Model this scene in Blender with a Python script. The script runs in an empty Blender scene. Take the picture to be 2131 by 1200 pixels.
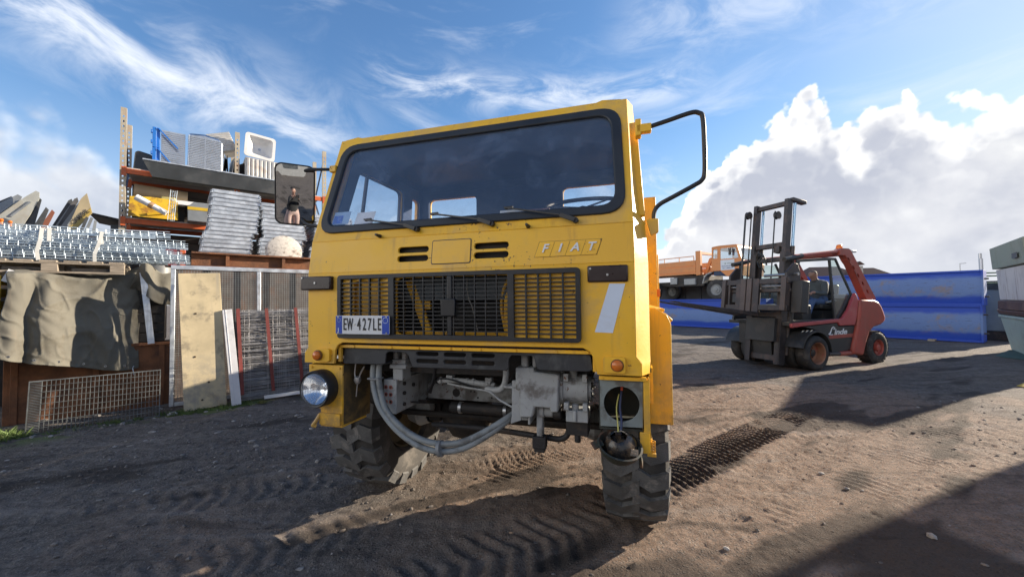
import bpy, bmesh, math, random
import numpy as np
from mathutils import Vector, Matrix, Euler

random.seed(7)
R = math.radians
SC = bpy.context.scene
COL = SC.collection

# ------------------------------------------------------------------ camera
cd = bpy.data.cameras.new('camera')
cam = bpy.data.objects.new('camera', cd)
COL.objects.link(cam)
SC.camera = cam
cd.sensor_fit = 'HORIZONTAL'
cd.sensor_width = 36.0
cd.lens = 36.0 * 811.67 / 2131.0
cd.clip_start = 0.05
cd.clip_end = 3000
CAM_H = 1.45
_p, _r = R(1.7276), R(0.668)
_f = Vector((0, math.cos(_p), math.sin(_p)))
_u = Vector((0, -math.sin(_p), math.cos(_p)))
_x = Vector((1, 0, 0))
_right = _x * math.cos(_r) - _u * math.sin(_r)
_up = _x * math.sin(_r) + _u * math.cos(_r)
cam.matrix_world = Matrix(((_right.x, _up.x, -_f.x, 0), (_right.y, _up.y, -_f.y, 0),
                           (_right.z, _up.z, -_f.z, CAM_H), (0, 0, 0, 1)))

# ------------------------------------------------------------------ light
SUN_AZ, SUN_EL = R(66.5), R(18)
sdir = Vector((math.sin(SUN_AZ) * math.cos(SUN_EL), math.cos(SUN_AZ) * math.cos(SUN_EL), math.sin(SUN_EL)))
sl = bpy.data.lights.new('sun', 'SUN')
sl.energy = 3.5
sl.angle = R(0.6)
sl.color = (1.0, 0.86, 0.68)
so = bpy.data.objects.new('sun', sl)
COL.objects.link(so)
so.rotation_euler = (-sdir).to_track_quat('-Z', 'Y').to_euler()

SC.view_settings.view_transform = 'Standard'
SC.view_settings.look = 'None'
SC.view_settings.gamma = 1.0
SC.view_settings.exposure = 1.68
SC.view_settings.use_curve_mapping = False

W = bpy.data.worlds.new('World')
SC.world = W
W.use_nodes = True


class G:
    """small node graph writer"""
    def __init__(s, nt):
        s.nt = nt
        s.n = nt.nodes
        s.l = nt.links

    def set(s, sock, v):
        if isinstance(v, bpy.types.NodeSocket):
            s.l.new(v, sock)
        elif v is not None:
            if sock.type == 'RGBA' and not isinstance(v, (int, float)) and len(v) == 3:
                v = (*v, 1)
            elif sock.type == 'RGBA' and isinstance(v, (int, float)):
                v = (v, v, v, 1)
            sock.default_value = v

    def node(s, t, props=None, **ins):
        n = s.n.new(t)
        for k, v in (props or {}).items():
            setattr(n, k, v)
        for k, v in ins.items():
            s.set(n.inputs[k], v)
        return n

    def m(s, op, a, b=None, c=None, clamp=False):
        n = s.n.new('ShaderNodeMath')
        n.operation = op
        n.use_clamp = clamp
        s.set(n.inputs[0], a)
        if b is not None:
            s.set(n.inputs[1], b)
        if c is not None:
            s.set(n.inputs[2], c)
        return n.outputs[0]

    def v(s, op, a, b=None):
        n = s.n.new('ShaderNodeVectorMath')
        n.operation = op
        s.set(n.inputs[0], a)
        if b is not None:
            if op == 'SCALE':
                s.set(n.inputs[3], b)
            else:
                s.set(n.inputs[1], b)
        return n.outputs[1] if op in ('DOT_PRODUCT', 'LENGTH') else n.outputs[0]

    def mix(s, fac, a, b, mode='MIX'):
        n = s.n.new('ShaderNodeMix')
        n.data_type = 'RGBA'
        n.blend_type = mode
        s.set(n.inputs[0], fac)
        s.set(n.inputs[6], a)
        s.set(n.inputs[7], b)
        return n.outputs[2]

    def ss(s, x, a, b, o0=0.0, o1=1.0, smooth=True):
        n = s.n.new('ShaderNodeMapRange')
        n.interpolation_type = 'SMOOTHSTEP' if smooth else 'LINEAR'
        n.clamp = True
        for i, vv in enumerate((x, a, b, o0, o1)):
            s.set(n.inputs[i], vv)
        return n.outputs[0]

    def noise(s, vec, scale, detail=4, rough=0.55, dist=0.0, dim='3D', w=0.0):
        n = s.n.new('ShaderNodeTexNoise')
        n.noise_dimensions = dim
        if vec is not None:
            s.set(n.inputs['Vector'], vec)
        if dim == '4D':
            n.inputs['W'].default_value = w
        s.set(n.inputs['Scale'], scale)
        n.inputs['Detail'].default_value = detail
        n.inputs['Roughness'].default_value = rough
        n.inputs['Distortion'].default_value = dist
        return n.outputs[0]

    def vor(s, vec, scale, feature='F1', detail=0.0, rough=0.5, rnd=1.0, out=0, dim='3D'):
        n = s.n.new('ShaderNodeTexVoronoi')
        n.voronoi_dimensions = dim
        n.feature = feature
        if vec is not None:
            s.set(n.inputs['Vector'], vec)
        n.inputs['Scale'].default_value = scale
        n.inputs['Detail'].default_value = detail
        n.inputs['Roughness'].default_value = rough
        n.inputs['Randomness'].default_value = rnd
        return n.outputs[out]

    def comb(s, x, y, z=0.0):
        n = s.n.new('ShaderNodeCombineXYZ')
        for i, vv in enumerate((x, y, z)):
            s.set(n.inputs[i], vv)
        return n.outputs[0]

    def sep(s, vec):
        n = s.n.new('ShaderNodeSeparateXYZ')
        s.set(n.inputs[0], vec)
        return n.outputs

    def mapping(s, vec, loc=(0, 0, 0), rot=(0, 0, 0), scale=(1, 1, 1)):
        n = s.n.new('ShaderNodeMapping')
        s.set(n.inputs[0], vec)
        n.inputs[1].default_value = loc
        n.inputs[2].default_value = rot
        n.inputs[3].default_value = scale
        return n.outputs[0]

    def ramp(s, fac, stops):
        n = s.n.new('ShaderNodeValToRGB')
        e = n.color_ramp.elements
        while len(e) < len(stops):
            e.new(0.5)
        for i, (p, c) in enumerate(stops):
            e[i].position = p
            e[i].color = (*c, 1) if len(c) == 3 else c
        s.set(n.inputs[0], fac)
        return n.outputs[0]

    def curve(s, x, pts):
        n = s.n.new('ShaderNodeFloatCurve')
        c = n.mapping.curves[0]
        n.mapping.use_clip = False
        while len(c.points) < len(pts):
            c.points.new(0.5, 0.5)
        for i, (a, b) in enumerate(pts):
            c.points[i].location = (a, b)
        n.mapping.update()
        s.set(n.inputs['Value'], x)
        return n.outputs[0]


def build_world():
    nt = W.node_tree
    nt.nodes.clear()
    g = G(nt)
    out = g.node('ShaderNodeOutputWorld')
    bg = g.node('ShaderNodeBackground')
    sky = g.node('ShaderNodeTexSky', dict(sky_type='NISHITA', sun_disc=False, sun_elevation=SUN_EL,
                                          sun_rotation=SUN_AZ, altitude=0, air_density=1.0,
                                          dust_density=0.1, ozone_density=2.5))
    K = 0.355
    tc = g.node('ShaderNodeTexCoord')
    d = g.v('NORMALIZE', tc.outputs['Generated'])
    x, y, z = g.sep(d)
    az = g.m('ARCTAN2', x, y)
    el = g.m('ARCSINE', z)
    azw = g.m('ADD', az, g.m('MULTIPLY', g.m('LESS_THAN', az, R(-85)), 2 * math.pi))
    P = g.comb(azw, el, 0.0)
    clear = g.v('MULTIPLY', sky.outputs[0], (0.069 * 0.74, 0.069 * 0.96, 0.069 * 1.22))
    # soft shoulder: the air round the hidden sun does not burn out
    base = g.v('DIVIDE', clear, g.v('ADD', g.v('SCALE', clear, 0.9), (1, 1, 1)))
    # ---- high cirrus, streaks that follow the wind
    warp = g.noise(P, 2.2, 2, 0.55)
    wv = g.m('MULTIPLY', g.m('SUBTRACT', warp, 0.5), 0.35)

    def band(a0, e0, a1, e1, wdt, amt, seed, str_=7.0):
        a0, e0, a1, e1 = map(R, (a0, e0, a1, e1))
        L = math.hypot(a1 - a0, e1 - e0)
        ux, uy = (a1 - a0) / L, (e1 - e0) / L
        da, de = g.m('SUBTRACT', az, a0), g.m('SUBTRACT', el, e0)
        t = g.m('ADD', g.m('MULTIPLY', da, ux), g.m('MULTIPLY', de, uy))
        w_ = g.m('ADD', g.m('MULTIPLY', da, -uy), g.m('MULTIPLY', de, ux))
        w_ = g.m('ADD', w_, g.m('MULTIPLY', wv, R(wdt) * 6))
        fall = g.m('POWER', 2.718, g.m('MULTIPLY', g.m('POWER', g.m('DIVIDE', w_, R(wdt)), 2.0), -1.0))
        ends = g.m('MULTIPLY', g.ss(t, -0.12, 0.1), g.ss(t, L + 0.1, L - 0.15))
        q = g.comb(g.m('MULTIPLY', t, 2.0), g.m('MULTIPLY', w_, str_), seed)
        n = g.noise(q, 2.6, 6, 0.62, 0.6)
        n = g.ss(n, 0.36, 0.72)
        return g.m('MULTIPLY', g.m('MULTIPLY', fall, ends), g.m('MULTIPLY', n, amt))

    bands = [band(-57, 27.5, -21, 20.5, 4.2, 0.95, 1.0, 4), band(-19, 29.0, 27, 27.0, 2.3, 0.85, 4.0, 7),
             band(18, 33, 58, 29, 3.6, 0.5, 12.0, 5), band(12, 17, 30, 14, 4.5, 0.75, 15.0, 3)]
    ci = bands[0]
    for b in bands[1:]:
        ci = g.m('MAXIMUM', ci, b)
    # the same thin cloud everywhere else
    gen = g.noise(g.mapping(P, (3.1, 1.7, 0), (0, 0, R(-12)), (1.4, 5.5, 1)), 1.7, 6, 0.6, 0.8)
    gen = g.m('MULTIPLY', g.ss(gen, 0.5, 0.85), 0.45)
    ci = g.m('MAXIMUM', ci, gen)
    veil = g.ss(el, R(24), R(2), 0.0, 0.40)
    ci = g.m('MINIMUM', g.m('MAXIMUM', ci, veil), 0.92)
    sky1 = g.mix(ci, base, (K * 0.90, K * 0.95, K * 1.04))
    cosang = g.v('DOT_PRODUCT', d, tuple(sdir))
    glow = g.m('POWER', g.m('MAXIMUM', cosang, 0.0), 10.0)
    sky1 = g.mix(g.m('MULTIPLY', glow, 0.5), sky1, (K * 0.82, K * 0.86, K * 0.95))
    back_fill = g.ss(cosang, -0.42, -0.8)      # front-lit clouds out of view, made extra bright to fill the shaded truck front
    # ---- cumulus banks above the horizon
    pts = [(-180, 34), (-150, 38), (-120, 37), (-90, 30), (-66, 22), (-49, 19.5), (-45, 17.0), (-42, 10), (-30, 5), (0, 4), (14, 5.5), (20, 9),
           (25, 15), (28.5, 20.3), (33, 22.0), (37, 24.2), (40, 22.4), (42, 19.6), (44, 20.6), (48, 19.6), (53, 18.8), (62, 19), (95, 20),
           (130, 26), (180, 34)]  # banks out of view are raised higher to add fill light
    cv = g.curve(g.ss(az, -math.pi, math.pi, 0, 1, smooth=False), [((a + 180) / 360, e / 40) for a, e in pts])
    Hc = g.m('MULTIPLY', cv, R(40))
    jit = g.v('SCALE', g.v('SUBTRACT', g.node('ShaderNodeTexNoise', None, Vector=P, Scale=16.0, Detail=3.0).outputs[1], (0.5, 0.5, 0.5)), 0.03)
    Pj = g.v('ADD', P, jit)
    v1 = g.vor(Pj, 15.0, 'F1', 2.0, 0.5)
    v1b = g.vor(g.v('ADD', Pj, (0.013, 0.013, 0)), 15.0, 'F1', 2.0, 0.5)
    bil = g.m('SUBTRACT', 0.42, v1)
    right = g.ss(az, R(-10), R(10))
    lump = g.m('MULTIPLY', g.m('SUBTRACT', g.noise(P, 11.0, 4, 0.5), 0.5), R(9.0))
    t = g.m('SUBTRACT', g.m('ADD', g.m('ADD', Hc, lump), g.m('MULTIPLY', bil, R(3.4))), el)
    w = g.ss(right, 0, 1, R(6.0), R(0.8), smooth=False)
    cover = g.ss(g.m('DIVIDE', t, w), 0.0, 1.0)
    big = g.noise(g.mapping(P, (0.4, 2.2, 0), (0, 0, 0), (1, 1.2, 1)), 4.6, 6, 0.52, 0.15)
    emb = g.m('MULTIPLY', g.m('SUBTRACT', v1b, v1), 2.2)
    shade = g.ss(g.m('ADD', t, g.m('MULTIPLY', g.m('SUBTRACT', big, 0.5), 0.16)), R(0.15), R(4.2))
    shade = g.m('SUBTRACT', shade, g.m('MULTIPLY', emb, g.ss(t, R(7), R(0.5), 0.15, 1.0)), clamp=True)
    shade = g.m('MULTIPLY', shade, g.ss(back_fill, 0, 1, 1.0, 0.35, smooth=False))
    lit = g.mix(back_fill, (K * 1.16, K * 1.15, K * 1.12), (1.5, 1.44, 1.34))  # out-of-view banks get more than sunlit-cloud brightness, as fill
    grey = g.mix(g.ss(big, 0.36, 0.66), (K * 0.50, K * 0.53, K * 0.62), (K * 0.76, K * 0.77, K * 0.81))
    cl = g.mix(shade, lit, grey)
    hot = g.m('MULTIPLY', g.ss(cosang, 0.955, 0.995), g.ss(big, 0.40, 0.62))
    cl = g.mix(hot, cl, (K * 1.35, K * 1.33, K * 1.20))
    cl = g.mix(g.ss(el, R(7), R(0), 0, 0.55), cl, (K * 0.80, K * 0.82, K * 0.86))
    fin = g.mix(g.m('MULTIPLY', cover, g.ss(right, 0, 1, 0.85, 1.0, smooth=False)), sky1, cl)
    below = g.ss(el, R(-1.0), R(0.0))
    fin = g.mix(below, (0.10, 0.09, 0.08), fin)
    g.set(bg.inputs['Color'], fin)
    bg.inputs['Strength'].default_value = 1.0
    g.l.new(bg.outputs[0], out.inputs[0])
    W.cycles.sampling_method = 'MANUAL'
    W.cycles.sample_map_resolution = 512


build_world()

# ------------------------------------------------------------------ materials
MATS = {}


def mat(name, col, rough=0.6, metal=0.0, var=0.12, vscale=3.0, bump=0.0, bscale=60.0, dirt=None, damt=0.35,
        dscale=2.5, streak=None, samt=0.5, spec=0.5, stretch=(1, 1, 1), coat=0.0, dlo=0.5, rvar=0.1, chips=None, chip_lo=0.67, mud=None, mud_z=(1.25, 0.65)):
    """procedural paint / metal / wood: colour drift, patches of dirt, vertical streaks, fine relief"""
    if name in MATS:
        return MATS[name]
    m = bpy.data.materials.new(name)
    m.use_nodes = True
    nt = m.node_tree
    nt.nodes.clear()
    g = G(nt)
    out = g.node('ShaderNodeOutputMaterial')
    bs = g.node('ShaderNodeBsdfPrincipled')
    g.l.new(bs.outputs[0], out.inputs[0])
    tc = g.node('ShaderNodeTexCoord')
    geo = g.node('ShaderNodeNewGeometry')
    oi = g.node('ShaderNodeObjectInfo')
    vec = g.v('ADD', tc.outputs['Object'], g.v('SCALE', g.comb(oi.outputs['Random'], oi.outputs['Random'], 0.3), 7.0))
    if stretch != (1, 1, 1):
        vec = g.mapping(vec, scale=stretch)
    n1 = g.noise(vec, vscale, 5, 0.6)
    c = g.mix(g.ss(n1, 0.3, 0.7), tuple(k * (1 - var) for k in col), tuple(min(0.95, k * (1 + var)) for k in col))
    fac_r = n1
    if dirt:
        n2 = g.noise(vec, dscale, 8, 0.66, 0.3)
        f = g.m('MULTIPLY', g.ss(n2, dlo, dlo + 0.17), damt)
        c = g.mix(f, c, dirt)
    if streak:
        sv = g.mapping(vec, scale=(9, 9, 0.55))
        n3 = g.noise(sv, 1.6, 6, 0.6)
        f = g.m('MULTIPLY', g.ss(n3, 0.55, 0.75), samt)
        c = g.mix(f, c, streak)
    if chips:
        n5 = g.noise(vec, 38.0, 5, 0.7)
        n6 = g.noise(vec, 2.3, 4, 0.6)
        f = g.ss(g.m('ADD', n5, g.m('MULTIPLY', g.m('SUBTRACT', n6, 0.5), 0.5)), chip_lo, chip_lo + 0.03)
        c = g.mix(f, c, chips)
    if mud:
        pz = g.sep(tc.outputs['Object'])[2]
        n7 = g.noise(vec, 7.0, 7, 0.7)
        f = g.m('MULTIPLY', g.ss(pz, *mud_z), g.ss(n7, 0.38, 0.66))
        c = g.mix(g.m('MULTIPLY', f, 0.75), c, mud)
    g.set(bs.inputs['Base Color'], c)
    g.set(bs.inputs['Roughness'], g.ss(fac_r, 0.3, 0.7, max(0.02, rough - rvar), min(1, rough + rvar)))
    bs.inputs['Metallic'].default_value = metal
    bs.inputs['Specular IOR Level'].default_value = spec
    bs.inputs['Coat Weight'].default_value = coat
    if bump:
        n4 = g.noise(vec, bscale, 6, 0.6)
        b = g.node('ShaderNodeBump', None, Strength=bump, Distance=0.02, Height=n4)
        g.l.new(b.outputs[0], bs.inputs['Normal'])
    MATS[name] = m
    return m


def glass_mat(name, tint, gloss=0.06, haze=0.0, hazecol=(0.5, 0.55, 0.6), dirty=0.0, wiped=None):
    if name in MATS:
        return MATS[name]
    m = bpy.data.materials.new(name)
    m.use_nodes = True
    nt = m.node_tree
    nt.nodes.clear()
    g = G(nt)
    out = g.node('ShaderNodeOutputMaterial')
    tr = g.node('ShaderNodeBsdfTransparent', None, Color=tint)
    gl = g.node('ShaderNodeBsdfGlossy', None, Color=(0.95, 0.97, 1), Roughness=0.01)
    df = g.node('ShaderNodeBsdfDiffuse', None, Color=hazecol)
    lw = g.node('ShaderNodeFresnel', None, IOR=1.5)
    geo = g.node('ShaderNodeNewGeometry')
    front = g.m('SUBTRACT', 1.0, geo.outputs['Backfacing'])
    f = g.m('MULTIPLY', g.m('ADD', lw.outputs[0], gloss, clamp=True), front)
    tc = g.node('ShaderNodeTexCoord')
    nz = g.noise(tc.outputs['Object'], 5.0, 8, 0.7, 0.5)
    fh = g.m('ADD', haze, g.m('MULTIPLY', g.ss(nz, 0.45, 0.75), dirty))
    if wiped:      # dust left outside the sweep of the wiper blades
        ox, oy, oz = g.sep(tc.outputs['Object'])
        arc = None
        for (wx, wz, wr) in wiped:
            r_ = g.m('SQRT', g.m('ADD', g.m('POWER', g.m('SUBTRACT', ox, wx), 2.0), g.m('POWER', g.m('SUBTRACT', oz, wz), 2.0)))
            k_ = g.ss(g.m('ADD', r_, g.m('MULTIPLY', nz, 0.012)), wr - 0.01, wr + 0.01)
            arc = k_ if arc is None else g.m('MULTIPLY', arc, k_)
        fh = g.m('MULTIPLY', fh, g.m('ADD', 0.85, g.m('MULTIPLY', arc, 0.3)))
    a = g.node('ShaderNodeMixShader', None, Fac=f)
    g.l.new(tr.outputs[0], a.inputs[1])
    g.l.new(gl.outputs[0], a.inputs[2])
    b = g.node('ShaderNodeMixShader', None, Fac=g.m('MULTIPLY', fh, front))
    g.l.new(a.outputs[0], b.inputs[1])
    g.l.new(df.outputs[0], b.inputs[2])
    g.l.new(b.outputs[0], out.inputs[0])
    MATS[name] = m
    return m


YEL = mat('yellow_paint', (0.92, 0.50, 0.03), 0.46, var=0.10, vscale=1.2, dirt=(0.58, 0.37, 0.13), damt=0.6, dscale=2.4, dlo=0.48,
          streak=(0.36, 0.18, 0.06), samt=0.42, bump=0.05, bscale=60, chips=(0.12, 0.055, 0.03), chip_lo=0.675, mud=(0.22, 0.155, 0.095), rvar=0.16)
YEL2 = mat('yellow_badge_paint', (0.92, 0.50, 0.03), 0.46, var=0.08, dirt=(0.55, 0.34, 0.12), damt=0.4, dscale=9, chips=(0.12, 0.055, 0.03), chip_lo=0.69)
BLK = mat('black_plastic', (0.018, 0.019, 0.022), 0.45, var=0.3, dirt=(0.08, 0.075, 0.07), damt=0.3, dscale=6)
RUB = mat('rubber_seal', (0.02, 0.024, 0.03), 0.55, var=0.2, dirt=(0.07, 0.07, 0.07), damt=0.2)
TYRE = mat('tyre_rubber', (0.035, 0.035, 0.036), 0.8, var=0.25, vscale=6, dirt=(0.16, 0.14, 0.12), damt=0.75, dscale=7, dlo=0.42, bump=0.3, bscale=70)
CHAS = mat('grey_chassis_paint', (0.33, 0.345, 0.35), 0.55, var=0.14, dirt=(0.07, 0.055, 0.045), damt=0.8, dscale=6, dlo=0.5, bump=0.12, bscale=80, streak=(0.10, 0.07, 0.05), samt=0.5, chips=(0.12, 0.05, 0.03), chip_lo=0.66)
DARK = mat('dark_greasy_metal', (0.022, 0.02, 0.02), 0.7, var=0.4, dirt=(0.09, 0.06, 0.04), damt=0.5, dscale=9, bump=0.2)
STEEL = mat('bare_steel', (0.45, 0.46, 0.47), 0.35, metal=0.9, var=0.15)
CHROME = mat('chrome', (0.85, 0.86, 0.88), 0.08, metal=1.0, var=0.02)
ZINC = mat('galvanised_steel', (0.55, 0.60, 0.66), 0.42, metal=0.6, var=0.18, vscale=9, dirt=(0.30, 0.31, 0.33), damt=0.5, dscale=6)
WHITE = mat('white_paint', (0.78, 0.79, 0.80), 0.5, var=0.06, dirt=(0.42, 0.38, 0.33), damt=0.3, dscale=5)
INT = mat('cab_lining', (0.035, 0.06, 0.125), 0.85, var=0.25, dirt=(0.08, 0.09, 0.1), damt=0.3)
AMB = mat('amber_lens', (0.62, 0.16, 0.02), 0.2, var=0.1)
ORANGE = mat('orange_paint', (0.66, 0.24, 0.06), 0.5, var=0.08, dirt=(0.36, 0.17, 0.08), damt=0.3, dscale=3)
RUST = mat('rusty_steel', (0.20, 0.085, 0.04), 0.85, var=0.35, vscale=5, dirt=(0.09, 0.045, 0.03), damt=0.7, dscale=3.5, bump=0.3, bscale=50)
WOOD = mat('grey_pallet_wood', (0.33, 0.28, 0.22), 0.8, var=0.25, vscale=6, stretch=(1, 8, 8), dirt=(0.12, 0.10, 0.08), damt=0.5, bump=0.2, bscale=30)


# ------------------------------------------------------------------ mesh tools
def rrect(x0, z0, x1, z1, r, n=4):
    pts = []
    for cx, cz, a0 in ((x1 - r, z0 + r, -90), (x1 - r, z1 - r, 0), (x0 + r, z1 - r, 90), (x0 + r, z0 + r, 180)):
        for i in range(n + 1):
            a = R(a0 + 90 * i / n)
            pts.append((cx + r * math.cos(a), cz + r * math.sin(a)))
    return pts


def rquad(q, r, n=4):
    """quad (4 points) with rounded corners"""
    pts = []
    k = len(q)
    for i in range(k):
        p0, p1, p2 = Vector(q[i - 1]), Vector(q[i]), Vector(q[(i + 1) % k])
        a = p1 + (p0 - p1).normalized() * r
        b = p1 + (p2 - p1).normalized() * r
        for j in range(n + 1):
            t = j / n
            pts.append(tuple((1 - t) ** 2 * a + 2 * t * (1 - t) * p1 + t * t * b))
    return pts


def circ(cx, cz, r, n=20, r2=None):
    r2 = r2 or r
    return [(cx + r * math.cos(2 * math.pi * i / n), cz + r2 * math.sin(2 * math.pi * i / n)) for i in range(n)]


class MB:
    def __init__(s):
        s.V = []
        s.F = []

    def add(s, vs, fs):
        b = len(s.V)
        s.V += [tuple(v) for v in vs]
        s.F += [tuple(i + b for i in f) for f in fs]
        return s

    def box(s, c, d, rot=None, taper=None):
        hx, hy, hz = d[0] / 2, d[1] / 2, d[2] / 2
        vs = []
        for z in (-1, 1):
            tx, ty = (taper if (taper and z > 0) else (1, 1))
            for x, y in ((-1, -1), (1, -1), (1, 1), (-1, 1)):
                vs.append(Vector((x * hx * tx, y * hy * ty, z * hz)))
        if rot:
            e = Euler(rot).to_matrix()
            vs = [e @ v for v in vs]
        c = Vector(c)
        return s.add([v + c for v in vs], [(3, 2, 1, 0), (4, 5, 6, 7), (0, 1, 5, 4), (1, 2, 6, 5), (2, 3, 7, 6), (3, 0, 4, 7)])

    def bx(s, x0, x1, y0, y1, z0, z1):
        return s.box(((x0 + x1) / 2, (y0 + y1) / 2, (z0 + z1) / 2), (x1 - x0, y1 - y0, z1 - z0))

    def hexa(s, pts):
        return s.add(pts, [(3, 2, 1, 0), (4, 5, 6, 7), (0, 1, 5, 4), (1, 2, 6, 5), (2, 3, 7, 6), (3, 0, 4, 7)])

    def bar(s, p0, p1, w, h, up=(0, 0, 1)):
        p0, p1 = Vector(p0), Vector(p1)
        d = (p1 - p0).normalized()
        up = Vector(up)
        if abs(d.dot(up)) > 0.98:
            up = Vector((0, 1, 0))
        sx = d.cross(up).normalized() * (w / 2)
        sz = sx.cross(d).normalized() * (h / 2)
        vs = []
        for p in (p0, p1):
            vs += [p - sx - sz, p + sx - sz, p + sx + sz, p - sx + sz]
        return s.add(vs, [(3, 2, 1, 0), (4, 5, 6, 7), (0, 1, 5, 4), (1, 2, 6, 5), (2, 3, 7, 6), (3, 0, 4, 7)])

    def tube(s, pts, r, n=8, cap=True):
        pts = [Vector(p) for p in pts]
        rr = r if isinstance(r, (list, tuple)) else [r] * len(pts)
        rings = []
        prev = None
        for i, p in enumerate(pts):
            a = pts[max(0, i - 1)]
            b = pts[min(len(pts) - 1, i + 1)]
            d = (b - a).normalized()
            if prev is None:
                up = Vector((0, 0, 1)) if abs(d.z) < 0.9 else Vector((1, 0, 0))
                prev = d.cross(up).normalized()
            sx = (prev - d * prev.dot(d))
            sx = sx.normalized() if sx.length > 1e-6 else d.orthogonal().normalized()
            prev = sx
            sy = d.cross(sx)
            rings.append([p + (sx * math.cos(2 * math.pi * k / n) + sy * math.sin(2 * math.pi * k / n)) * rr[i] for k in range(n)])
        vs = [v for rg in rings for v in rg]
        fs = []
        for i in range(len(pts) - 1):
            for k in range(n):
                a, b = i * n + k, i * n + (k + 1) % n
                fs.append((a, b, b + n, a + n))
        if cap:
            fs.append(tuple(range(n - 1, -1, -1)))
            fs.append(tuple((len(pts) - 1) * n + k for k in range(n)))
        return s.add(vs, fs)

    def cyl(s, p0, p1, r, r1=None, n=16):
        return s.tube([p0, p1], [r, r if r1 is None else r1], n)

    def lathe(s, prof, origin=(0, 0, 0), axis='x', n=24, closed=False):
        """prof: (radius, along)"""
        o = Vector(origin)
        vs = []
        for r, a in prof:
            for k in range(n):
                t = 2 * math.pi * k / n
                c, q = r * math.cos(t), r * math.sin(t)
                v = {'x': (a, c, q), 'y': (c, a, q), 'z': (c, q, a)}[axis]
                vs.append(o + Vector(v))
        fs = []
        m = len(prof)
        for i in range(m if closed else m - 1):
            j = (i + 1) % m
            for k in range(n):
                k2 = (k + 1) % n
                fs.append((i * n + k, i * n + k2, j * n + k2, j * n + k))
        return s.add(vs, fs)

    def prism(s, poly, lo, hi, axis='y', scale_hi=None):
        n = len(poly)

        def m3(u, v, w):
            return {'y': (u, w, v), 'x': (w, u, v), 'z': (u, v, w)}[axis]
        vs = [m3(u, v, lo) for u, v in poly]
        p2 = poly
        if scale_hi:
            cu = sum(p[0] for p in poly) / n
            cv = sum(p[1] for p in poly) / n
            p2 = [(cu + (u - cu) * scale_hi, cv + (v - cv) * scale_hi) for u, v in poly]
        vs += [m3(u, v, hi) for u, v in p2]
        fs = [(i, (i + 1) % n, (i + 1) % n + n, i + n) for i in range(n)]
        fs += [tuple(range(n - 1, -1, -1)), tuple(range(n, 2 * n))]
        return s.add(vs, fs)

    def sheet(s, outer, holes, fn, t):
        """flat or bent plate with real openings. fn(u,v)->3D, t: thickness vector"""
        bm = bmesh.new()
        loops = [outer] + list(holes)
        idx = []
        for lp in loops:
            vs = [bm.verts.new((u, v, 0)) for u, v in lp]
            idx.append(vs)
            for i in range(len(vs)):
                bm.edges.new((vs[i], vs[(i + 1) % len(vs)]))
        bm.verts.index_update()
        bmesh.ops.triangle_fill(bm, use_beauty=True, use_dissolve=False, edges=bm.edges[:])
        bm.verts.index_update()
        uv = [(v.co.x, v.co.y) for v in bm.verts]
        tris = [tuple(v.index for v in f.verts) for f in bm.faces]
        lid = [[v.index for v in vs] for vs in idx]
        bm.free()
        t = Vector(t)
        n = len(uv)
        A = [Vector(fn(u, v)) for u, v in uv]
        V = A + [a + t for a in A]
        F = list(tris) + [tuple(i + n for i in reversed(f)) for f in tris]
        for lp in lid:
            k = len(lp)
            for i in range(k):
                a, b = lp[i], lp[(i + 1) % k]
                F.append((a, b, b + n, a + n))
        return s.add(V, F)

    def xform(s, M, start=0):
        s.V[start:] = [tuple(M @ Vector(v)) for v in s.V[start:]]
        return s

    def mesh(s, name, angle=35):
        me = bpy.data.meshes.new(name)
        me.from_pydata(s.V, [], s.F)
        bm = bmesh.new()
        bm.from_mesh(me)
        bmesh.ops.recalc_face_normals(bm, faces=bm.faces[:])
        bm.to_mesh(me)
        bm.free()
        for p in me.polygons:
            p.use_smooth = True
        me.set_sharp_from_angle(angle=R(angle))
        return me

    def pieces(s, name, material, parent=None, bevel=0.0, angle=35, gap=0.004):
        """one object for each separate piece"""
        n = len(s.V)
        par = list(range(n))

        def find(a):
            while par[a] != a:
                par[a] = par[par[a]]
                a = par[a]
            return a
        for f in s.F:
            for b in f[1:]:
                par[find(b)] = find(f[0])
        isl = {}
        for i in range(n):
            isl.setdefault(find(i), []).append(i)
        A = np.array(s.V)
        groups = []
        for ids in isl.values():
            lo, hi = A[ids].min(0) - gap, A[ids].max(0) + gap
            hit = [g_ for g_ in groups if (g_[0] <= hi).all() and (lo <= g_[1]).all()]
            groups = [g_ for g_ in groups if not any(g_ is h_ for h_ in hit)]
            for g_ in hit:
                lo, hi, ids = np.minimum(lo, g_[0]), np.maximum(hi, g_[1]), ids + g_[2]
            groups.append((lo, hi, ids))
        out = []
        for lo, hi, ids in groups:
            mp = {o_: k for k, o_ in enumerate(ids)}
            m2 = MB()
            m2.V = [s.V[i] for i in ids]
            m2.F = [tuple(mp[i] for i in f) for f in s.F if f[0] in mp]
            out.append(m2.build(name, material, parent, bevel, angle))
        return out

    def build(s, name, material, parent=None, bevel=0.0, angle=35, loc=None, rot=None, seg=2):
        me = s.mesh(name, angle)
        me.materials.append(material)
        o = bpy.data.objects.new(name, me)
        COL.objects.link(o)
        if parent:
            o.parent = parent
        if loc:
            o.location = loc
        if rot:
            o.rotation_euler = rot
        if bevel:
            b = o.modifiers.new('edge', 'BEVEL')
            b.width = bevel
            b.segments = seg
            b.limit_method = 'ANGLE'
            b.angle_limit = R(30)
        return o


def tag(o, label, cat, group=None, kind=None):
    o['label'] = label
    o['category'] = cat
    if group:
        o['group'] = group
    if kind:
        o['kind'] = kind
    return o


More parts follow.
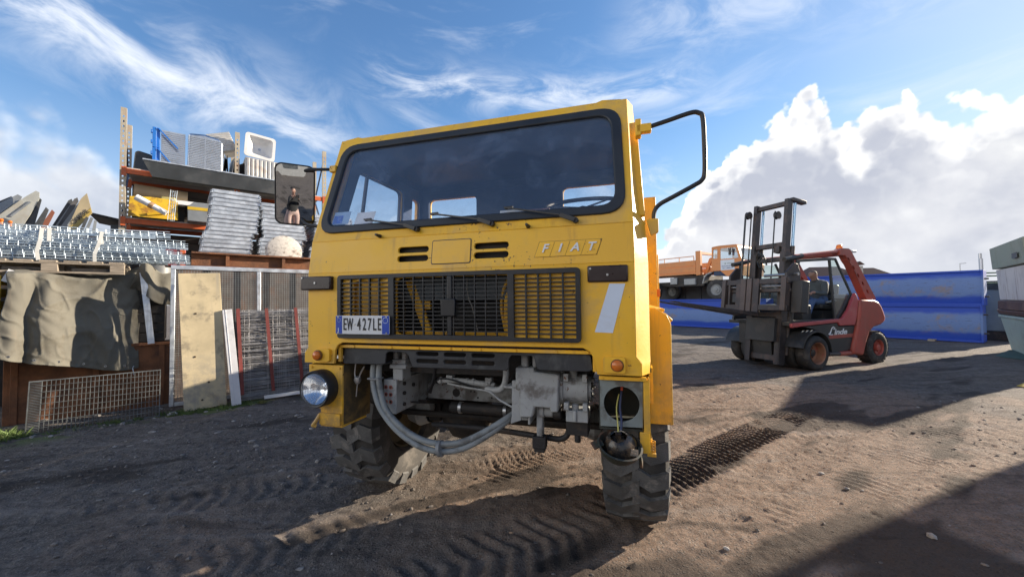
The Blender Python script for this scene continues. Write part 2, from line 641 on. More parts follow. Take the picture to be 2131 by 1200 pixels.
def empty(name, loc=(0, 0, 0), rz=0.0, parent=None, rot=None):
    o = bpy.data.objects.new(name, None)
    COL.objects.link(o)
    o.empty_display_size = 0.2
    o.location = loc
    o.rotation_euler = rot or (0, 0, rz)
    if parent:
        o.parent = parent
    return o


def copy_tree(o, parent=None):
    c = o.copy()
    COL.objects.link(c)
    c.parent = parent
    for ch in list(o.children):
        copy_tree(ch, c)
    return c


def text(name, body, size, material, parent, loc, rot, extrude=0.002, shear=0.0, sx=1.0, offset=0.0, spacing=1.0):
    c = bpy.data.curves.new(name, 'FONT')
    c.body = body
    c.size = size
    c.extrude = extrude
    c.shear = shear
    c.offset = offset
    c.space_character = spacing
    c.align_x = 'CENTER'
    c.align_y = 'CENTER'
    c.materials.append(material)
    t_ = bpy.data.objects.new(name + '_font', c)
    COL.objects.link(t_)
    dg = bpy.context.evaluated_depsgraph_get()
    me = bpy.data.meshes.new_from_object(t_.evaluated_get(dg))
    bpy.data.objects.remove(t_)
    bpy.data.curves.remove(c)
    me.name = name
    me.materials.clear()
    me.materials.append(material)
    o = bpy.data.objects.new(name, me)
    COL.objects.link(o)
    o.parent = parent
    o.location = loc
    o.rotation_euler = rot
    o.scale = (sx, 1, 1)
    return o


def smoothpath(pts, n=8):
    P = [Vector(p) for p in pts]
    out = []
    for i in range(len(P) - 1):
        p0, p1, p2, p3 = P[max(0, i - 1)], P[i], P[i + 1], P[min(len(P) - 1, i + 2)]
        for j in range(n):
            t = j / n
            out.append(0.5 * ((2 * p1) + (p2 - p0) * t + (2 * p0 - 5 * p1 + 4 * p2 - p3) * t * t + (3 * p1 - p0 - 3 * p2 + p3) * t ** 3))
    out.append(P[-1])
    return out

# ------------------------------------------------------------------ ground
RNG = np.random.default_rng(11)
_LAT = RNG.random((256, 256))


def vnoise(x, y):
    xi = np.floor(x).astype(int)
    yi = np.floor(y).astype(int)
    fx, fy = x - xi, y - yi
    fx = fx * fx * (3 - 2 * fx)
    fy = fy * fy * (3 - 2 * fy)
    g = lambda a, b: _LAT[a % 256, b % 256]
    return (g(xi, yi) * (1 - fx) + g(xi + 1, yi) * fx) * (1 - fy) + (g(xi, yi + 1) * (1 - fx) + g(xi + 1, yi + 1) * fx) * fy


def fbm(x, y, o=4, gain=0.5):
    s = 0
    a = 1.0
    t = 0
    for i in range(o):
        s = s + a * vnoise(x * 2 ** i + 13.7 * i, y * 2 ** i + 7.3 * i)
        t += a
        a *= gain
    return s / t


def sstep(x, a, b):
    t = np.clip((x - a) / (b - a), 0, 1)
    return t * t * (3 - 2 * t)


# tyre prints: (start, end, half width, rib depth, rib pitch, dark, skew)
TRACKS = [((0.75, 2.85), (4.2, 5.5), 0.23, 0.027, 0.072, 1.0, 1.2), ((-0.3, 3.32), (4.0, 6.2), 0.25, 0.013, 0.060, 0.2, -1.0),
          ((-0.9, 1.95), (1.0, 2.78), 0.27, 0.019, 0.12, 0.15, 1.4), ((-4.5, 2.1), (0.2, 3.9), 0.2, 0.012, 0.12, 0.15, 1.0),
          ((1.6, 2.4), (6.5, 5.4), 0.22, 0.007, 0.085, 0.1, 0.8), ((-3.2, 1.4), (-0.4, 2.9), 0.2, 0.012, 0.13, 0.2, 1.5)]


def ground_fields(x, y):
    """height, grey gravel share, damp dark soil, moss"""
    near = 1 - sstep(np.hypot(x, y - 3), 12, 22)
    h = (fbm(x * 0.55, y * 0.55, 3) - 0.5) * 0.05
    ca, sa = math.cos(R(28)), math.sin(R(28))
    u, v = x * ca + y * sa, -x * sa + y * ca
    st = fbm(u * 0.5 + 5, v * 3.2 + 9 + 0.5 * fbm(u, v, 2), 4)
    h = h + (st - 0.5) * 0.075 * near
    h = h + (fbm(x * 7, y * 7, 4, 0.6) - 0.5) * 0.020 * near
    h = h + (fbm(x * 23 + 3, y * 23, 3, 0.7) - 0.5) * 0.017 * near
    h = h + np.maximum(0, fbm(x * 19 + 30, y * 19, 3, 0.6) - 0.66) * 0.035 * near
    h = h + np.maximum(0, fbm(x * 38 + 11, y * 38 + 5, 2) - 0.62) * 0.035 * near
    dark = np.zeros_like(x)
    for (a, b, hw, dep, pitch, dk, skew) in TRACKS:
        ax, ay = a
        dx, dy = b[0] - ax, b[1] - ay
        L = math.hypot(dx, dy)
        dx, dy = dx / L, dy / L
        al = (x - ax) * dx + (y - ay) * dy
        la = -(x - ax) * dy + (y - ay) * dx + 0.06 * (fbm(al * 0.8 + 3, al * 0.3, 2) - 0.5)
        taper = sstep(al, -0.15, 0.15) * (1 - sstep(al, L * 0.62, L + 0.1))
        win = (1 - sstep(np.abs(la), hw * 0.72, hw * 1.05)) * taper
        rim = np.exp(-((np.abs(la) - hw * 1.15) / 0.05) ** 2) * taper
        rib = np.sin(2 * math.pi * (al + skew * 0.3 * np.abs(la) + 0.09 * fbm(x * 3, y * 3, 3)) / pitch)
        rib = np.clip(rib * 1.4, -1, 1)
        brk = sstep(fbm(x * 3.3 + 40, y * 3.3, 3), 0.34, 0.58)
        h = h * (1 - 0.6 * win) + win * (-dep * 0.5 + dep * 0.62 * rib * brk) + rim * dep * 0.6
        dark = np.maximum(dark, dk * win * (0.45 + 0.55 * sstep(-rib, -0.6, 0.6)))
    # soil zones
    n = fbm(x * 0.8 + 20, y * 0.8, 4)
    brown = np.exp(-(((x - 2.3) / np.where(x < 2.3, 2.9, 4.8)) ** 2 + ((y - 3.9) / 3.2) ** 2)) * 1.25
    grey = np.clip(1.0 - brown + (n - 0.5) * 1.3, 0, 1)
    grey = np.maximum(grey, sstep(x - 0.25 * y, 4.6, 6.4) * 0.9)
    dist = (x + 5.47) * -0.643 + (y - 4.38) * 0.766     # behind (+) or before (-) the line of the stacked goods
    moss = np.exp(-((dist + 0.12) / 0.42) ** 2) * sstep(fbm(x * 2.2, y * 2.2, 4), 0.42, 0.62) * (x < -2.5)
    damp = np.clip(dark + 0.8 * sstep(fbm(u * 0.7 + 31, v * 2.2 + 4, 4), 0.55, 0.72) * near, 0, 1)
    return h, grey, damp, moss


def axis_lines(lo, f0, f1, hi, step, grow):
    mid = np.arange(f0, f1 + 1e-6, step)
    a, s, p = [], step, f0
    while p > lo:
        s *= grow
        p -= s
        a.append(p)
    b, s, p = [], step, f1
    while p < hi:
        s *= grow
        p += s
        b.append(p)
    return np.array(a[::-1] + list(mid) + b)


gx = axis_lines(-400, -4.6, 5.2, 400, 0.02, 1.06)
ya = np.arange(1.45, 4.2, 0.0155)
yb, s_, p_ = [], 0.0155, ya[-1]
while p_ < 700:
    s_ *= 1.012 if p_ < 9 else 1.07
    p_ += s_
    yb.append(p_)
yc, s_, p_ = [], 0.03, 1.45
while p_ > -60:
    s_ *= 1.15
    p_ -= s_
    yc.append(p_)
gy = np.array(yc[::-1] + list(ya) + yb)
GX, GY = np.meshgrid(gx, gy)
Hh, Gg, Dd, Mm = ground_fields(GX.ravel(), GY.ravel())
nx, ny = len(gx), len(gy)
verts = np.column_stack([GX.ravel(), GY.ravel(), Hh]).astype(np.float32)
ii = (np.arange(ny - 1)[:, None] * nx + np.arange(nx - 1)[None, :]).ravel()
quads = np.column_stack([ii, ii + 1, ii + nx + 1, ii + nx]).astype(np.int32)


def np_mesh(name, V, Q, k):
    me = bpy.data.meshes.new(name)
    me.vertices.add(len(V))
    me.vertices.foreach_set('co', np.ascontiguousarray(V, np.float32).ravel())
    me.loops.add(Q.size)
    me.loops.foreach_set('vertex_index', np.ascontiguousarray(Q, np.int32).ravel())
    me.polygons.add(len(Q))
    me.polygons.foreach_set('loop_start', np.arange(0, Q.size, k, dtype=np.int32))
    me.polygons.foreach_set('use_smooth', np.ones(len(Q), bool))
    me.update(calc_edges=True)
    me.validate()
    return me


gm = np_mesh('ground', verts, quads, 4)
for nm, arr in (('grey', Gg), ('damp', Dd), ('moss', Mm)):
    at = gm.attributes.new(nm, 'FLOAT', 'POINT')
    at.data.foreach_set('value', np.ascontiguousarray(arr, np.float32))


def ground_mat():
    m = bpy.data.materials.new('yard_soil')
    m.use_nodes = True
    nt = m.node_tree
    nt.nodes.clear()
    g = G(nt)
    out = g.node('ShaderNodeOutputMaterial')
    bs = g.node('ShaderNodeBsdfPrincipled')
    g.l.new(bs.outputs[0], out.inputs[0])
    tc = g.node('ShaderNodeTexCoord')
    P = tc.outputs['Object']
    at = lambda n: g.node('ShaderNodeAttribute', dict(attribute_name=n)).outputs['Fac']
    n1 = g.noise(P, 1.3, 8, 0.65)
    n2 = g.noise(P, 11.0, 8, 0.7)
    n3 = g.noise(P, 70.0, 4, 0.7)
    brown = g.mix(g.ss(n2, 0.3, 0.7), (0.185, 0.124, 0.088), (0.325, 0.230, 0.170))
    gry = g.mix(g.ss(n2, 0.3, 0.7), (0.070, 0.059, 0.053), (0.19, 0.168, 0.152))
    gf = g.ss(g.m('ADD', at('grey'), g.m('MULTIPLY', g.m('SUBTRACT', n1, 0.5), 0.9)), 0.25, 0.8)
    c = g.mix(gf, brown, gry)
    # crushed stone: single grains of other colours
    cell = g.vor(P, 55.0, 'F1', out=1)
    dist = g.vor(P, 55.0, 'F1', out=0)
    cx, cy, cz = g.sep(cell)
    grain = g.m('MULTIPLY', g.m('GREATER_THAN', cx, 0.58), g.ss(dist, 0.48, 0.34))
    gc = g.mix(cy, (0.07, 0.062, 0.055), (0.30, 0.27, 0.24))
    c = g.mix(g.m('MULTIPLY', grain, 0.7), c, gc)
    cell2 = g.vor(P, 140.0, 'F1', out=1)
    c2x, c2y, c2z = g.sep(cell2)
    c = g.mix(g.m('MULTIPLY', g.m('GREATER_THAN', c2x, 0.5), 0.5), c, g.mix(c2y, (0.045, 0.038, 0.033), (0.26, 0.225, 0.19)))
    c = g.mix(g.m('MULTIPLY', g.ss(n3, 0.52, 0.7), 0.35), c, (0.05, 0.045, 0.04))
    sv = g.noise(g.mapping(P, rot=(0, 0, R(-28)), scale=(0.45, 3.4, 1)), 1.6, 7, 0.65, 0.4)
    c = g.mix(g.m('MULTIPLY', g.ss(sv, 0.52, 0.68), 0.45), c, g.mix(n2, (0.20, 0.175, 0.155), (0.34, 0.30, 0.265)))
    c = g.mix(g.m('MULTIPLY', g.ss(sv, 0.46, 0.34), 0.55), c, (0.055, 0.043, 0.036))
    damp = g.ss(g.m('ADD', at('damp'), g.m('MULTIPLY', g.m('SUBTRACT', n2, 0.5), 0.5)), 0.3, 0.9)
    c = g.mix(g.m('MULTIPLY', damp, 0.82), c, (0.035, 0.028, 0.024))
    mo = g.ss(g.m('ADD', at('moss'), g.m('MULTIPLY', g.m('SUBTRACT', n2, 0.5), 0.8)), 0.35, 0.8)
    c = g.mix(g.m('MULTIPLY', mo, 0.8), c, g.mix(n3, (0.07, 0.10, 0.03), (0.15, 0.19, 0.06)))
    g.set(bs.inputs['Base Color'], c)
    bs.inputs['Roughness'].default_value = 0.9
    bs.inputs['Specular IOR Level'].default_value = 0.25
    hgt = g.m('ADD', g.m('MULTIPLY', g.m('SUBTRACT', 0.5, dist), g.m('MULTIPLY', grain, 0.9)), g.m('ADD', g.m('MULTIPLY', n3, 0.8), g.m('MULTIPLY', g.noise(P, 260.0, 3, 0.7), 0.4)))
    b = g.node('ShaderNodeBump', None, Strength=1.0, Distance=0.014, Height=hgt)
    g.l.new(b.outputs[0], bs.inputs['Normal'])
    return m


gm.materials.append(ground_mat())
go = bpy.data.objects.new('ground', gm)
COL.objects.link(go)
go['kind'] = 'structure'

# loose stones lying on the yard: one mass nobody could count
ico = [(0, 0, 1), (.894, 0, .447), (.276, .851, .447), (-.724, .526, .447), (-.724, -.526, .447), (.276, -.851, .447),
       (.724, .526, -.447), (-.276, .851, -.447), (-.894, 0, -.447), (-.276, -.851, -.447), (.724, -.526, -.447), (0, 0, -1)]
icf = [(0, 1, 2), (0, 2, 3), (0, 3, 4), (0, 4, 5), (0, 5, 1), (1, 6, 2), (2, 7, 3), (3, 8, 4), (4, 9, 5), (5, 10, 1), (2, 6, 7), (3, 7, 8),
       (4, 8, 9), (5, 9, 10), (1, 10, 6), (6, 11, 7), (7, 11, 8), (8, 11, 9), (9, 11, 10), (10, 11, 6)]
ico, icf = np.array(ico), np.array(icf)


def pebbles(name, n, xr, yr, smin, smax, material, dens=None, power=5.0):
    x = RNG.uniform(*xr, n)
    y = RNG.uniform(*yr, n)
    if dens is not None:
        k = RNG.random(n) < dens(x, y)
        x, y = x[k], y[k]
        n = len(x)
    s = smin + (smax - smin) * RNG.random(n) ** power
    h = ground_fields(x, y)[0]
    sc = np.column_stack([s * RNG.uniform(.8, 1.5, n), s * RNG.uniform(.6, 1.1, n), s * RNG.uniform(.35, .7, n)])
    v = ico[None] * sc[:, None, :] * RNG.uniform(.75, 1.2, (n, 12, 1))
    a = RNG.uniform(0, 6.28, n)
    c, q = np.cos(a)[:, None], np.sin(a)[:, None]
    X = v[:, :, 0] * c - v[:, :, 1] * q + x[:, None]
    Y = v[:, :, 0] * q + v[:, :, 1] * c + y[:, None]
    Z = v[:, :, 2] + (h + sc[:, 2] * 0.25)[:, None]
    V = np.stack([X, Y, Z], -1).reshape(-1, 3)
    T = (icf[None] + (np.arange(n) * 12)[:, None, None]).reshape(-1, 3)
    me = np_mesh(name, V, T, 3)
    me.polygons.foreach_set('use_smooth', np.zeros(len(T), bool))
    me.materials.append(material)
    o = bpy.data.objects.new(name, me)
    COL.objects.link(o)
    return o


STONE = mat('yard_stone', (0.15, 0.13, 0.115), 0.85, var=0.55, vscale=18, bump=0.3, dirt=(0.12, 0.09, 0.07), damt=0.6, dscale=7)
STONE2 = mat('pale_stone', (0.27, 0.25, 0.23), 0.85, var=0.4, vscale=14, bump=0.2)
pb = pebbles('gravel', 30000, (-5.2, 6.5), (1.5, 7.5), 0.003, 0.019, STONE, lambda x, y: np.clip(0.04 + ground_fields(x, y)[1] ** 2 * 0.95, 0, 1) * (1 - 0.6 * (y > 5)))
tag(pb, 'small dark stones scattered over the dirt yard', 'gravel', kind='stuff')
pb2 = pebbles('pale_gravel', 2200, (-6.0, 6.5), (1.6, 7.5), 0.005, 0.034, STONE2, lambda x, y: np.clip(0.12 + 0.9 * (x < -1) * (y > 3.0), 0, 1), 4.0)
tag(pb2, 'pale loose stones lying thickest near the stacked goods', 'gravel', kind='stuff')


def grass(name, spots, label):
    V, T = [], []
    for (cx, cy, rad, n, hh) in spots:
        for _ in range(n):
            a, r = random.uniform(0, 6.28), rad * random.random() ** 0.6
            x, y = cx + r * math.cos(a), cy + r * math.sin(a) * 0.6
            h = hh * random.uniform(.4, 1.1)
            b, w = random.uniform(0, 6.28), random.uniform(.002, .005)
            lx, ly = random.gauss(0, .4) * h, random.gauss(0, .4) * h
            k = len(V)
            z0 = -0.01
            V += [(x - w * math.cos(b), y - w * math.sin(b), z0), (x + w * math.cos(b), y + w * math.sin(b), z0),
                  (x + lx * .4 + w * .7, y + ly * .4, z0 + h * .6), (x + lx, y + ly, z0 + h)]
            T += [(k, k + 1, k + 2), (k, k + 2, k + 3)]
    me = np_mesh(name, np.array(V), np.array(T), 3)
    me.materials.append(mat('grass_blade', (0.09, 0.14, 0.035), 0.6, var=0.45, vscale=6, dirt=(0.22, 0.19, 0.08), damt=0.6, dscale=4))
    o = bpy.data.objects.new(name, me)
    COL.objects.link(o)
    return tag(o, label, 'grass', kind='stuff')


def yp(s, c, z=0.0):
    """yard frame: s metres along the line of stacked goods, c metres behind it"""
    return (-5.47 + 0.766 * s - 0.643 * c, 4.38 + 0.643 * s + 0.766 * c, z)


_sp = []
for _ in range(90):
    s = random.choice([random.uniform(-0.6, 0.3), random.uniform(0.2, 2.4), random.uniform(1.1, 2.1)])
    q = yp(s, random.uniform(-0.22, 0.08))
    _sp.append((q[0], q[1], random.uniform(.03, .12), random.randint(25, 80), random.uniform(.02, .07)))
q = yp(-0.25, -0.02)
_sp += [(q[0], q[1], 0.3, 700, 0.13), (q[0] + .2, q[1] + .12, 0.12, 200, 0.1)]
grass('grass', _sp, 'low moss and grass along the foot of the stacked goods')

# ------------------------------------------------------------------ yellow truck
TK = empty('yellow_truck', (-0.340, 2.166, 0.0), R(-16.43))
tag(TK, 'large yellow lorry parked in the middle, its front bumper and one headlight missing', 'truck')


def yws(z):
    return 0.03 + 0.33 * (z - 1.83)


def tyre_mesh(Rr, w, nb, lug=0.026, bore=0.30):
    h = w / 2
    r0 = Rr - lug
    m = MB()
    prof = [(bore, -h * 0.55), (bore + 0.03, -h * 0.85), ((bore + r0) / 2, -h * 1.0), (r0 - 0.05, -h * 0.98), (r0 - 0.012, -h * 0.86), (r0, -h * 0.6),
            (r0, h * 0.6), (r0 - 0.012, h * 0.86), (r0 - 0.05, h * 0.98), ((bore + r0) / 2, h), (bore + 0.03, h * 0.85), (bore, h * 0.55)]
    m.lathe(prof, n=56)
    car = m.mesh('carcass', 30)
    m = MB()

    def pt(t, x, r):
        return (x, r * math.cos(t), r * math.sin(t))
    for side in (-1, 1):
        e_ = 0.0 if side < 0 else -0.0015
        for k in range(nb):
            t0 = 2 * math.pi * (k + (0.5 if side > 0 else 0)) / nb
            dt = 2 * math.pi / nb
            # each lug: a zigzag of two blocks and a shoulder tooth
            for (xa, xb, ta, tb, wa, ra, rb) in ((-0.10, 0.42, -0.06, 0.30, 0.58, Rr + e_, Rr + e_), (0.42, 0.94, 0.30, 0.12, 0.60, Rr + e_, Rr - 0.012 + e_)):
                ps = []
                for rr_ in (0.03, None):
                    for (x, tt, rtop) in ((xa, ta, ra), (xb, tb, rb)):
                        for e in (0, wa):
                            rad = (rtop - 0.045) if rr_ else rtop
                            ps.append(pt(t0 + (tt + e) * dt, side * x * h, rad))
                a = ps
                m.hexa([a[0], a[1], a[3], a[2], a[4], a[5], a[7], a[6]])
            ps = []
            for x, rt in ((0.94, Rr - 0.014), (1.03, Rr - 0.085)):
                for e in (0.12, 0.72):
                    ps.append((x, t0 + e * dt, rt))
            o = [pt(t, side * x * h, r) for x, t, r in ps]
            i_ = [pt(t, side * (x - 0.12) * h, r - 0.03) for x, t, r in ps]
            m.hexa([i_[0], i_[1], i_[3], i_[2], o[0], o[1], o[3], o[2]])
    return car, m.mesh('tread', 30)


_ty, _tr = tyre_mesh(0.575, 0.38, 21)
_ty.materials.append(mat('dusty_tyre_wall', (0.05, 0.047, 0.044), 0.85, var=0.35, vscale=5, dirt=(0.15, 0.135, 0.12), damt=0.6, dscale=5, bump=0.2, bscale=50))
_tr.materials.append(mat('tyre_tread', (0.085, 0.085, 0.085), 0.75, var=0.3, vscale=8, dirt=(0.24, 0.22, 0.20), damt=0.75, dscale=10, dlo=0.52, bump=0.25, bscale=80))
_rm = MB()
_rm.lathe([(0.30, -0.13), (0.285, -0.12), (0.27, -0.05), (0.12, -0.02), (0.12, 0.05), (0.0, 0.06)], n=28)
_rm.lathe([(0.30, 0.13), (0.285, 0.12), (0.27, 0.02), (0.26, -0.05)], n=28)
for k in range(8):
    t = k * math.pi / 4
    _rm.cyl((-0.02, 0.19 * math.cos(t), 0.19 * math.sin(t)), (0.03, 0.19 * math.cos(t), 0.19 * math.sin(t)), 0.016, n=6)
_rim = _rm.mesh('rim')
_rim.materials.append(mat('grimy_rim', (0.10, 0.07, 0.03), 0.7, var=0.3, dirt=(0.03, 0.028, 0.025), damt=0.7, dscale=6))


def link(name, me, parent, loc=(0, 0, 0), rot=(0, 0, 0)):
    o = bpy.data.objects.new(name, me)
    COL.objects.link(o)
    o.parent = parent
    o.location = loc
    o.rotation_euler = rot
    return o


def truck_wheel(parent, x, y, spin, flip):
    w = empty('wheel', (x, y, 0.555), parent=parent, rot=(0, 0, math.pi if flip else 0))
    link('tyre', _ty, w, rot=(spin, 0, 0))
    link('tread', _tr, w, rot=(spin, 0, 0))
    link('rim', _rim, w, rot=(spin, 0, 0))


AX = 0.93
truck_wheel(TK, 0.965, AX, 0.1, False)
truck_wheel(TK, -0.965, AX, 0.4, True)
truck_wheel(TK, 0.965, AX + 3.5, 0.7, False)
truck_wheel(TK, -0.965, AX + 3.5, 0.2, True)

# --- front sheet metal
fp = MB()
outA = [(-0.975, 1.63), (-0.975, 1.17), (-1.0, 1.14), (-1.0, 1.078), (-0.78, 1.078), (-0.772, 1.16), (-0.755, 1.19), (-0.72, 1.207), (0.72, 1.207),
        (0.755, 1.19), (0.772, 1.16), (0.79, 1.078), (1.0, 1.078), (1.0, 1.14), (0.975, 1.17), (0.975, 1.63)]
fp.sheet(outA, [rrect(-0.345, 1.262, 0.345, 1.585, 0.035), rrect(-0.64, 1.355, -0.445, 1.575, 0.025)], lambda u, v: (u, 0, v), (0, 0.018, 0))
fp.bx(-0.66, -0.43, 0.03, 0.035, 1.34, 1.59)
holes = []
for x0, x1 in ((-0.345, -0.145), (0.134, 0.334)):
    for zc in (1.749, 1.697):
        holes.append(rrect(x0, zc - 0.0175, x1, zc + 0.0175, 0.017, 3))
fp.sheet([(-0.975, 1.63), (0.975, 1.63), (0.975, 1.83), (-0.975, 1.83)], holes, lambda u, v: (u, 0.03 * (v - 1.63) / 0.2, v), (0, 0.018, 0))
# bevelled corners and the wrap to the doors
for s in (-1, 1):
    rows = [(1.0, 0.0, 1.04, 0.09, 1.078), (1.0, 0.0, 1.045, 0.09, 1.14), (0.975, 0.0, 1.045, 0.10, 1.17), (0.975, 0.0, 1.045, 0.10, 1.63),
            (0.975, 0.03, 1.035, 0.125, 1.83), (0.957, yws(2.575), 0.99, yws(2.575) + 0.09, 2.575)]
    V, F = [], []
    for a, y0, b, y1, z in rows:
        V += [(s * a, y0, z), (s * b, y1, z), (s * (b - 0.02), y1 + 0.01, z), (s * (a - 0.02), y0 + 0.02, z)]
    for i in range(len(rows) - 1):
        for k in range(4):
            F.append((i * 4 + k, i * 4 + (k + 1) % 4, i * 4 + 4 + (k + 1) % 4, i * 4 + 4 + k))
    F += [(0, 1, 2, 3), (23, 22, 21, 20)]
    fp.add(V, F)
# lower return lip of the cut-out
fp.bx(-0.74, 0.74, 0.018, 0.075, 1.203, 1.212)
fp.build('front_panel', YEL, TK, bevel=0.004)

ch = MB()
ch.bx(-0.765, 0.775, 0.028, 0.05, 1.172, 1.190)
ch.bx(-0.775, -0.757, 0.028, 0.05, 1.085, 1.18)
ch.bx(0.766, 0.784, 0.028, 0.05, 1.085, 1.18)
for x in (-0.66, -0.4, -0.22, -0.02, 0.16, 0.36, 0.58, 0.74):
    ch.cyl((x, 0.028, 1.181), (x, 0.022, 1.181), 0.009, n=8)
ch.build('lower_channel', YEL, TK, bevel=0.002)

# windscreen surround
wf = MB()
opening = rquad([(-0.935, 1.892), (0.935, 1.892), (0.912, 2.518), (-0.912, 2.518)], 0.11, 6)
wf.sheet([(-0.975, 1.83), (0.975, 1.83), (0.957, 2.575), (-0.957, 2.575)], [opening], lambda u, v: (u, yws(v), v), (0, 0.03, 0))
wf.build('windscreen_surround', YEL, TK, bevel=0.004)
glass_in = rquad([(-0.892, 1.932), (0.892, 1.932), (0.868, 2.478), (-0.868, 2.478)], 0.085, 6)
WS = empty('windscreen', (0, 0, 0), parent=TK)
se = MB()
se.sheet(rquad([(-0.945, 1.882), (0.945, 1.882), (0.922, 2.528), (-0.922, 2.528)], 0.12, 6), [glass_in], lambda u, v: (u, yws(v) - 0.014, v), (0, 0.03, 0))
se.build('rubber_seal', RUB, WS, bevel=0.008)
gl = MB()
gl.sheet(rquad([(-0.90, 1.924), (0.90, 1.924), (0.876, 2.486), (-0.876, 2.486)], 0.085, 6), [], lambda u, v: (u, yws(v) + 0.004, v), (0, 0.004, 0))
gl.build('pane', glass_mat('windscreen_glass', (0.985, 0.988, 0.992), 0.03, 0.16, (0.25, 0.35, 0.54), 0.16, [(-0.226, 1.868, 0.47), (0.236, 1.868, 0.47), (0.692, 1.856, 0.47)]), WS)

# roof
rf = MB()
sec = [(-0.99, 2.50), (-0.985, 2.55), (-0.955, 2.58), (-0.85, 2.590), (-0.815, 2.580), (0.815, 2.580), (0.85, 2.590), (0.955, 2.58), (0.985, 2.55), (0.99, 2.50)]
n = len(sec)
V = [(x * (0.968 if z > 2.56 else 0.985), yws(2.575) + (0.0 if z > 2.56 else 0.09), z if z < 2.57 else z - 0.004) for x, z in sec]
V += [(x * 0.99, 0.45, z + (0.02 if z > 2.57 else 0)) for x, z in sec] + [(x, 1.40, z + (0.01 if z > 2.57 else 0)) for x, z in sec]
F = []
for j in range(2):
    for i in range(n - 1):
        F.append((j * n + i, j * n + i + 1, (j + 1) * n + i + 1, (j + 1) * n + i))
rf.add(V, F)
ro = rf.build('roof', YEL, TK)
so_ = ro.modifiers.new('thick', 'SOLIDIFY')
so_.thickness = 0.02


def xside(z):
    return 1.043 if z < 1.63 else 1.043 - (z - 1.63) * 0.055


def corner_window(s):
    return [(1.19, 1.95), (1.33, 1.95), (1.33, 2.40), (1.19, 2.40)]


for s in (-1, 1):
    D = empty('door', (0, 0, 0), parent=TK)
    d = MB()
    win = rquad([(0.27, 1.90), (1.06, 1.90), (1.06, 2.43), (0.44, 2.43)], 0.05, 3)
    d.sheet([(0.125, 1.10), (1.13, 1.10), (1.13, 2.50), (0.38, 2.50), (0.150, 1.83)], [win], lambda u, v: (s * xside(v), u, v), (-s * 0.03, 0, 0))
    d.build('door_skin', YEL, D, bevel=0.004)
    q = MB()
    q.sheet(rquad([(0.26, 1.89), (1.07, 1.89), (1.07, 2.44), (0.43, 2.44)], 0.05, 3), [], lambda u, v: (s * (xside(v) - 0.012), u, v), (-s * 0.004, 0, 0))
    q.build('window_pane', glass_mat('side_glass', (0.985, 0.988, 0.99), 0.0, 0.10, (0.75, 0.78, 0.8), 0.10), D)
    q = MB()
    q.sheet(rquad([(0.255, 1.885), (1.075, 1.885), (1.075, 2.445), (0.425, 2.445)], 0.055, 3), [rquad([(0.285, 1.91), (1.05, 1.91), (1.05, 2.42), (0.45, 2.42)], 0.05, 3)],
            lambda u, v: (s * (xside(v) + 0.004), u, v), (-s * 0.02, 0, 0))
    q.bar((s * (xside(2.1) - 0.01), 0.52, 1.9), (s * (xside(2.4) - 0.01), 0.60, 2.44), 0.02, 0.02)
    q.build('window_rubber', RUB, D)
    hd = MB()
    hd.bar((s * 1.065, 0.92, 1.62), (s * 1.065, 1.05, 1.62), 0.025, 0.03)
    hd.build('handle', BLK, D, bevel=0.004)
    cp = MB()
    cp.sheet([(1.142, 1.10), (1.40, 1.10), (1.40, 2.50), (1.142, 2.50)], [rquad(corner_window(s), 0.04, 3)], lambda u, v: (s * xside(v), u, v), (-s * 0.03, 0, 0))
    cp.build('cab_rear_quarter', YEL, TK, bevel=0.004)
    gp = MB()
    gp.bar((s * 1.038, 0.118, 1.08), (s * 1.026, 0.142, 1.83), 0.016, 0.016)
    gp.bar((s * 1.026, 0.142, 1.83), (s * 0.985, 0.376, 2.52), 0.016, 0.018)
    gp.build('door_gap', BLK, TK)
    # rain gutter strip on the screen pillar
    gs = MB()
    gs.bar((s * 1.012, 0.115, 1.87), (s * 0.986, 0.285, 2.43), 0.045, 0.028, up=(0, 1, 0))
    gs.build('pillar_strip', YEL, TK, bevel=0.006)

rw = MB()
rw.sheet([(-1.0, 1.10), (1.0, 1.10), (1.0, 1.9), (0.985, 2.56), (-0.985, 2.56), (-1.0, 1.9)],
         [rrect(-0.87, 2.08, -0.38, 2.42, 0.04), rrect(0.42, 2.08, 0.93, 2.42, 0.04)], lambda u, v: (u, 1.40, v), (0, 0.02, 0))
rw.build('cab_rear_wall', YEL, TK)
for x0, x1 in ((-0.88, -0.37), (0.41, 0.94)):
    q = MB()
    q.sheet(rrect(x0, 2.07, x1, 2.43, 0.04), [], lambda u, v: (u, 1.405, v), (0, 0.004, 0))
    q.build('rear_window', glass_mat('side_glass', (0.86, 0.9, 0.94)), TK)

# --- cab interior
il = MB()
il.sheet([(-0.98, 1.2), (0.98, 1.2), (0.96, 2.53), (-0.96, 2.53)],
         [rrect(-0.87, 2.08, -0.38, 2.42, 0.04), rrect(0.42, 2.08, 0.93, 2.42, 0.04)], lambda u, v: (u, 1.36, v), (0, 0.02, 0))
il.bx(-0.93, 0.93, 0.33, 1.36, 2.535, 2.55)
for s in (-1, 1):
    il.sheet([(0.16, 1.10), (1.36, 1.10), (1.36, 2.52), (0.40, 2.52), (0.18, 1.83)],
             [rquad([(0.29, 1.91), (1.05, 1.91), (1.05, 2.42), (0.46, 2.42)], 0.05, 3), rquad(corner_window(s), 0.03, 3)],
             lambda u, v: (s * (xside(v) - 0.045), u, v), (-s * 0.012, 0, 0))
il.bx(-0.95, 0.95, 0.1, 1.36, 1.16, 1.2)
il.bx(-0.975, 0.975, 1.345, 1.395, 2.47, 2.572)
for s in (-1, 1):
    il.bx(s * 0.955 - 0.03, s * 0.955 + 0.03, 0.40, 1.39, 2.50, 2.57)
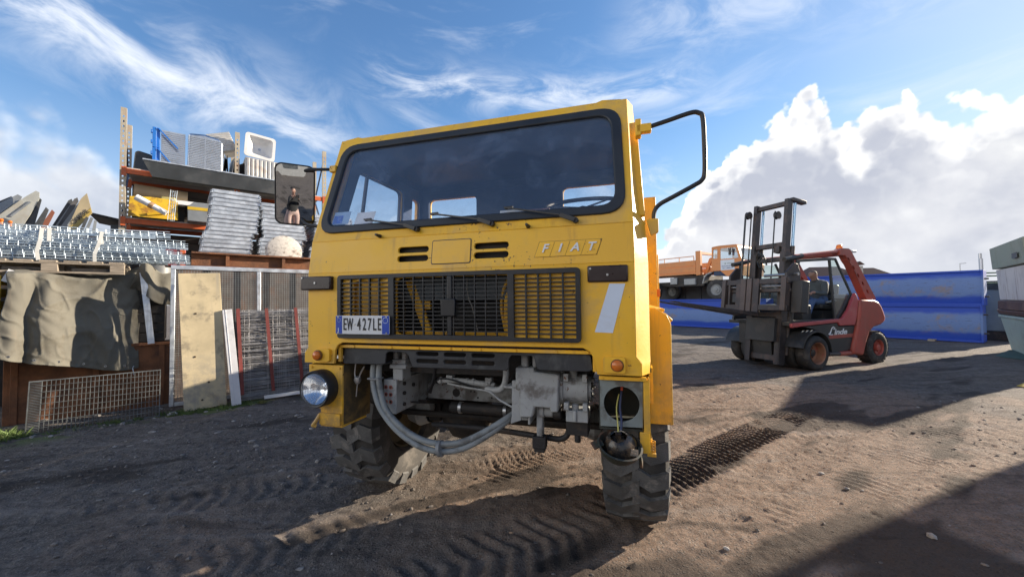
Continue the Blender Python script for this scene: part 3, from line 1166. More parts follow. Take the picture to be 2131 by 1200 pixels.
il.build('cab_lining', INT, TK)
ds = MB()
ds.prism([(0.10, 1.45), (0.42, 1.5), (0.48, 1.80), (0.42, 1.86), (0.11, 1.865)], -0.95, 0.95, axis='x')
ds.prism([(0.30, 1.8), (0.55, 1.82), (0.50, 1.95), (0.36, 1.96)], 0.5, 0.86, axis='x')
ds.build('dashboard', mat('dash_plastic', (0.10, 0.12, 0.14), 0.7, var=0.2), TK, bevel=0.012)
for xc in (0.60, -0.55):
    st = MB()
    st.box((xc, 1.02, 1.55), (0.5, 0.48, 0.16))
    st.box((xc, 1.25, 1.85), (0.46, 0.12, 0.5), rot=(R(-8), 0, 0))
    st.build('seat', mat('seat_vinyl', (0.05, 0.06, 0.075), 0.6, var=0.2), TK, bevel=0.03)
sw = MB()
ring = []
for i in range(25):
    t = 2 * math.pi * i / 24
    v = Euler((R(22), 0, 0)).to_matrix() @ Vector((0.235 * math.cos(t), 0.235 * math.sin(t), 0))
    ring.append(Vector((0.68, 0.52, 2.055)) + v)
sw.tube(ring, 0.014, 8, cap=False)
c0 = Vector((0.68, 0.52, 2.03))
for i in (3, 12, 21):
    sw.bar(c0, ring[i], 0.025, 0.012)
sw.cyl((0.68, 0.52, 2.03), (0.68, 0.40, 1.7), 0.03, n=10)
sw.build('steering_wheel', BLK, TK)
it = MB()
it.box((0.46, 0.20, 1.925), (0.125, 0.02, 0.10), rot=(R(-18), 0, 0))
it.build('registration_card', mat('faded_card', (0.09, 0.035, 0.03), 0.7, var=0.5, vscale=20, dirt=(0.3, 0.25, 0.22), damt=0.5, dscale=25), TK)
it = MB()
it.sheet([(0.26, 1.90), (0.40, 1.90), (0.40, 1.955), (0.26, 1.955)], [], lambda u, v: (u, yws(v) + 0.03, v), (0, 0.002, 0))
it.build('paper_slip', mat('grey_paper', (0.45, 0.47, 0.48), 0.8), TK)
it = MB()
it.sheet([(-0.872, 1.945), (-0.745, 1.945), (-0.742, 2.03), (-0.865, 2.03)], [], lambda u, v: (u, yws(v) + 0.012, v), (0, 0.001, 0))
o = it.build('windscreen_sticker', mat('pale_blue_film', (0.36, 0.52, 0.72), 0.5), TK)
it = MB()
it.sheet([(-0.863, 1.95), (-0.795, 1.95), (-0.795, 2.005), (-0.862, 2.005)], [], lambda u, v: (u, yws(v) + 0.0105, v), (0, 0.001, 0))
it.build('sticker_print', mat('blue_print', (0.03, 0.13, 0.55), 0.5, var=0.3, vscale=30, dirt=(0.5, 0.6, 0.8), damt=0.4, dscale=40), o)
it = MB()
it.sheet([(-0.70, 1.935), (-0.565, 1.935), (-0.555, 2.015), (-0.69, 2.015)], [], lambda u, v: (u, yws(v) + 0.012, v), (0, 0.001, 0))
it.build('paper_notice', WHITE, TK)

# --- wipers
for (px, pz, tx, tz) in ((-0.226, 1.868, -0.600, 1.955), (0.236, 1.868, -0.150, 1.958), (0.692, 1.856, 0.300, 1.958)):
    w = MB()
    y0 = yws(pz)
    w.cyl((px, y0 + 0.01, pz), (px, y0 - 0.035, pz), 0.015, n=10)
    mx, mz = px * 0.8 + tx * 0.2, pz * 0.8 + tz * 0.2 + 0.012
    w.bar((px, y0 - 0.035, pz), (mx, yws(mz) - 0.04, mz), 0.016, 0.024)
    w.bar((mx, yws(mz) - 0.04, mz), (tx, yws(tz) - 0.028, tz), 0.008, 0.010)
    w.bar((tx + 0.005, yws(tz) - 0.02, tz - 0.003), (tx + 0.05, yws(tz) - 0.022, tz - 0.002), 0.014, 0.016)
    w.build('wiper', BLK, TK, bevel=0.002)
nb = MB()
for x in (-0.475, 0.44):
    nb.cyl((x, 0.03, 1.842), (x, -0.015, 1.846), 0.012, 0.007, n=8)
nb.pieces('washer_jet', BLK, TK)

# --- grille
GR = empty('grille', (0, 0, 0), parent=TK)
gf = MB()
gf.sheet(rrect(-0.738, 1.235, 0.716, 1.611, 0.02), [rrect(-0.712, 1.262, -0.385, 1.588, 0.004), rrect(-0.348, 1.262, 0.336, 1.588, 0.004), rrect(0.370, 1.255, 0.692, 1.585, 0.004)],
         lambda u, v: (u, -0.026, v), (0, 0.024, 0))
gf.build('frame', BLK, GR, bevel=0.004)


def lattice(x0, x1, z0, z1, nxs, nzs, tv, th):
    m = MB()
    for i in range(1, nxs):
        x = x0 + (x1 - x0) * i / nxs
        m.bx(x - tv / 2, x + tv / 2, -0.022, -0.006, z0, z1)
    for j in range(1, nzs):
        z = z0 + (z1 - z0) * j / nzs
        m.bx(x0, x1, -0.0205, -0.0045, z - th / 2, z + th / 2)
    return m


lattice(-0.712, -0.385, 1.262, 1.588, 5, 13, 0.008, 0.0062).build('lattice', BLK, GR)
lattice(-0.348, 0.336, 1.262, 1.588, 11, 15, 0.0055, 0.0050).build('lattice', BLK, GR)
lattice(0.370, 0.692, 1.255, 1.585, 5, 15, 0.008, 0.0062).build('lattice', BLK, GR)
eb = MB()
eb.bx(-0.012, 0.016, -0.028, -0.006, 1.262, 1.588)
eb.box((0.0, -0.034, 1.415), (0.085, 0.02, 0.095))
eb.build('emblem_block', BLK, GR, bevel=0.004)
# radiator bay
rb = MB()
rb.bx(-0.42, 0.42, 0.19, 0.24, 1.1, 1.66)
for i in range(30):
    rb.bx(-0.32, 0.30, 0.183, 0.19, 1.27 + i * 0.011, 1.274 + i * 0.011)
rb.build('radiator', mat('radiator_black', (0.008, 0.009, 0.012), 0.6, var=0.3), TK)
bay = MB()
bay.bx(-0.74, 0.74, 0.24, 1.2, 1.0, 1.55)
bay.bx(-0.9, 0.9, 0.06, 0.3, 1.62, 1.80)
bay.build('engine', DARK, TK)
ys = MB()
ys.bar((-0.325, 0.11, 1.58), (-0.20, 0.11, 1.27), 0.02, 0.055, up=(1, 0, 0))
ys.bar((-0.23, 0.13, 1.58), (-0.215, 0.13, 1.40), 0.02, 0.05, up=(1, 0, 0))
ys.bx(-0.345, 0.345, 0.05, 0.07, 1.255, 1.275)
ys.pieces('radiator_strut', YEL, TK, bevel=0.003)
hz = MB()
hz.tube(smoothpath([(0.315, 0.09, 1.57), (0.285, 0.10, 1.53), (0.262, 0.11, 1.46), (0.262, 0.11, 1.38), (0.285, 0.11, 1.27)]), 0.009, 8)
hz.tube(smoothpath([(0.33, 0.11, 1.50), (0.305, 0.11, 1.47), (0.298, 0.11, 1.40), (0.30, 0.11, 1.27)]), 0.024, 10)
hz.tube(smoothpath([(0.335, 0.11, 1.555), (0.31, 0.11, 1.555), (0.29, 0.11, 1.54)]), 0.018, 8)
hz.pieces('coolant_hose', YEL, TK)
cb = MB()
cb.tube(smoothpath([(0.055, 0.10, 1.58), (0.06, 0.10, 1.48), (0.09, 0.10, 1.40), (0.12, 0.10, 1.27)]), 0.004, 6)
cb.build('cable', mat('pale_cable', (0.4, 0.4, 0.38), 0.6), TK)

# --- flap, badge, markers, number plate
fl = MB()
fl.sheet(rrect(-0.124, 1.656, 0.118, 1.797, 0.012, 3), [], lambda u, v: (u, 0.03 * (v - 1.63) / 0.2 - 0.0015, v), (0, 0.003, 0))
fl.build('flap_gap', BLK, TK)
fl = MB()
fl.sheet(rrect(-0.119, 1.661, 0.113, 1.792, 0.010, 3), [], lambda u, v: (u, 0.03 * (v - 1.63) / 0.2 - 0.004, v), (0, 0.004, 0))
fl.build('service_flap', YEL, TK, bevel=0.001)
BG = empty('badge', (0.648, 0.013, 1.713), parent=TK)
bd = MB()
off = 0.03 / 0.2
q4 = [(-0.170, -0.040), (0.148, -0.038), (0.174, 0.040), (-0.144, 0.040)]
bd.sheet(q4, [], lambda u, v: (u, v * off - 0.004, v), (0, 0.006, 0))
bd.build('badge_plate', YEL2, BG, bevel=0.0015)
bd = MB()
sh = [(u * 1.015, v * 1.05) for u, v in q4]
bd.sheet(sh, [], lambda u, v: (u, v * off - 0.001, v), (0, 0.003, 0))
for i in (0, 1, 2):
    x = -0.157 + (i + 1) * 0.0795
    bd.bar((x - 0.012, -0.038 * off - 0.0045, -0.038), (x + 0.014, 0.038 * off - 0.0045, 0.038), 0.0015, 0.001)
bd.build('badge_edge', mat('badge_grime', (0.12, 0.08, 0.03), 0.7, var=0.3), BG)
LET = mat('badge_letter', (0.72, 0.74, 0.76), 0.35, var=0.06)
for i, chh in enumerate('FIAT'):
    text('letter', chh, 0.062, LET, BG, (-0.118 + i * 0.0785, -0.0065, 0.002), (R(90) - math.atan(off), 0, 0), 0.0025, 0.3, 1.05, 0.0011)
for s, x0, x1 in ((1, 0.750, 0.945), (-1, -1.008, -0.785)):
    mk = MB()
    if s > 0:
        mk.bx(x0, x1, -0.012, 0.012, 1.534, 1.617)
    else:
        mk.bx(x0, x1, -0.03, 0.02, 1.527, 1.610)
    o = mk.build('marker_lamp', mat('smoked_lens', (0.022, 0.012, 0.012), 0.25, var=0.4, dirt=(0.06, 0.05, 0.045), damt=0.4, dscale=12), TK, bevel=0.008)
    mk = MB()
    xm = (x0 + x1) / 2
    yf = -0.013 if s > 0 else -0.031
    mk.cyl((xm, yf, 1.57), (xm, yf - 0.004, 1.57), 0.006, n=8)
    mk.cyl((x0 + 0.015, yf, 1.602), (x0 + 0.015, yf - 0.004, 1.602), 0.005, n=8)
    mk.pieces('screw', STEEL, o)
sr = MB()
sr.sheet([(0.781, 1.287), (0.868, 1.284), (0.931, 1.525), (0.856, 1.527)], [], lambda u, v: (u, -0.002, v), (0, 0.0015, 0))
sr.build('white_stripe', mat('reflective_white', (0.62, 0.70, 0.82), 0.4, var=0.06, dirt=(0.45, 0.42, 0.4), damt=0.2, dscale=9), TK)

PL = empty('number_plate', (-0.546, -0.045, 1.317), parent=TK)
pm = MB()
pm.sheet(rrect(-0.184, -0.054, 0.184, 0.054, 0.008, 3), [], lambda u, v: (u, 0, v), (0, 0.003, 0))
pm.build('plate', mat('plate_white', (0.66, 0.68, 0.70), 0.4, var=0.03), PL)
pb_ = mat('plate_blue', (0.01, 0.06, 0.42), 0.4, var=0.05)
for x0, x1 in ((-0.182, -0.139), (0.136, 0.182)):
    pm = MB()
    pm.bx(x0, x1, -0.0015, 0.0005, -0.052, 0.052)
    pm.build('blue_band', pb_, PL)
pm = MB()
pm.sheet(circ(0.158, 0.026, 0.017, 20), [circ(0.158, 0.026, 0.0150, 20)], lambda u, v: (u, -0.002, v), (0, -0.0006, 0))
pm.bx(-0.166, -0.161, -0.0025, -0.0016, -0.045, -0.018)
for i in range(12):
    t = i * math.pi / 6
    pm.bx(-0.160 + 0.012 * math.cos(t) - .0012, -0.160 + 0.012 * math.cos(t) + .0012, -0.0025, -0.0016, 0.028 + 0.012 * math.sin(t) - .0012, 0.028 + 0.012 * math.sin(t) + .0012)
pm.pieces('plate_mark', mat('plate_pale', (0.55, 0.65, 0.75), 0.5), PL)
pt_ = mat('plate_black', (0.012, 0.012, 0.015), 0.4)
for chh, x in (('E', -0.118), ('W', -0.082), ('4', -0.020), ('2', 0.017), ('7', 0.052), ('L', 0.086), ('E', 0.118)):
    text('character', chh, 0.100, pt_, PL, (x, -0.002, 0.0), (R(90), 0, 0), 0.001, 0, 0.50 if chh != 'W' else 0.40, 0.0008)
pm = MB()
pm.cyl((-0.052, 0, 0.002), (-0.052, -0.002, 0.002), 0.007, n=10)
for x in (-0.165, 0.165):
    for z in (-0.046, 0.046):
        pm.cyl((x, 0, z), (x, -0.004, z), 0.005, n=8)
pm.pieces('plate_screw', STEEL, PL)
sp = MB()
sp.bx(-0.70, -0.40, -0.043, -0.026, 1.28, 1.35)
sp.build('plate_holder', BLK, TK)

# --- indicators
for s in (-1, 1):
    I = MB()
    xb = s * 0.872 if s > 0 else -0.852
    I.sheet(rrect(xb - 0.053, 1.091, xb + 0.053, 1.168, 0.012, 3), [], lambda u, v: (u, -0.02, v), (0, 0.02, 0))
    o = I.build('indicator', YEL, TK, bevel=0.004)
    I = MB()
    xl = xb + (0.014 if s > 0 else -0.026)
    yl = -0.02 if s > 0 else -0.03
    I.lathe([(0.027, 0), (0.026, -0.012), (0.018, -0.019), (0.0, -0.022)], (xl, yl, 1.129), 'y', 18)
    I.build('lens', AMB, o)
    I = MB()
    I.lathe([(0.031, 0.01), (0.031, -0.003), (0.027, -0.004)], (xl, yl, 1.129), 'y', 18)
    I.build('lens_ring', mat('lens_ring', (0.16, 0.07, 0.02), 0.5), o)

# --- left headlight box
HL = empty('headlight_box', (0, 0, 0), parent=TK)
hb = MB()
hb.sheet([(-0.995, 1.062), (-0.745, 1.062), (-0.745, 0.695), (-0.905, 0.695), (-0.905, 0.79), (-0.995, 0.83)], [circ(-0.885, 0.925, 0.098, 24)], lambda u, v: (u, 0.03, v), (0, 0.012, 0))
hb.bx(-0.995, -0.76, 0.042, 0.28, 1.048, 1.062)
hb.bx(-0.905, -0.745, 0.03, 0.26, 0.685, 0.697)
hb.bx(-0.90, -0.75, 0.012, 0.03, 0.70, 0.77)
hb.tube(smoothpath([(-0.90, 0.02, 0.76), (-0.915, 0.0, 0.72), (-0.925, -0.01, 0.70), (-0.91, 0.0, 0.69)]), 0.012, 8)
for x, z in ((-0.975, 1.045), (-0.765, 1.045), (-0.765, 0.86), (-0.76, 0.74)):
    hb.cyl((x, 0.03, z), (x, 0.022, z), 0.008, n=8)
hb.build('housing', YEL, HL, bevel=0.003)
hb = MB()
hb.bx(-0.76, -0.746, 0.043, 0.30, 0.70, 1.06)
hb.build('inner_plate', mat('grimy_shaded_yellow', (0.22, 0.14, 0.05), 0.75, var=0.25, dirt=(0.04, 0.04, 0.03), damt=0.8, dscale=5, dlo=0.42), HL)  # inner face: grime, plus its shadow put into the darker colour
hl = MB()
hl.lathe([(0.088, -0.02), (0.098, -0.045), (0.106, -0.05), (0.112, -0.04), (0.112, 0.05), (0.09, 0.10), (0.0, 0.12)], (-0.885, 0.0, 0.925), 'y', 32)
hl.build('lamp_rim', BLK, HL)
hl = MB()
hl.lathe([(0.092, -0.03), (0.06, 0.015), (0.03, 0.035), (0.0, 0.04)], (-0.885, -0.01, 0.925), 'y', 28)
hl.cyl((-0.885, 0.03, 0.925), (-0.885, -0.01, 0.925), 0.014, n=10)
hl.build('reflector', CHROME, HL)
hl = MB()
hl.lathe([(0.097, -0.036), (0.085, -0.052), (0.05, -0.066), (0.0, -0.072)], (-0.885, -0.01, 0.925), 'y', 28)
for i in range(9):
    x = -0.08 + i * 0.02
    z = math.sqrt(max(0, 0.088 ** 2 - x * x)) * 0.92
    hl.tube([(-0.885 + x, -0.058 - 0.016 * (1 - (x / 0.09) ** 2), 0.925 + z * k) for k in (-1, -0.5, 0, 0.5, 1)], 0.0022, 5)
hl.build('lens', glass_mat('lamp_glass', (0.93, 0.95, 0.97), 0.12, 0.10, (0.7, 0.75, 0.8)), HL)

# --- right headlight box: empty hole, the lamp bowl hanging out of it
HR = empty('headlight_box', (0, 0, 0), parent=TK)
HR['label'] = 'right headlight box with its lamp torn out and hanging'
GRN = mat('oxidised_grey_green', (0.20, 0.23, 0.225), 0.7, var=0.2, dirt=(0.07, 0.055, 0.04), damt=0.7, dscale=8, dlo=0.46, bump=0.1)
hp = MB()
hp.sheet([(0.797, 0.812), (1.0, 0.818), (1.004, 1.045), (0.797, 1.043)], [circ(0.901, 0.928, 0.086, 26)], lambda u, v: (u, 0.05, v), (0, 0.006, 0))
hp.build('face_plate', GRN, HR, bevel=0.001)
hp = MB()
hp.bx(0.795, 1.02, 0.03, 0.06, 1.047, 1.066)
hp.prism([(1.006, 1.05), (1.035, 1.06), (1.035, 0.70), (1.006, 0.73)], 0.04, 0.3, 'y')
hp.bx(0.985, 1.03, 0.035, 0.05, 0.70, 0.80)
for x in (0.812, 0.99):
    hp.cyl((x, 0.03, 1.056), (x, 0.025, 1.056), 0.005, n=8)
hp.build('housing', YEL, HR, bevel=0.003)
hp = MB()
hp.bx(0.79, 0.80, 0.06, 0.3, 0.80, 1.05)
hp.bx(0.80, 1.0, 0.26, 0.27, 0.82, 1.05)
hp.bx(0.79, 1.0, 0.06, 0.28, 0.795, 0.805)
hp.build('inner_box', mat('dark_green_metal', (0.035, 0.04, 0.035), 0.7, var=0.4, dirt=(0.10, 0.08, 0.05), damt=0.5, dscale=8), HR)
wi = MB()
wi.tube(smoothpath([(0.905, 0.15, 1.02), (0.90, 0.12, 0.97), (0.893, 0.08, 0.90), (0.90, 0.03, 0.84), (0.89, 0.0, 0.78)]), 0.006, 6)
wi.build('dark_wire', mat('blue_wire', (0.03, 0.04, 0.09), 0.5), HR)
wi = MB()
wi.tube(smoothpath([(0.888, 0.12, 0.96), (0.876, 0.08, 0.90), (0.882, 0.03, 0.84), (0.885, 0.0, 0.80)]), 0.0035, 6)
wi.tube(smoothpath([(0.875, -0.03, 0.76), (0.89, -0.04, 0.745), (0.885, -0.045, 0.72)]), 0.004, 6)
wi.build('yellow_wire', mat('yellow_wire', (0.5, 0.45, 0.12), 0.5), HR)
wi = MB()
wi.cyl((0.903, 0.10, 1.005), (0.903, 0.10, 0.985), 0.007, n=8)
wi.build('red_terminal', mat('red_terminal', (0.6, 0.08, 0.03), 0.5), HR)
bw = MB()
bw.lathe([(0.0, 0.05), (0.05, 0.046), (0.085, 0.028), (0.105, 0.0), (0.110, -0.022), (0.118, -0.032), (0.108, -0.034), (0.10, -0.01), (0.075, 0.02), (0.0, 0.036)], (0, 0, 0), 'z', 28)
bw.bar((0.10, 0.0, -0.03), (0.125, 0.0, 0.06), 0.012, 0.05, up=(0, 1, 0))
bw.bar((-0.09, 0.0, -0.02), (-0.135, 0.03, 0.0), 0.05, 0.008)
M_ = Matrix.Translation((0.886, 0.0, 0.722)) @ Euler((R(200), R(10), 0)).to_matrix().to_4x4() @ Matrix.Scale(0.92, 4)
bw.xform(M_)
bw.build('lamp_bowl', GRN if False else mat('dark_lamp_bowl', (0.045, 0.05, 0.038), 0.6, var=0.4, dirt=(0.16, 0.075, 0.04), damt=0.8, dscale=9, dlo=0.46), HR)
bw = MB()
bw.lathe([(0.088, -0.035), (0.083, 0.015), (0.066, 0.05), (0.046, 0.064), (0.042, 0.06), (0.060, 0.042), (0.074, 0.01)], (0, 0, 0), 'z', 22)
for i_, v_ in enumerate(bw.V):
    t_ = math.atan2(v_[1], v_[0])
    k_ = 1 + 0.09 * math.sin(3 * t_ + 1) + 0.05 * math.sin(7 * t_)
    bw.V[i_] = (v_[0] * k_, v_[1] * k_, v_[2] * (1 + 0.12 * math.sin(2 * t_)))
bw.bx(-0.012, 0.016, -0.012, 0.012, 0.05, 0.085)
bw.bx(-0.03, 0.03, -0.03, 0.02, 0.02, 0.05)
bw.xform(Matrix.Translation((0.888, -0.006, 0.742)) @ Euler((R(24), R(-5), 0)).to_matrix().to_4x4() @ Matrix.Scale(0.88, 4))
bw.build('lamp_shell', mat('black_gloss', (0.014, 0.013, 0.013), 0.2, var=0.4, dirt=(0.15, 0.10, 0.06), damt=0.7, dscale=10, dlo=0.47), HR)

bw = MB()
bw.lathe([(0.0, 0.0), (0.03, 0.006), (0.05, 0.02), (0.058, 0.035)], (0.905, -0.05, 0.72), 'y', 14)
bw.bx(0.93, 0.975, -0.05, -0.045, 0.715, 0.745)
bw.build('broken_reflector', mat('dull_reflector', (0.5, 0.46, 0.4), 0.3, metal=0.7, var=0.3, dirt=(0.15, 0.1, 0.06), damt=0.7, dscale=12), HR)

# --- bumper strip
bp = MB()
outline = [(-0.757, 1.078), (-0.745, 1.070), (-0.47, 1.074), (-0.455, 1.085), (-0.45, 1.14), (-0.43, 1.152), (-0.325, 1.150), (-0.30, 1.135), (-0.275, 1.065), (0.30, 1.068),
           (0.316, 1.08), (0.318, 1.135), (0.335, 1.152), (0.455, 1.152), (0.470, 1.09), (0.485, 1.078), (0.74, 1.080), (0.764, 1.09), (0.752, 1.165), (0.735, 1.172), (-0.745, 1.170)]
sl_ = []
for x0, x1 in ((-0.245, -0.105), (-0.07, 0.065), (0.10, 0.235)):
    for zc in (1.146, 1.104):
        sl_.append(rrect(x0, zc - 0.011, x1, zc + 0.011, 0.010, 3))
bp.sheet(outline, sl_, lambda u, v: (u, 0.05, v), (0, 0.012, 0))
bp.bx(-0.75, -0.46, 0.062, 0.14, 1.075, 1.085)
bp.bx(0.49, 0.75, 0.062, 0.14, 1.080, 1.09)
bp.build('valance', mat('worn_black_paint', (0.028, 0.031, 0.037), 0.5, var=0.3, dirt=(0.11, 0.12, 0.12), damt=0.45, dscale=9, bump=0.15, bscale=40), TK, bevel=0.004)

# --- chassis front
c = MB()
for s in (-1, 1):
    x = s * 0.40 if s > 0 else -0.45
    c.bx(x - 0.006, x + 0.006, 0.15, 5.3, 0.757, 0.965)
    xo = (x - 0.085) if s < 0 else (x - 0.085)
    c.bx(min(xo, x), max(xo, x), 0.15, 5.3, 0.953, 0.965)
    c.bx(min(xo, x), max(xo, x), 0.22, 5.3, 0.757, 0.768)
c.pieces('chassis_rail', CHAS, TK, bevel=0.002)
br = MB()
br.prism([(-0.53, 0.957), (-0.53, 0.81), (-0.46, 0.757), (-0.446, 0.757), (-0.446, 0.967)], 0.14, 0.152, 'y')
br.prism([(0.14, 0.757), (0.14, 0.967), (0.46, 1.03), (0.62, 1.03), (0.62, 0.84)], -0.452, -0.438, 'x')
br.prism([(-0.53, 0.14), (-0.44, 0.14), (-0.40, 0.6), (-0.5, 0.6)], 0.957, 0.968, 'z')
br.prism([(0.298, 0.758), (0.36, 0.783), (0.358, 1.004), (0.31, 1.0), (0.305, 0.80)], 0.13, 0.145, 'y')
br.prism([(0.262, 0.13), (0.36, 0.13), (0.36, 0.5), (0.30, 0.5)], 0.955, 0.968, 'z')
br.pieces('rail_bracket', CHAS, TK, bevel=0.003)
rv = MB()
for x in (-0.512, -0.478):
    for z in (0.92, 0.875, 0.83):
        rv.sheet(circ(x, z, 0.0125, 14), [circ(x, z, 0.008, 14)], lambda u, v: (u, 0.138, v), (0, 0.003, 0))
rv.pieces('rivet_ring', mat('red_primer', (0.35, 0.10, 0.07), 0.7), TK)
rv = MB()
for y, z in ((0.22, 0.93), (0.22, 0.87), (0.22, 0.80), (0.33, 0.90)):
    rv.cyl((-0.437, y, z), (-0.425, y, z), 0.012, n=8)
for x in (-0.512, -0.478):
    for z in (0.92, 0.875, 0.83):
        rv.cyl((x, 0.140, z), (x, 0.1395, z), 0.008, n=10)
rv.pieces('rivet', DARK, TK)
cm = MB()
cm.bx(-0.43, 0.33, 0.52, 0.56, 0.765, 0.865)
cm.bx(-0.43, 0.33, 0.52, 0.62, 0.862, 0.872)
cm.build('cross_member', CHAS, TK, bevel=0.004)
cm = MB()
for x, z in ((-0.10, 0.83), (-0.075, 0.83), (-0.05, 0.79), (0.05, 0.795), (0.10, 0.795), (0.22, 0.785)):
    cm.cyl((x, 0.518, z), (x, 0.522, z), 0.007, n=8)
cm.cyl((-0.21, 0.517, 0.815), (-0.21, 0.523, 0.815), 0.028, n=16)
cm.pieces('bolt_hole', DARK, TK)
# engine mounts
em = MB()
em.bx(-0.488, -0.372, 0.14, 0.26, 1.035, 1.062)
em.bx(-0.478, -0.382, 0.15, 0.25, 1.062, 1.09)
em.bx(-0.47, -0.40, 0.15, 0.25, 0.96, 1.035)
em.bx(-0.475, -0.445, 0.16, 0.22, 1.09, 1.15)
em.bx(-0.415, -0.385, 0.16, 0.22, 1.09, 1.15)
em.build('cab_mount', CHAS, TK, bevel=0.006)
# pipe with clamps
pp = MB()
pp.tube(smoothpath([(-0.22, 0.28, 0.945), (-0.1, 0.27, 0.955), (0.05, 0.27, 0.945), (0.16, 0.27, 0.935)]), 0.017, 10)
pp.tube(smoothpath([(0.12, 0.22, 0.925), (0.20, 0.21, 0.925), (0.24, 0.2, 0.955), (0.252, 0.2, 1.01), (0.252, 0.2, 1.07)]), 0.018, 10)
for x in (-0.20, -0.02, 0.02, 0.13):
    pp.cyl((x - 0.006, 0.272, 0.95), (x + 0.006, 0.272, 0.95), 0.022, n=10)
pp.bx(-0.16, -0.12, 0.26, 0.30, 0.955, 0.985)
pp.bx(0.10, 0.14, 0.26, 0.30, 0.945, 0.98)
pp.pieces('steering_pipe', CHAS, TK)
cc = MB()
cc.tube(smoothpath([(-0.30, 0.3, 0.86), (-0.22, 0.26, 0.955), (-0.12, 0.24, 0.965), (0.0, 0.24, 0.935), (0.12, 0.24, 0.915), (0.22, 0.24, 0.94), (0.30, 0.24, 1.02)]), 0.0055, 6)
cc.tube(smoothpath([(-0.32, 0.3, 0.85), (-0.26, 0.26, 0.93), (-0.23, 0.24, 1.0), (-0.22, 0.22, 1.06)]), 0.009, 6)
cc.tube(smoothpath([(-0.29, 0.3, 0.86), (-0.245, 0.26, 0.95), (-0.21, 0.24, 1.06)]), 0.007, 6)
cc.build('black_cable', BLK, TK)
cc = MB()
cc.tube(smoothpath([(-0.14, 0.24, 0.94), (0.0, 0.22, 0.925), (0.14, 0.2, 0.915), (0.22, 0.18, 0.875), (0.31, 0.15, 0.845)]), 0.006, 6)
cc.build('grey_cable', CHAS, TK)
# steering box
sb = MB()
sb.prism([(0.332, 1.075), (0.332, 0.95), (0.352, 0.95), (0.355, 0.80), (0.425, 0.805), (0.44, 0.863), (0.525, 0.863), (0.53, 0.84), (0.568, 0.842), (0.578, 1.045), (0.44, 1.055), (0.44, 1.077)], 0.12, 0.36, 'y')
sb.bx(0.36, 0.40, 0.14, 0.24, 1.075, 1.15)
sb.bx(0.425, 0.45, 0.14, 0.24, 1.075, 1.15)
sb.build('steering_box', CHAS, TK, bevel=0.009)
sb = MB()
sb.cyl((0.585, 0.24, 0.955), (0.725, 0.24, 0.955), 0.085, n=22)
sb.cyl((0.568, 0.24, 0.955), (0.59, 0.24, 0.955), 0.095, n=22)
sb.cyl((0.72, 0.24, 0.955), (0.742, 0.24, 0.955), 0.07, n=18)
sb.cyl((0.645, 0.2, 1.02), (0.645, 0.2, 1.06), 0.022, n=10)
for z in (0.875, 1.03):
    for x in (0.60, 0.70):
        sb.bx(x, x + 0.026, 0.13, 0.17, z - 0.02, z + 0.02)
for a in range(6):
    t = a * math.pi / 3
    sb.cyl((0.735, 0.24 + 0.055 * math.cos(t), 0.955 + 0.055 * math.sin(t)), (0.755, 0.24 + 0.055 * math.cos(t), 0.955 + 0.055 * math.sin(t)), 0.01, n=6)
    sb.cyl((0.562, 0.24 + 0.082 * math.cos(t), 0.955 + 0.082 * math.sin(t)), (0.575, 0.24 + 0.082 * math.cos(t), 0.955 + 0.082 * math.sin(t)), 0.012, n=6)
sb.build('steering_pump', CHAS, TK, bevel=0.003)
sb = MB()
sb.bx(0.605, 0.725, 0.16, 0.30, 0.785, 0.848)
sb.cyl((0.655, 0.18, 0.84), (0.655, 0.18, 0.88), 0.02, n=10)
sb.cyl((0.655, 0.16, 0.79), (0.655, 0.16, 0.85), 0.012, n=8)
sb.build('valve_block', CHAS, TK, bevel=0.012)
dl = MB()
dl.bx(0.435, 0.47, 0.18, 0.23, 0.64, 0.86)
dl.cyl((0.48, 0.2, 0.825), (0.53, 0.2, 0.825), 0.032, n=14)
dl.cyl((0.45, 0.2, 0.825), (0.48, 0.2, 0.825), 0.038, n=14)
dl.build('drop_arm', CHAS, TK, bevel=0.006)
dk = MB()
dk.cyl((0.53, 0.2, 0.815), (0.575, 0.2, 0.815), 0.03, n=14)
dk.box((0.452, 0.19, 0.655), (0.075, 0.06, 0.065))
dk.box((0.452, 0.19, 0.615), (0.06, 0.045, 0.03))
dk.tube(smoothpath([(-0.30, 0.34, 0.645), (-0.1, 0.32, 0.655), (0.2, 0.28, 0.665), (0.45, 0.24, 0.665), (0.56, 0.23, 0.665), (0.605, 0.23, 0.70), (0.61, 0.24, 0.78)]), 0.017, 10)
dk.bx(0.60, 0.72, 0.2, 0.34, 0.70, 0.79)
dk.cyl((0.66, 0.22, 0.70), (0.66, 0.22, 0.66), 0.018, n=8)
dk.build('drag_link', DARK, TK, bevel=0.004)
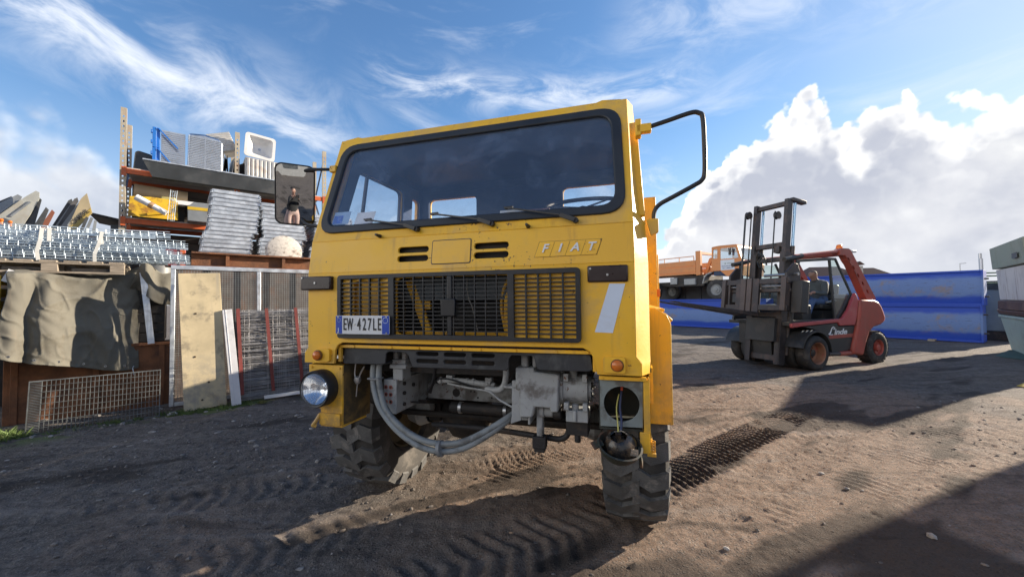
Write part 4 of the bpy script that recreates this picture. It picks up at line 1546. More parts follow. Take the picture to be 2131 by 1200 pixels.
# axle, springs, prop
axl = MB()
axl.cyl((-0.8, AX, 0.56), (0.8, AX, 0.56), 0.065, n=16)
axl.lathe([(0.0, -0.20), (0.10, -0.18), (0.19, -0.08), (0.2, 0.0), (0.19, 0.08), (0.10, 0.18), (0, 0.2)], (-0.30, AX, 0.56), 'x', 20)
axl.cyl((-0.75, AX - 0.22, 0.60), (0.75, AX - 0.22, 0.60), 0.022, n=10)
for s in (-1, 1):
    axl.bx(s * 0.55 - 0.05, s * 0.55 + 0.05, AX - 0.08, AX + 0.08, 0.5, 0.7)
    for k in range(5):
        L = 0.62 - k * 0.1
        pts = [(s * 0.42, AX + t * L, 0.69 - 0.014 * k + 0.10 * t * t) for t in (-1, -0.6, -0.3, 0, 0.3, 0.6, 1)]
        for a, b in zip(pts[:-1], pts[1:]):
            axl.bar(a, b, 0.08, 0.012)
axl.cyl((-0.2, 0.42, 0.745), (0.3, 0.42, 0.745), 0.035, n=12)
axl.cyl((0.0, AX + 0.2, 0.62), (0.0, AX + 3.3, 0.62), 0.045, n=12)
axl.cyl((-0.8, AX + 3.5, 0.56), (0.8, AX + 3.5, 0.56), 0.075, n=16)
axl.lathe([(0.0, -0.20), (0.10, -0.18), (0.19, -0.08), (0.2, 0.0), (0.19, 0.08), (0.10, 0.18), (0, 0.2)], (0, AX + 3.5, 0.56), 'x', 20)
axl.bx(-0.3, 0.3, 0.7, 2.1, 0.72, 1.0)
axl.build('axle', DARK, TK)
kn = MB()
for s in (-1, 1):
    kn.lathe([(0.0, -0.1), (0.1, -0.09), (0.13, 0.0), (0.10, 0.08)], (s * 0.70, AX, 0.56), 'x', 16)
    kn.lathe([(0.0, -0.02), (0.06, -0.015), (0.075, 0.03), (0.06, 0.07)], (s * 0.60, AX - 0.16, 0.62), 'y', 14)
kn.pieces('steering_knuckle', CHAS, TK)
cl_ = MB()
for x in (-0.13, 0.18):
    cl_.cyl((x - 0.01, 0.42, 0.745), (x + 0.01, 0.42, 0.745), 0.039, n=12)
cl_.pieces('hose_clamp', STEEL, TK)
# looped hoses
for i, off_ in enumerate((0.0, 0.042)):
    h = MB()
    x0 = -0.545 - off_
    path = [(x0, 0.13, 1.10), (x0 + 0.002, 0.11, 1.0), (x0 + 0.03, 0.09, 0.90), (-0.46 - off_ * 0.9, 0.07, 0.80), (-0.36 - off_ * 0.5, 0.06, 0.715 - off_ * 0.6),
            (-0.24, 0.06, 0.655 - off_), (-0.11, 0.07, 0.632 - off_), (0.02, 0.09, 0.648 - off_ * 0.9), (0.14, 0.13, 0.70 - off_ * 0.7), (0.26, 0.2, 0.77 - off_ * 0.4), (0.32, 0.3, 0.81)]
    h.tube(smoothpath(path, 6), 0.018, 12)
    h.build('hose', mat('grey_hose', (0.22, 0.24, 0.245), 0.55, var=0.2, dirt=(0.07, 0.065, 0.06), damt=0.6, dscale=11, bump=0.1, bscale=60), TK)
hc_ = MB()
hc_.bx(-0.60, -0.52, 0.075, 0.125, 0.975, 0.985)
hc_.cyl((-0.115, 0.07, 0.605), (-0.095, 0.07, 0.608), 0.046, n=12)
hc_.pieces('hose_tie', mat('tie_grey', (0.2, 0.21, 0.22), 0.5), TK)
wl = MB()
wl.tube(smoothpath([(-0.70, 0.10, 1.08), (-0.71, 0.10, 1.0), (-0.69, 0.1, 0.95), (-0.67, 0.1, 1.0), (-0.64, 0.1, 1.05)]), 0.005, 6)
wl.tube([(-0.69, 0.1, 0.95), (-0.70, 0.1, 0.86)], 0.004, 6)
wl.lathe([(0.0, 0.03), (0.02, 0.02), (0.022, 0), (0.012, -0.02)], (-0.69, 0.1, 0.96), 'z', 10)
wl.build('loose_wiring', STEEL, TK)

# --- wings, steps, mudguards
for s in (-1, 1):
    f = MB()
    xo = 1.165
    arch = [(0.30, 0.77), (0.30, 1.34), (0.36, 1.40), (1.50, 1.40), (1.60, 1.30), (1.62, 0.80)]
    f.prism([(s * 1.046, 0.765), (s * xo, 0.765), (s * xo, 1.31), (s * (xo - 0.02), 1.36), (s * 1.085, 1.40), (s * 1.046, 1.40)], 0.30, 0.325, 'y')
    f.sheet([(0.325, 0.765), (0.325, 1.31), (1.58, 1.31), (1.60, 0.85), (1.55, 0.85), (1.42, 1.14), (1.2, 1.24), (0.66, 1.24), (0.47, 1.12), (0.40, 0.765)], [], lambda u, v: (s * xo, u, v), (-s * 0.02, 0, 0))
    f.sheet([(s * 1.046, 0.32), (s * (xo - 0.03), 0.32), (s * (xo - 0.03), 1.58), (s * 1.046, 1.58)], [], lambda u, v: (u, v, 1.375), (0, 0, 0.02))
    f.bar((s * (xo - 0.015), 0.32, 1.345), (s * (xo - 0.015), 1.58, 1.345), 0.06, 0.02, up=(s, 0, 1))
    f.prism([(s * 0.80, 0.9), (s * 1.05, 0.9), (s * 1.05, 1.4), (s * 0.80, 1.35)], 1.60, 1.62, 'y')
    f.build('mudguard', YEL, TK, bevel=0.006)
    f = MB()
    f.prism([(s * 0.62, 1.08), (s * 1.05, 1.08), (s * 1.05, 1.30), (s * 0.62, 1.30)], 0.30, 1.60, 'y')
    f.build('wheel_arch', DARK, TK)
    f = MB()
    f.bx(s * 1.046 - 0.01, s * 1.046 + 0.01, 0.12, 0.30, 0.92, 1.10)
    f.build('side_skirt', YEL, TK)
stp = MB()
stp.sheet([(1.018, 0.675), (1.062, 0.67), (1.062, 0.735), (1.018, 0.745)], [circ(1.028 + 0.012 * i, 0.69 + 0.014 * j, 0.0038, 6) for i in range(3) for j in range(4)], lambda u, v: (u, 0.12, v), (0, 0.005, 0))
stp.bx(1.02, 1.062, 0.10, 0.12, 0.662, 0.678)
stp.bx(1.028, 1.05, 0.125, 0.3, 0.70, 0.72)
stp.build('step', YEL, TK, bevel=0.002)

# --- mirrors
ma = MB()
ma.tube(smoothpath([(1.065, 0.17, 2.352), (1.16, 0.15, 2.365), (1.262, 0.13, 2.380), (1.300, 0.13, 2.374), (1.318, 0.13, 2.345), (1.322, 0.13, 2.2), (1.320, 0.13, 2.075), (1.306, 0.13, 2.035), (1.27, 0.13, 2.012),
                   (1.17, 0.14, 1.964), (1.110, 0.15, 1.935), (1.083, 0.15, 1.900), (1.078, 0.15, 1.84)], 5), 0.0115, 10)
ma.build('mirror_arm', BLK, TK)
mbk = MB()
mbk.box((1.040, 0.17, 2.345), (0.075, 0.04, 0.045))
mbk.box((1.012, 0.18, 2.352), (0.03, 0.06, 0.09))
mbk.prism([(1.04, 1.86), (1.10, 1.86), (1.10, 1.79), (1.06, 1.77)], 0.13, 0.17, 'y')
mbk.prism([(-1.04, 1.95), (-0.99, 1.98), (-0.99, 1.92)], 0.13, 0.17, 'y')
mbk.box((-0.955, 0.2, 2.352), (0.05, 0.04, 0.045))
mbk.pieces('mirror_bracket', YEL, TK, bevel=0.005)
ma = MB()
ma.tube(smoothpath([(-0.955, 0.2, 2.352), (-1.1, 0.17, 2.357), (-1.17, 0.165, 2.352), (-1.21, 0.17, 2.335)], 5), [0.011] * 5 + [0.013] * 6 + [0.010] * 5, 8)
ma.tube(smoothpath([(-1.03, 0.15, 1.958), (-1.14, 0.16, 1.98), (-1.2, 0.17, 2.02)], 5), 0.012, 8)
ma.build('mirror_arm', BLK, TK)
MR = empty('mirror', (-1.235, 0.15, 2.19), parent=TK)
MR.rotation_euler = (R(13.0), 0, R(44.5))
mm = MB()
mm.sheet(rrect(-0.122, -0.205, 0.122, 0.205, 0.045, 5), [], lambda u, v: (u, 0.0, v), (0, 0.03, 0))
mm.build('mirror_case', BLK, MR, bevel=0.01)
mg = MB()
nu, nv = 14, 20
Vv, Ff = [], []
poly = rrect(-0.112, -0.195, 0.112, 0.195, 0.038, 5)
Vv = [(0, -0.0135, 0)]
for k in range(1, 8):
    for (u, v) in poly:
        a, b = u * k / 7, v * k / 7
        Vv.append((a, -0.0135 + (a * a + b * b) / (2 * 3.2), b))
nP = len(poly)
for i in range(nP):
    Ff.append((0, 1 + i, 1 + (i + 1) % nP))
for k in range(6):
    for i in range(nP):
        a = 1 + k * nP + i
        b = 1 + k * nP + (i + 1) % nP
        Ff.append((a, b, b + nP, a + nP))
mg.add(Vv, Ff)
mg.build('mirror_glass', mat('mirror_silver', (0.62, 0.64, 0.66), 0.015, metal=1.0, var=0.02, rvar=0.005), MR, angle=80)

# --- bed behind the cab
hbd = MB()
hbd.bx(-1.2, 1.2, 1.72, 1.78, 1.30, 1.88)
for x in (-0.6, 0.0, 0.6):
    hbd.bx(x - 0.05, x + 0.05, 1.70, 1.80, 1.2, 1.92)
for x in (-1.15, 1.15):
    hbd.bx(x - 0.05, x + 0.05, 1.70, 1.80, 1.2, 2.36)
hbd.build('headboard', YEL, TK, bevel=0.008)
bed = MB()
bed.bx(-1.2, 1.2, 1.8, 5.6, 1.18, 1.28)
bed.build('bed_floor', YEL, TK)
for s in (-1, 1):
    b_ = MB()
    b_.bx(s * 1.2 - 0.02, s * 1.2 + 0.02, 1.8, 5.6, 1.29, 1.85)
    for y in (2.4, 3.2, 4.0, 4.8):
        b_.bx(s * 1.21 - 0.025, s * 1.21 + 0.025, y - 0.03, y + 0.03, 1.29, 1.85)
    b_.build('drop_side', YEL, TK, bevel=0.005)
    g_ = MB()
    g_.bx(s * 0.65, s * 1.15, AX + 2.85, AX + 2.9, 0.55, 1.15)
    g_.build('mudflap', BLK, TK)
sm_ = MB()
sm_.box((1.205, 1.72, 1.50), (0.03, 0.04, 0.07))
sm_.build('side_marker', AMB, TK, bevel=0.004)
tank = MB()
tank.cyl((-0.85, 2.3, 0.95), (-0.85, 3.1, 0.95), 0.22, n=20)
tank.build('fuel_tank', DARK, TK)

# ------------------------------------------------------------------ people
def person_mesh(name, joints, bones, zones, mats):
    """joints: name->(pos, radius); one continuous skinned figure; zones: joint -> material slot"""
    names = list(joints)
    me = bpy.data.meshes.new(name + '_rig')
    me.from_pydata([joints[n][0] for n in names], [(names.index(a), names.index(b)) for a, b in bones], [])
    o = bpy.data.objects.new(name + '_rig', me)
    COL.objects.link(o)
    sk = o.modifiers.new('skin', 'SKIN')
    sk.use_smooth_shade = True
    for i, n_ in enumerate(names):
        r = joints[n_][1]
        me.skin_vertices[0].data[i].radius = r if isinstance(r, tuple) else (r, r)
        me.skin_vertices[0].data[i].use_root = (i == 0)
    sb_ = o.modifiers.new('sub', 'SUBSURF')
    sb_.levels = 2
    sb_.render_levels = 2
    dg = bpy.context.evaluated_depsgraph_get()
    dg.update()
    res = bpy.data.meshes.new_from_object(o.evaluated_get(dg))
    bpy.data.objects.remove(o)
    res.name = name
    res.materials.clear()
    for m in mats:
        res.materials.append(m)
    P = [Vector(joints[n][0]) for n in names]
    segs = [(P[names.index(a)], P[names.index(b)], zones[(a, b)]) for a, b in bones]
    for f in res.polygons:
        best, bz = 9, 0
        for a, b, z in segs:
            ab = b - a
            t = max(0, min(1, (f.center - a).dot(ab) / max(1e-6, ab.length_squared)))
            d = (f.center - (a + ab * t)).length
            if d < best:
                best, bz = d, z
        f.material_index = bz
        f.use_smooth = True
    return res


SKIN = mat('skin', (0.46, 0.26, 0.19), 0.55, var=0.08)
HAIR = mat('grey_hair', (0.20, 0.19, 0.18), 0.8, var=0.2)
JACK = mat('grey_work_jacket', (0.115, 0.13, 0.14), 0.8, var=0.2, bump=0.2, bscale=40)
JEAN = mat('blue_jeans', (0.10, 0.17, 0.34), 0.85, var=0.15, bump=0.1)
SHOE = mat('dark_shoe', (0.03, 0.028, 0.026), 0.6)


def fingers(J, B, Z, side, wrist, d, up, out, curl, zone):
    d, up, out = Vector(d).normalized(), Vector(up).normalized(), Vector(out).normalized()
    w = Vector(wrist)
    J['palm' + side] = (tuple(w + d * 0.055), (0.034, 0.018))
    B.append(('wrist' + side, 'palm' + side))
    Z[B[-1]] = zone
    for k, (o_, L) in enumerate(((-0.027, 0.062), (-0.009, 0.072), (0.010, 0.068), (0.027, 0.052))):
        p = w + d * 0.085 + out * o_
        q = p + d * L * 0.5 - up * curl * 0.4 * L
        r = q + d * L * 0.32 - up * curl * L
        J['f%d%s' % (k, side)] = (tuple(p), 0.010)
        J['g%d%s' % (k, side)] = (tuple(q), 0.009)
        J['h%d%s' % (k, side)] = (tuple(r), 0.008)
        for e in (('palm' + side, 'f%d%s' % (k, side)), ('f%d%s' % (k, side), 'g%d%s' % (k, side)), ('g%d%s' % (k, side), 'h%d%s' % (k, side))):
            B.append(e)
            Z[e] = zone
    p = w + d * 0.03 - out * 0.04
    J['t' + side] = (tuple(p), 0.012)
    J['u' + side] = (tuple(p + d * 0.04 - out * 0.012 - up * curl * 0.01), 0.010)
    for e in (('palm' + side, 't' + side), ('t' + side, 'u' + side)):
        B.append(e)
        Z[e] = zone


# ------------------------------------------------------------------ forklift
FK = empty('forklift', (5.83, 7.65, 0.0), R(19.0))
tag(FK, 'big worn red and black forklift with a tall mast, seen from its side', 'forklift')
FRED = mat('faded_red_paint', (0.36, 0.075, 0.055), 0.5, var=0.14, vscale=2.5, dirt=(0.22, 0.075, 0.05), damt=0.45, dscale=3.0, streak=(0.42, 0.2, 0.16), samt=0.25)
FRED2 = mat('bright_red_paint', (0.42, 0.07, 0.075), 0.45, var=0.1, dirt=(0.45, 0.22, 0.2), damt=0.3, dscale=3)
FBLK = mat('forklift_black', (0.03, 0.033, 0.036), 0.5, var=0.25, dirt=(0.09, 0.085, 0.08), damt=0.4, dscale=4)
MAST = mat('mast_steel', (0.055, 0.05, 0.052), 0.5, var=0.3, vscale=4, dirt=(0.14, 0.10, 0.085), damt=0.55, dscale=5, metal=0.2)
FT = mat('worn_solid_tyre', (0.03, 0.03, 0.031), 0.75, var=0.2, dirt=(0.11, 0.10, 0.09), damt=0.6, dscale=8, bump=0.15)


def fork_wheel(x, y0, y1, Rr, rimr, deep, cat_):
    w = empty('wheel', (x, y0, Rr - 0.012), parent=FK)
    wd = y1 - y0
    m = MB()
    m.lathe([(rimr, 0.015), (rimr + 0.03, 0.0), (Rr - 0.05, 0.0), (Rr - 0.015, 0.02), (Rr, 0.05), (Rr, wd - 0.05), (Rr - 0.015, wd - 0.02), (Rr - 0.05, wd), (rimr, wd - 0.01)], axis='y', n=40)
    if cat_ == 'lug':
        for k in range(26):
            t = 2 * math.pi * k / 26
            for sgn in (0, 1):
                a = t + sgn * math.pi / 26
                y = wd * (0.27 if sgn else 0.73)
                m.box((Rr * math.cos(a), y, Rr * math.sin(a)), (0.02, wd * 0.42, 0.05), rot=(0, -a, 0))
    m.build('tyre', FT, w)
    m = MB()
    m.lathe([(rimr + 0.004, 0.0), (rimr - 0.012, 0.012), (rimr - 0.02, deep), (0.06, deep + 0.015), (0.0, deep + 0.015)], axis='y', n=32)
    rm_ = mat('rusty_rim', (0.30, 0.15, 0.09), 0.7, var=0.3, dirt=(0.36, 0.06, 0.05), damt=0.8, dscale=4) if deep > 0.08 else FRED
    m.build('rim', rm_, w)
    m = MB()
    m.lathe([(0.075, deep + 0.014), (0.07, deep - 0.05), (0.0, deep - 0.06)], axis='y', n=18)
    for k in range(6):
        t = k * math.pi / 3
        m.cyl((0.11 * math.cos(t), deep + 0.015, 0.11 * math.sin(t)), (0.11 * math.cos(t), deep - 0.008, 0.11 * math.sin(t)), 0.012, n=6)
    m.build('hub', FBLK if deep > 0.08 else FRED, w)


fork_wheel(0.20, 0.0, 0.25, 0.345, 0.215, 0.15, 'plain')
fork_wheel(0.20, 0.275, 0.525, 0.345, 0.20, 0.05, 'plain')
fork_wheel(0.20, 1.22, 1.47, 0.345, 0.20, 0.05, 'plain')
fork_wheel(0.20, 1.495, 1.745, 0.345, 0.215, 0.05, 'plain')
fork_wheel(2.25, 0.10, 0.37, 0.35, 0.17, 0.05, 'lug')
fork_wheel(2.25, 1.37, 1.64, 0.35, 0.17, 0.05, 'lug')

m = MB()
m.prism([(1.36, 0.25), (1.68, 0.20), (1.80, 0.5), (1.90, 0.68), (2.06, 0.79), (2.30, 0.83), (2.43, 0.90), (2.46, 0.98), (2.40, 1.12), (2.33, 1.24), (2.25, 1.32), (2.10, 1.372), (1.66, 1.375), (1.62, 1.2), (1.58, 0.98), (1.545, 0.83), (1.37, 0.37)], 0.06, 1.70, 'y')
m.build('counterweight', FRED, FK, bevel=0.05, seg=3)
m = MB()
m.prism([(-0.36, 0.845), (0.02, 0.87), (0.98, 0.915), (1.03, 0.845), (1.50, 0.845), (1.57, 1.0), (1.61, 1.2), (1.645, 1.37), (1.55, 1.52), (1.30, 1.16), (1.12, 0.99), (0.9, 0.985), (-0.36, 0.93)], 0.10, 0.16, 'y')
m.build('side_panel', FRED2, FK, bevel=0.012)
m = MB()
m.prism([(0.0, 0.855), (0.98, 0.905), (1.03, 0.83), (1.53, 0.83), (1.365, 0.33), (0.80, 0.30), (0.70, 0.5), (0.50, 0.72), (0.25, 0.80)], 0.125, 0.40, 'y')
sp_ = m.build('engine_cover', FBLK, FK, bevel=0.008)
m = MB()
m.prism([(0.64, 0.585), (0.75, 0.66), (1.455, 0.67), (1.43, 0.595)], 0.115, 0.13, 'y')
m.build('red_stripe', FRED, FK, bevel=0.004)
LW = mat('white_lettering', (0.72, 0.74, 0.76), 0.5, var=0.05)
m = MB()
m.prism([(-0.30, 0.45), (1.5, 0.40), (1.5, 0.97), (-0.30, 0.93)], 0.42, 1.34, 'y')
m.bx(-0.30, 1.1, 0.16, 1.60, 0.88, 0.945)
m.bx(-0.35, 0.6, 0.55, 1.20, 0.2, 0.6)
m.build('chassis', FBLK, FK)
m = MB()
m.tube([(0.72, 0.16, 0.27), (1.02, 0.14, 0.265)], 0.045, 10)
m.build('step', MAST, FK)
m = MB()
m.tube([(1.02, 0.14, 0.265), (1.42, 0.14, 0.27)], 0.05, 10)
m.build('step_red', FRED, FK)
# wheel fender
for y0, y1 in ((-0.01, 0.56), (1.19, 1.76)):
    m = MB()
    pts = []
    for i in range(13):
        t = R(165 - i * 13.5)
        pts.append((0.17 + 0.44 * math.cos(t), 0.35 + 0.43 * math.sin(t)))
    inner = [(0.17 + (x - 0.17) * 0.93, 0.35 + (z - 0.35) * 0.93) for x, z in pts]
    V = [(x, y0, z) for x, z in pts] + [(x, y1, z) for x, z in pts] + [(x, y0, z) for x, z in inner] + [(x, y1, z) for x, z in inner]
    n = len(pts)
    F = []
    for i in range(n - 1):
        F += [(i, i + 1, n + i + 1, n + i), (2 * n + i, 3 * n + i, 3 * n + i + 1, 2 * n + i + 1), (i, 2 * n + i, 2 * n + i + 1, i + 1), (n + i, n + i + 1, 3 * n + i + 1, 3 * n + i)]
    F += [(0, n, 3 * n, 2 * n), (n - 1, 3 * n - 1, 4 * n - 1, 2 * n - 1)]
    m.add(V, F)
    m.build('fender', FBLK, FK)
m = MB()
for i, x in enumerate((-0.28, -0.16, -0.04)):
    m.prism([(x, 0.765), (x + 0.05, 0.775), (x + 0.09, 0.80), (x + 0.04, 0.80)], -0.014, -0.011, 'y')
m.pieces('hazard_mark', mat('hazard_white', (0.6, 0.58, 0.5), 0.6), FK)

# overhead guard
m = MB()
for y in (0.26, 1.46):
    m.tube([(0.0, y, 2.27), (0.35, y, 2.305), (1.30, y, 2.405)], 0.045, 10)
m.pieces('guard_rail', FRED, FK)
m = MB()
m.tube([(-0.30, 0.26, 2.20), (0.20, 0.26, 2.29)], 0.05, 10)
m.tube([(-0.30, 1.46, 2.20), (0.20, 1.46, 2.29)], 0.05, 10)
for x in (0.15, 0.4, 0.65, 0.9, 1.15):
    m.bar((x, 0.26, 2.28 + 0.105 * (x - 0.15)), (x, 1.46, 2.28 + 0.105 * (x - 0.15)), 0.03, 0.05)
m.pieces('guard_bar', FBLK, FK)
for y0 in (0.20, 1.38):
    m = MB()
    hs = []
    a, b = Vector((1.47, 2.33)), Vector((2.24, 1.42))
    dv = (b - a).normalized()
    nv_ = Vector((-dv.y, dv.x))
    for k in range(5):
        cc_ = a + dv * (0.12 + 0.225 * k)
        hs.append([tuple(cc_ + dv * (0.055 * math.cos(t)) + nv_ * (0.028 * math.sin(t))) for t in [2 * math.pi * i / 12 for i in range(12)]])
    m.sheet([(1.26, 2.33), (1.28, 2.44), (1.36, 2.475), (1.56, 2.475), (1.63, 2.44), (2.41, 1.385), (2.10, 1.37), (1.62, 2.13), (1.44, 2.33)], hs, lambda u, v: (u, y0, v), (0, 0.14, 0))
    m.build('rear_pillar', FRED, FK, bevel=0.012)
m = MB()
m.bx(1.36, 1.60, 0.30, 1.42, 2.33, 2.44)
m.build('guard_cross_beam', FRED, FK, bevel=0.02)
BC = empty('beacon', (1.62, 0.42, 2.475), parent=FK)
m = MB()
m.lathe([(0.06, 0.0), (0.062, 0.02), (0.055, 0.06), (0.04, 0.09), (0.0, 0.10)], (0, 0, 0.02), 'z', 16)
m.build('beacon_dome', mat('amber_beacon', (0.85, 0.22, 0.02), 0.15, var=0.1), BC)
m = MB()
m.cyl((0, 0, -0.05), (0, 0, 0.03), 0.045, n=12)
m.build('beacon_base', FBLK, BC)
m = MB()
m.box((1.85, 0.36, 2.435), (0.34, 0.10, 0.06), rot=(0, R(-4), 0))
m.build('work_lamp', STEEL, FK, bevel=0.015)
# door frame and glass
m = MB()
m.sheet([(-0.30, 0.945), (1.09, 0.955), (1.57, 1.50), (1.10, 2.26), (0.84, 2.26), (0.0, 2.20), (-0.06, 2.2)],
        [[(-0.23, 0.985), (0.985, 0.99), (0.885, 2.20), (0.02, 2.15)], [(1.03, 1.0), (1.075, 1.0), (1.52, 1.50), (1.085, 2.21), (0.935, 2.21)]],
        lambda u, v: (u, 0.17, v), (0, 0.035, 0))
m.build('door_frame', FBLK, FK, bevel=0.004)
m = MB()
m.sheet([(1.02, 0.99), (1.08, 0.99), (1.53, 1.50), (1.09, 2.22), (0.925, 2.22)], [], lambda u, v: (u, 0.185, v), (0, 0.005, 0))
m.build('door_glass', glass_mat('cab_glass', (0.78, 0.86, 0.84), 0.04, 0.10, (0.45, 0.5, 0.5), 0.05), FK)
m = MB()
m.sheet([(-0.24, 0.98), (1.09, 0.98), (1.53, 1.50), (1.09, 2.22), (0.0, 2.18)], [], lambda u, v: (u, 1.52, v), (0, 0.005, 0))
m.build('far_glass', glass_mat('cab_glass', (0.78, 0.86, 0.84)), FK)
m = MB()
m.bar((-0.27, 1.50, 0.95), (0.0, 1.50, 2.22), 0.05, 0.05)
m.bar((1.08, 1.5, 0.97), (1.55, 1.5, 1.5), 0.04, 0.04)
m.bar((1.55, 1.5, 1.5), (1.10, 1.5, 2.25), 0.04, 0.04)
m.pieces('far_frame', FBLK, FK)
# seat and controls
ST = empty('seat', (0, 0, 0), parent=FK)
m = MB()
m.box((1.42, 0.78, 1.22), (0.5, 0.5, 0.12), rot=(0, R(4), 0))
m.box((1.70, 0.78, 1.46), (0.12, 0.48, 0.52), rot=(0, R(10), 0))
m.build('cushion', FBLK, ST, bevel=0.03)
m = MB()
m.box((1.45, 0.50, 1.345), (0.36, 0.07, 0.05), rot=(0, R(-8), 0))
m.build('armrest', mat('grey_armrest', (0.25, 0.27, 0.30), 0.5), ST, bevel=0.02)
m = MB()
m.bx(1.15, 1.75, 0.5, 1.1, 0.95, 1.15)
m.build('seat_base', FBLK, ST)
m = MB()
rg = [Vector((0.92, 0.78, 1.50)) + Euler((0, R(-30), 0)).to_matrix() @ Vector((0.17 * math.cos(2 * math.pi * i / 20), 0.17 * math.sin(2 * math.pi * i / 20), 0)) for i in range(21)]
m.tube(rg, 0.013, 6, cap=False)
m.cyl((0.92, 0.78, 1.50), (0.70, 0.78, 0.95), 0.035, n=10)
m.bar(rg[0], rg[10], 0.02, 0.01)
m.build('steering_wheel', FBLK, FK)
m = MB()
m.bx(0.45, 0.72, 0.45, 1.2, 0.95, 1.28)
m.build('dash_console', FBLK, FK, bevel=0.02)

m = MB()
m.prism([(1.52, 0.95), (1.78, 0.95), (1.80, 1.42), (1.66, 1.50), (1.56, 1.45)], 0.3, 1.45, 'y')
m.build('engine_hood', FBLK, FK, bevel=0.03)
m = MB()
m.bx(-0.22, 1.05, 1.49, 1.515, 0.95, 1.28)
m.build('far_door_panel', FBLK, FK, bevel=0.006)

# mast
MS = empty('mast', (-0.42, 0.0, 0.10), parent=FK, rot=(0, R(7.5), 0))


def chan(m, y, x0, z0, z1, w, d, face):
    m.bx(x0, x0 + d, y - 0.012, y + 0.012, z0, z1)
    for xx in (x0, x0 + d - 0.02):
        m.bx(xx, xx + 0.02, min(y, y + face * w), max(y, y + face * w), z0, z1)


for y, face in ((0.36, 1), (1.10, -1)):
    m = MB()
    chan(m, y, -0.02, 0.0, 2.30, 0.10, 0.17, face)
    m.build('outer_upright', MAST, MS)
    m = MB()
    m.bx(-0.01, 0.13, y + face * 0.02 - 0.02, y + face * 0.02 + 0.06, 0.75, 3.42)
    m.build('inner_upright', MAST, MS, bevel=0.004)
    m = MB()
    m.cyl((0.22, y + face * 0.02, 0.2), (0.22, y + face * 0.02, 2.45), 0.045, n=12)
    m.build('lift_cylinder', MAST, MS)
    m = MB()
    m.cyl((0.22, y + face * 0.02, 2.45), (0.22, y + face * 0.02, 3.36), 0.028, n=12)
    m.build('piston_rod', mat('chromed_rod', (0.38, 0.56, 0.74), 0.2, metal=0.7, var=0.05), MS)
for z, h_ in ((3.30, 0.09), (2.42, 0.10), (2.12, 0.09), (0.95, 0.10), (0.06, 0.12)):
    m = MB()
    m.bx(0.03, 0.12, 0.38, 1.10, z, z + h_)
    if z == 2.42:
        m.bx(0.0, 0.14, 0.5, 0.62, z - 0.12, z + 0.02)
    m.build('cross_bar', MAST, MS, bevel=0.006)
m = MB()
m.bx(0.10, 0.50, 0.33, 0.45, 3.38, 3.46)
m.build('cap_plate', MAST, MS, bevel=0.015)
m = MB()
m.lathe([(0.0, -0.03), (0.085, -0.03), (0.07, 0.0), (0.085, 0.03), (0.0, 0.03)], (-0.10, 1.18, 3.20), 'y', 16)
m.lathe([(0.0, -0.03), (0.085, -0.03), (0.07, 0.0), (0.085, 0.03), (0.0, 0.03)], (0.05, 0.62, 3.12), 'y', 16)
m.pieces('chain_pulley', MAST, MS)
m = MB()
for x, y in ((-0.18, 1.18), (-0.155, 1.22), (-0.02, 1.18), (-0.02, 0.62)):
    m.bar((x, y, 1.35), (x, y, 3.2), 0.014, 0.022)
m.pieces('chain', FBLK, MS)
m = MB()
m.tube(smoothpath([(0.0, 0.75, 2.05), (-0.05, 0.8, 2.25), (-0.02, 0.95, 2.32), (0.03, 1.0, 2.15), (0.0, 0.9, 2.0)]), 0.018, 6)
m.tube(smoothpath([(-0.05, 0.7, 2.1), (-0.08, 0.78, 2.22), (-0.05, 0.88, 2.12), (0.02, 0.8, 1.9)]), 0.015, 6)
m.tube(smoothpath([(-0.2, 0.95, 1.15), (-0.28, 0.9, 1.35), (-0.22, 0.8, 1.5), (-0.12, 0.75, 1.7)]), 0.012, 6)
m.pieces('hydraulic_hose', FBLK, MS)
# carriage
CG = empty('carriage', (0, 0, 0), parent=MS)
for z0, z1, x0 in ((1.06, 1.17, -0.30), (1.60, 1.71, -0.30), (1.44, 1.51, -0.22)):
    m = MB()
    m.bx(x0, x0 + 0.09, 0.05, 1.54, z0, z1)
    m.build('carriage_bar', MAST, CG, bevel=0.006)
for y, w_ in ((0.12, 0.05), (0.86, 0.055), (1.0, 0.06), (1.50, 0.045)):
    m = MB()
    m.bx(-0.33, -0.20, y - w_, y + w_, 1.02 if y in (0.86, 1.0) else 1.06, 1.73)
    m.build('carriage_upright', mat('worn_carriage', (0.095, 0.075, 0.07), 0.5, var=0.3, dirt=(0.05, 0.05, 0.05), damt=0.5, dscale=6), CG, bevel=0.006)
m = MB()
m.bx(-0.28, -0.16, 1.10, 1.30, 1.22, 1.42)
m.build('positioner_block', FBLK, CG, bevel=0.01)
m = MB()
for z in (1.555,):
    m.cyl((-0.24, 0.2, z), (-0.24, 1.5, z), 0.022, n=10)
m.cyl((-0.10, 0.0, 1.80), (-0.10, 0.7, 1.80), 0.03, n=10)
m.pieces('positioner_ram', STEEL, CG)
m = MB()
m.prism([(-0.28, 1.06), (-0.02, 1.06), (0.08, 1.15), (0.08, 1.85), (-0.02, 2.02), (-0.12, 2.02), (-0.30, 1.82)], 0.08, 0.13, 'y')
m.prism([(-0.28, 1.06), (-0.02, 1.06), (0.08, 1.15), (0.08, 1.85), (-0.02, 2.02), (-0.12, 2.02), (-0.30, 1.82)], 1.36, 1.41, 'y')
m.pieces('side_plate', MAST, CG, bevel=0.008)
m = MB()
m.bx(-0.18, 0.02, -0.14, 0.06, 1.04, 1.66)
m.build('hose_box', FBLK, CG, bevel=0.01)
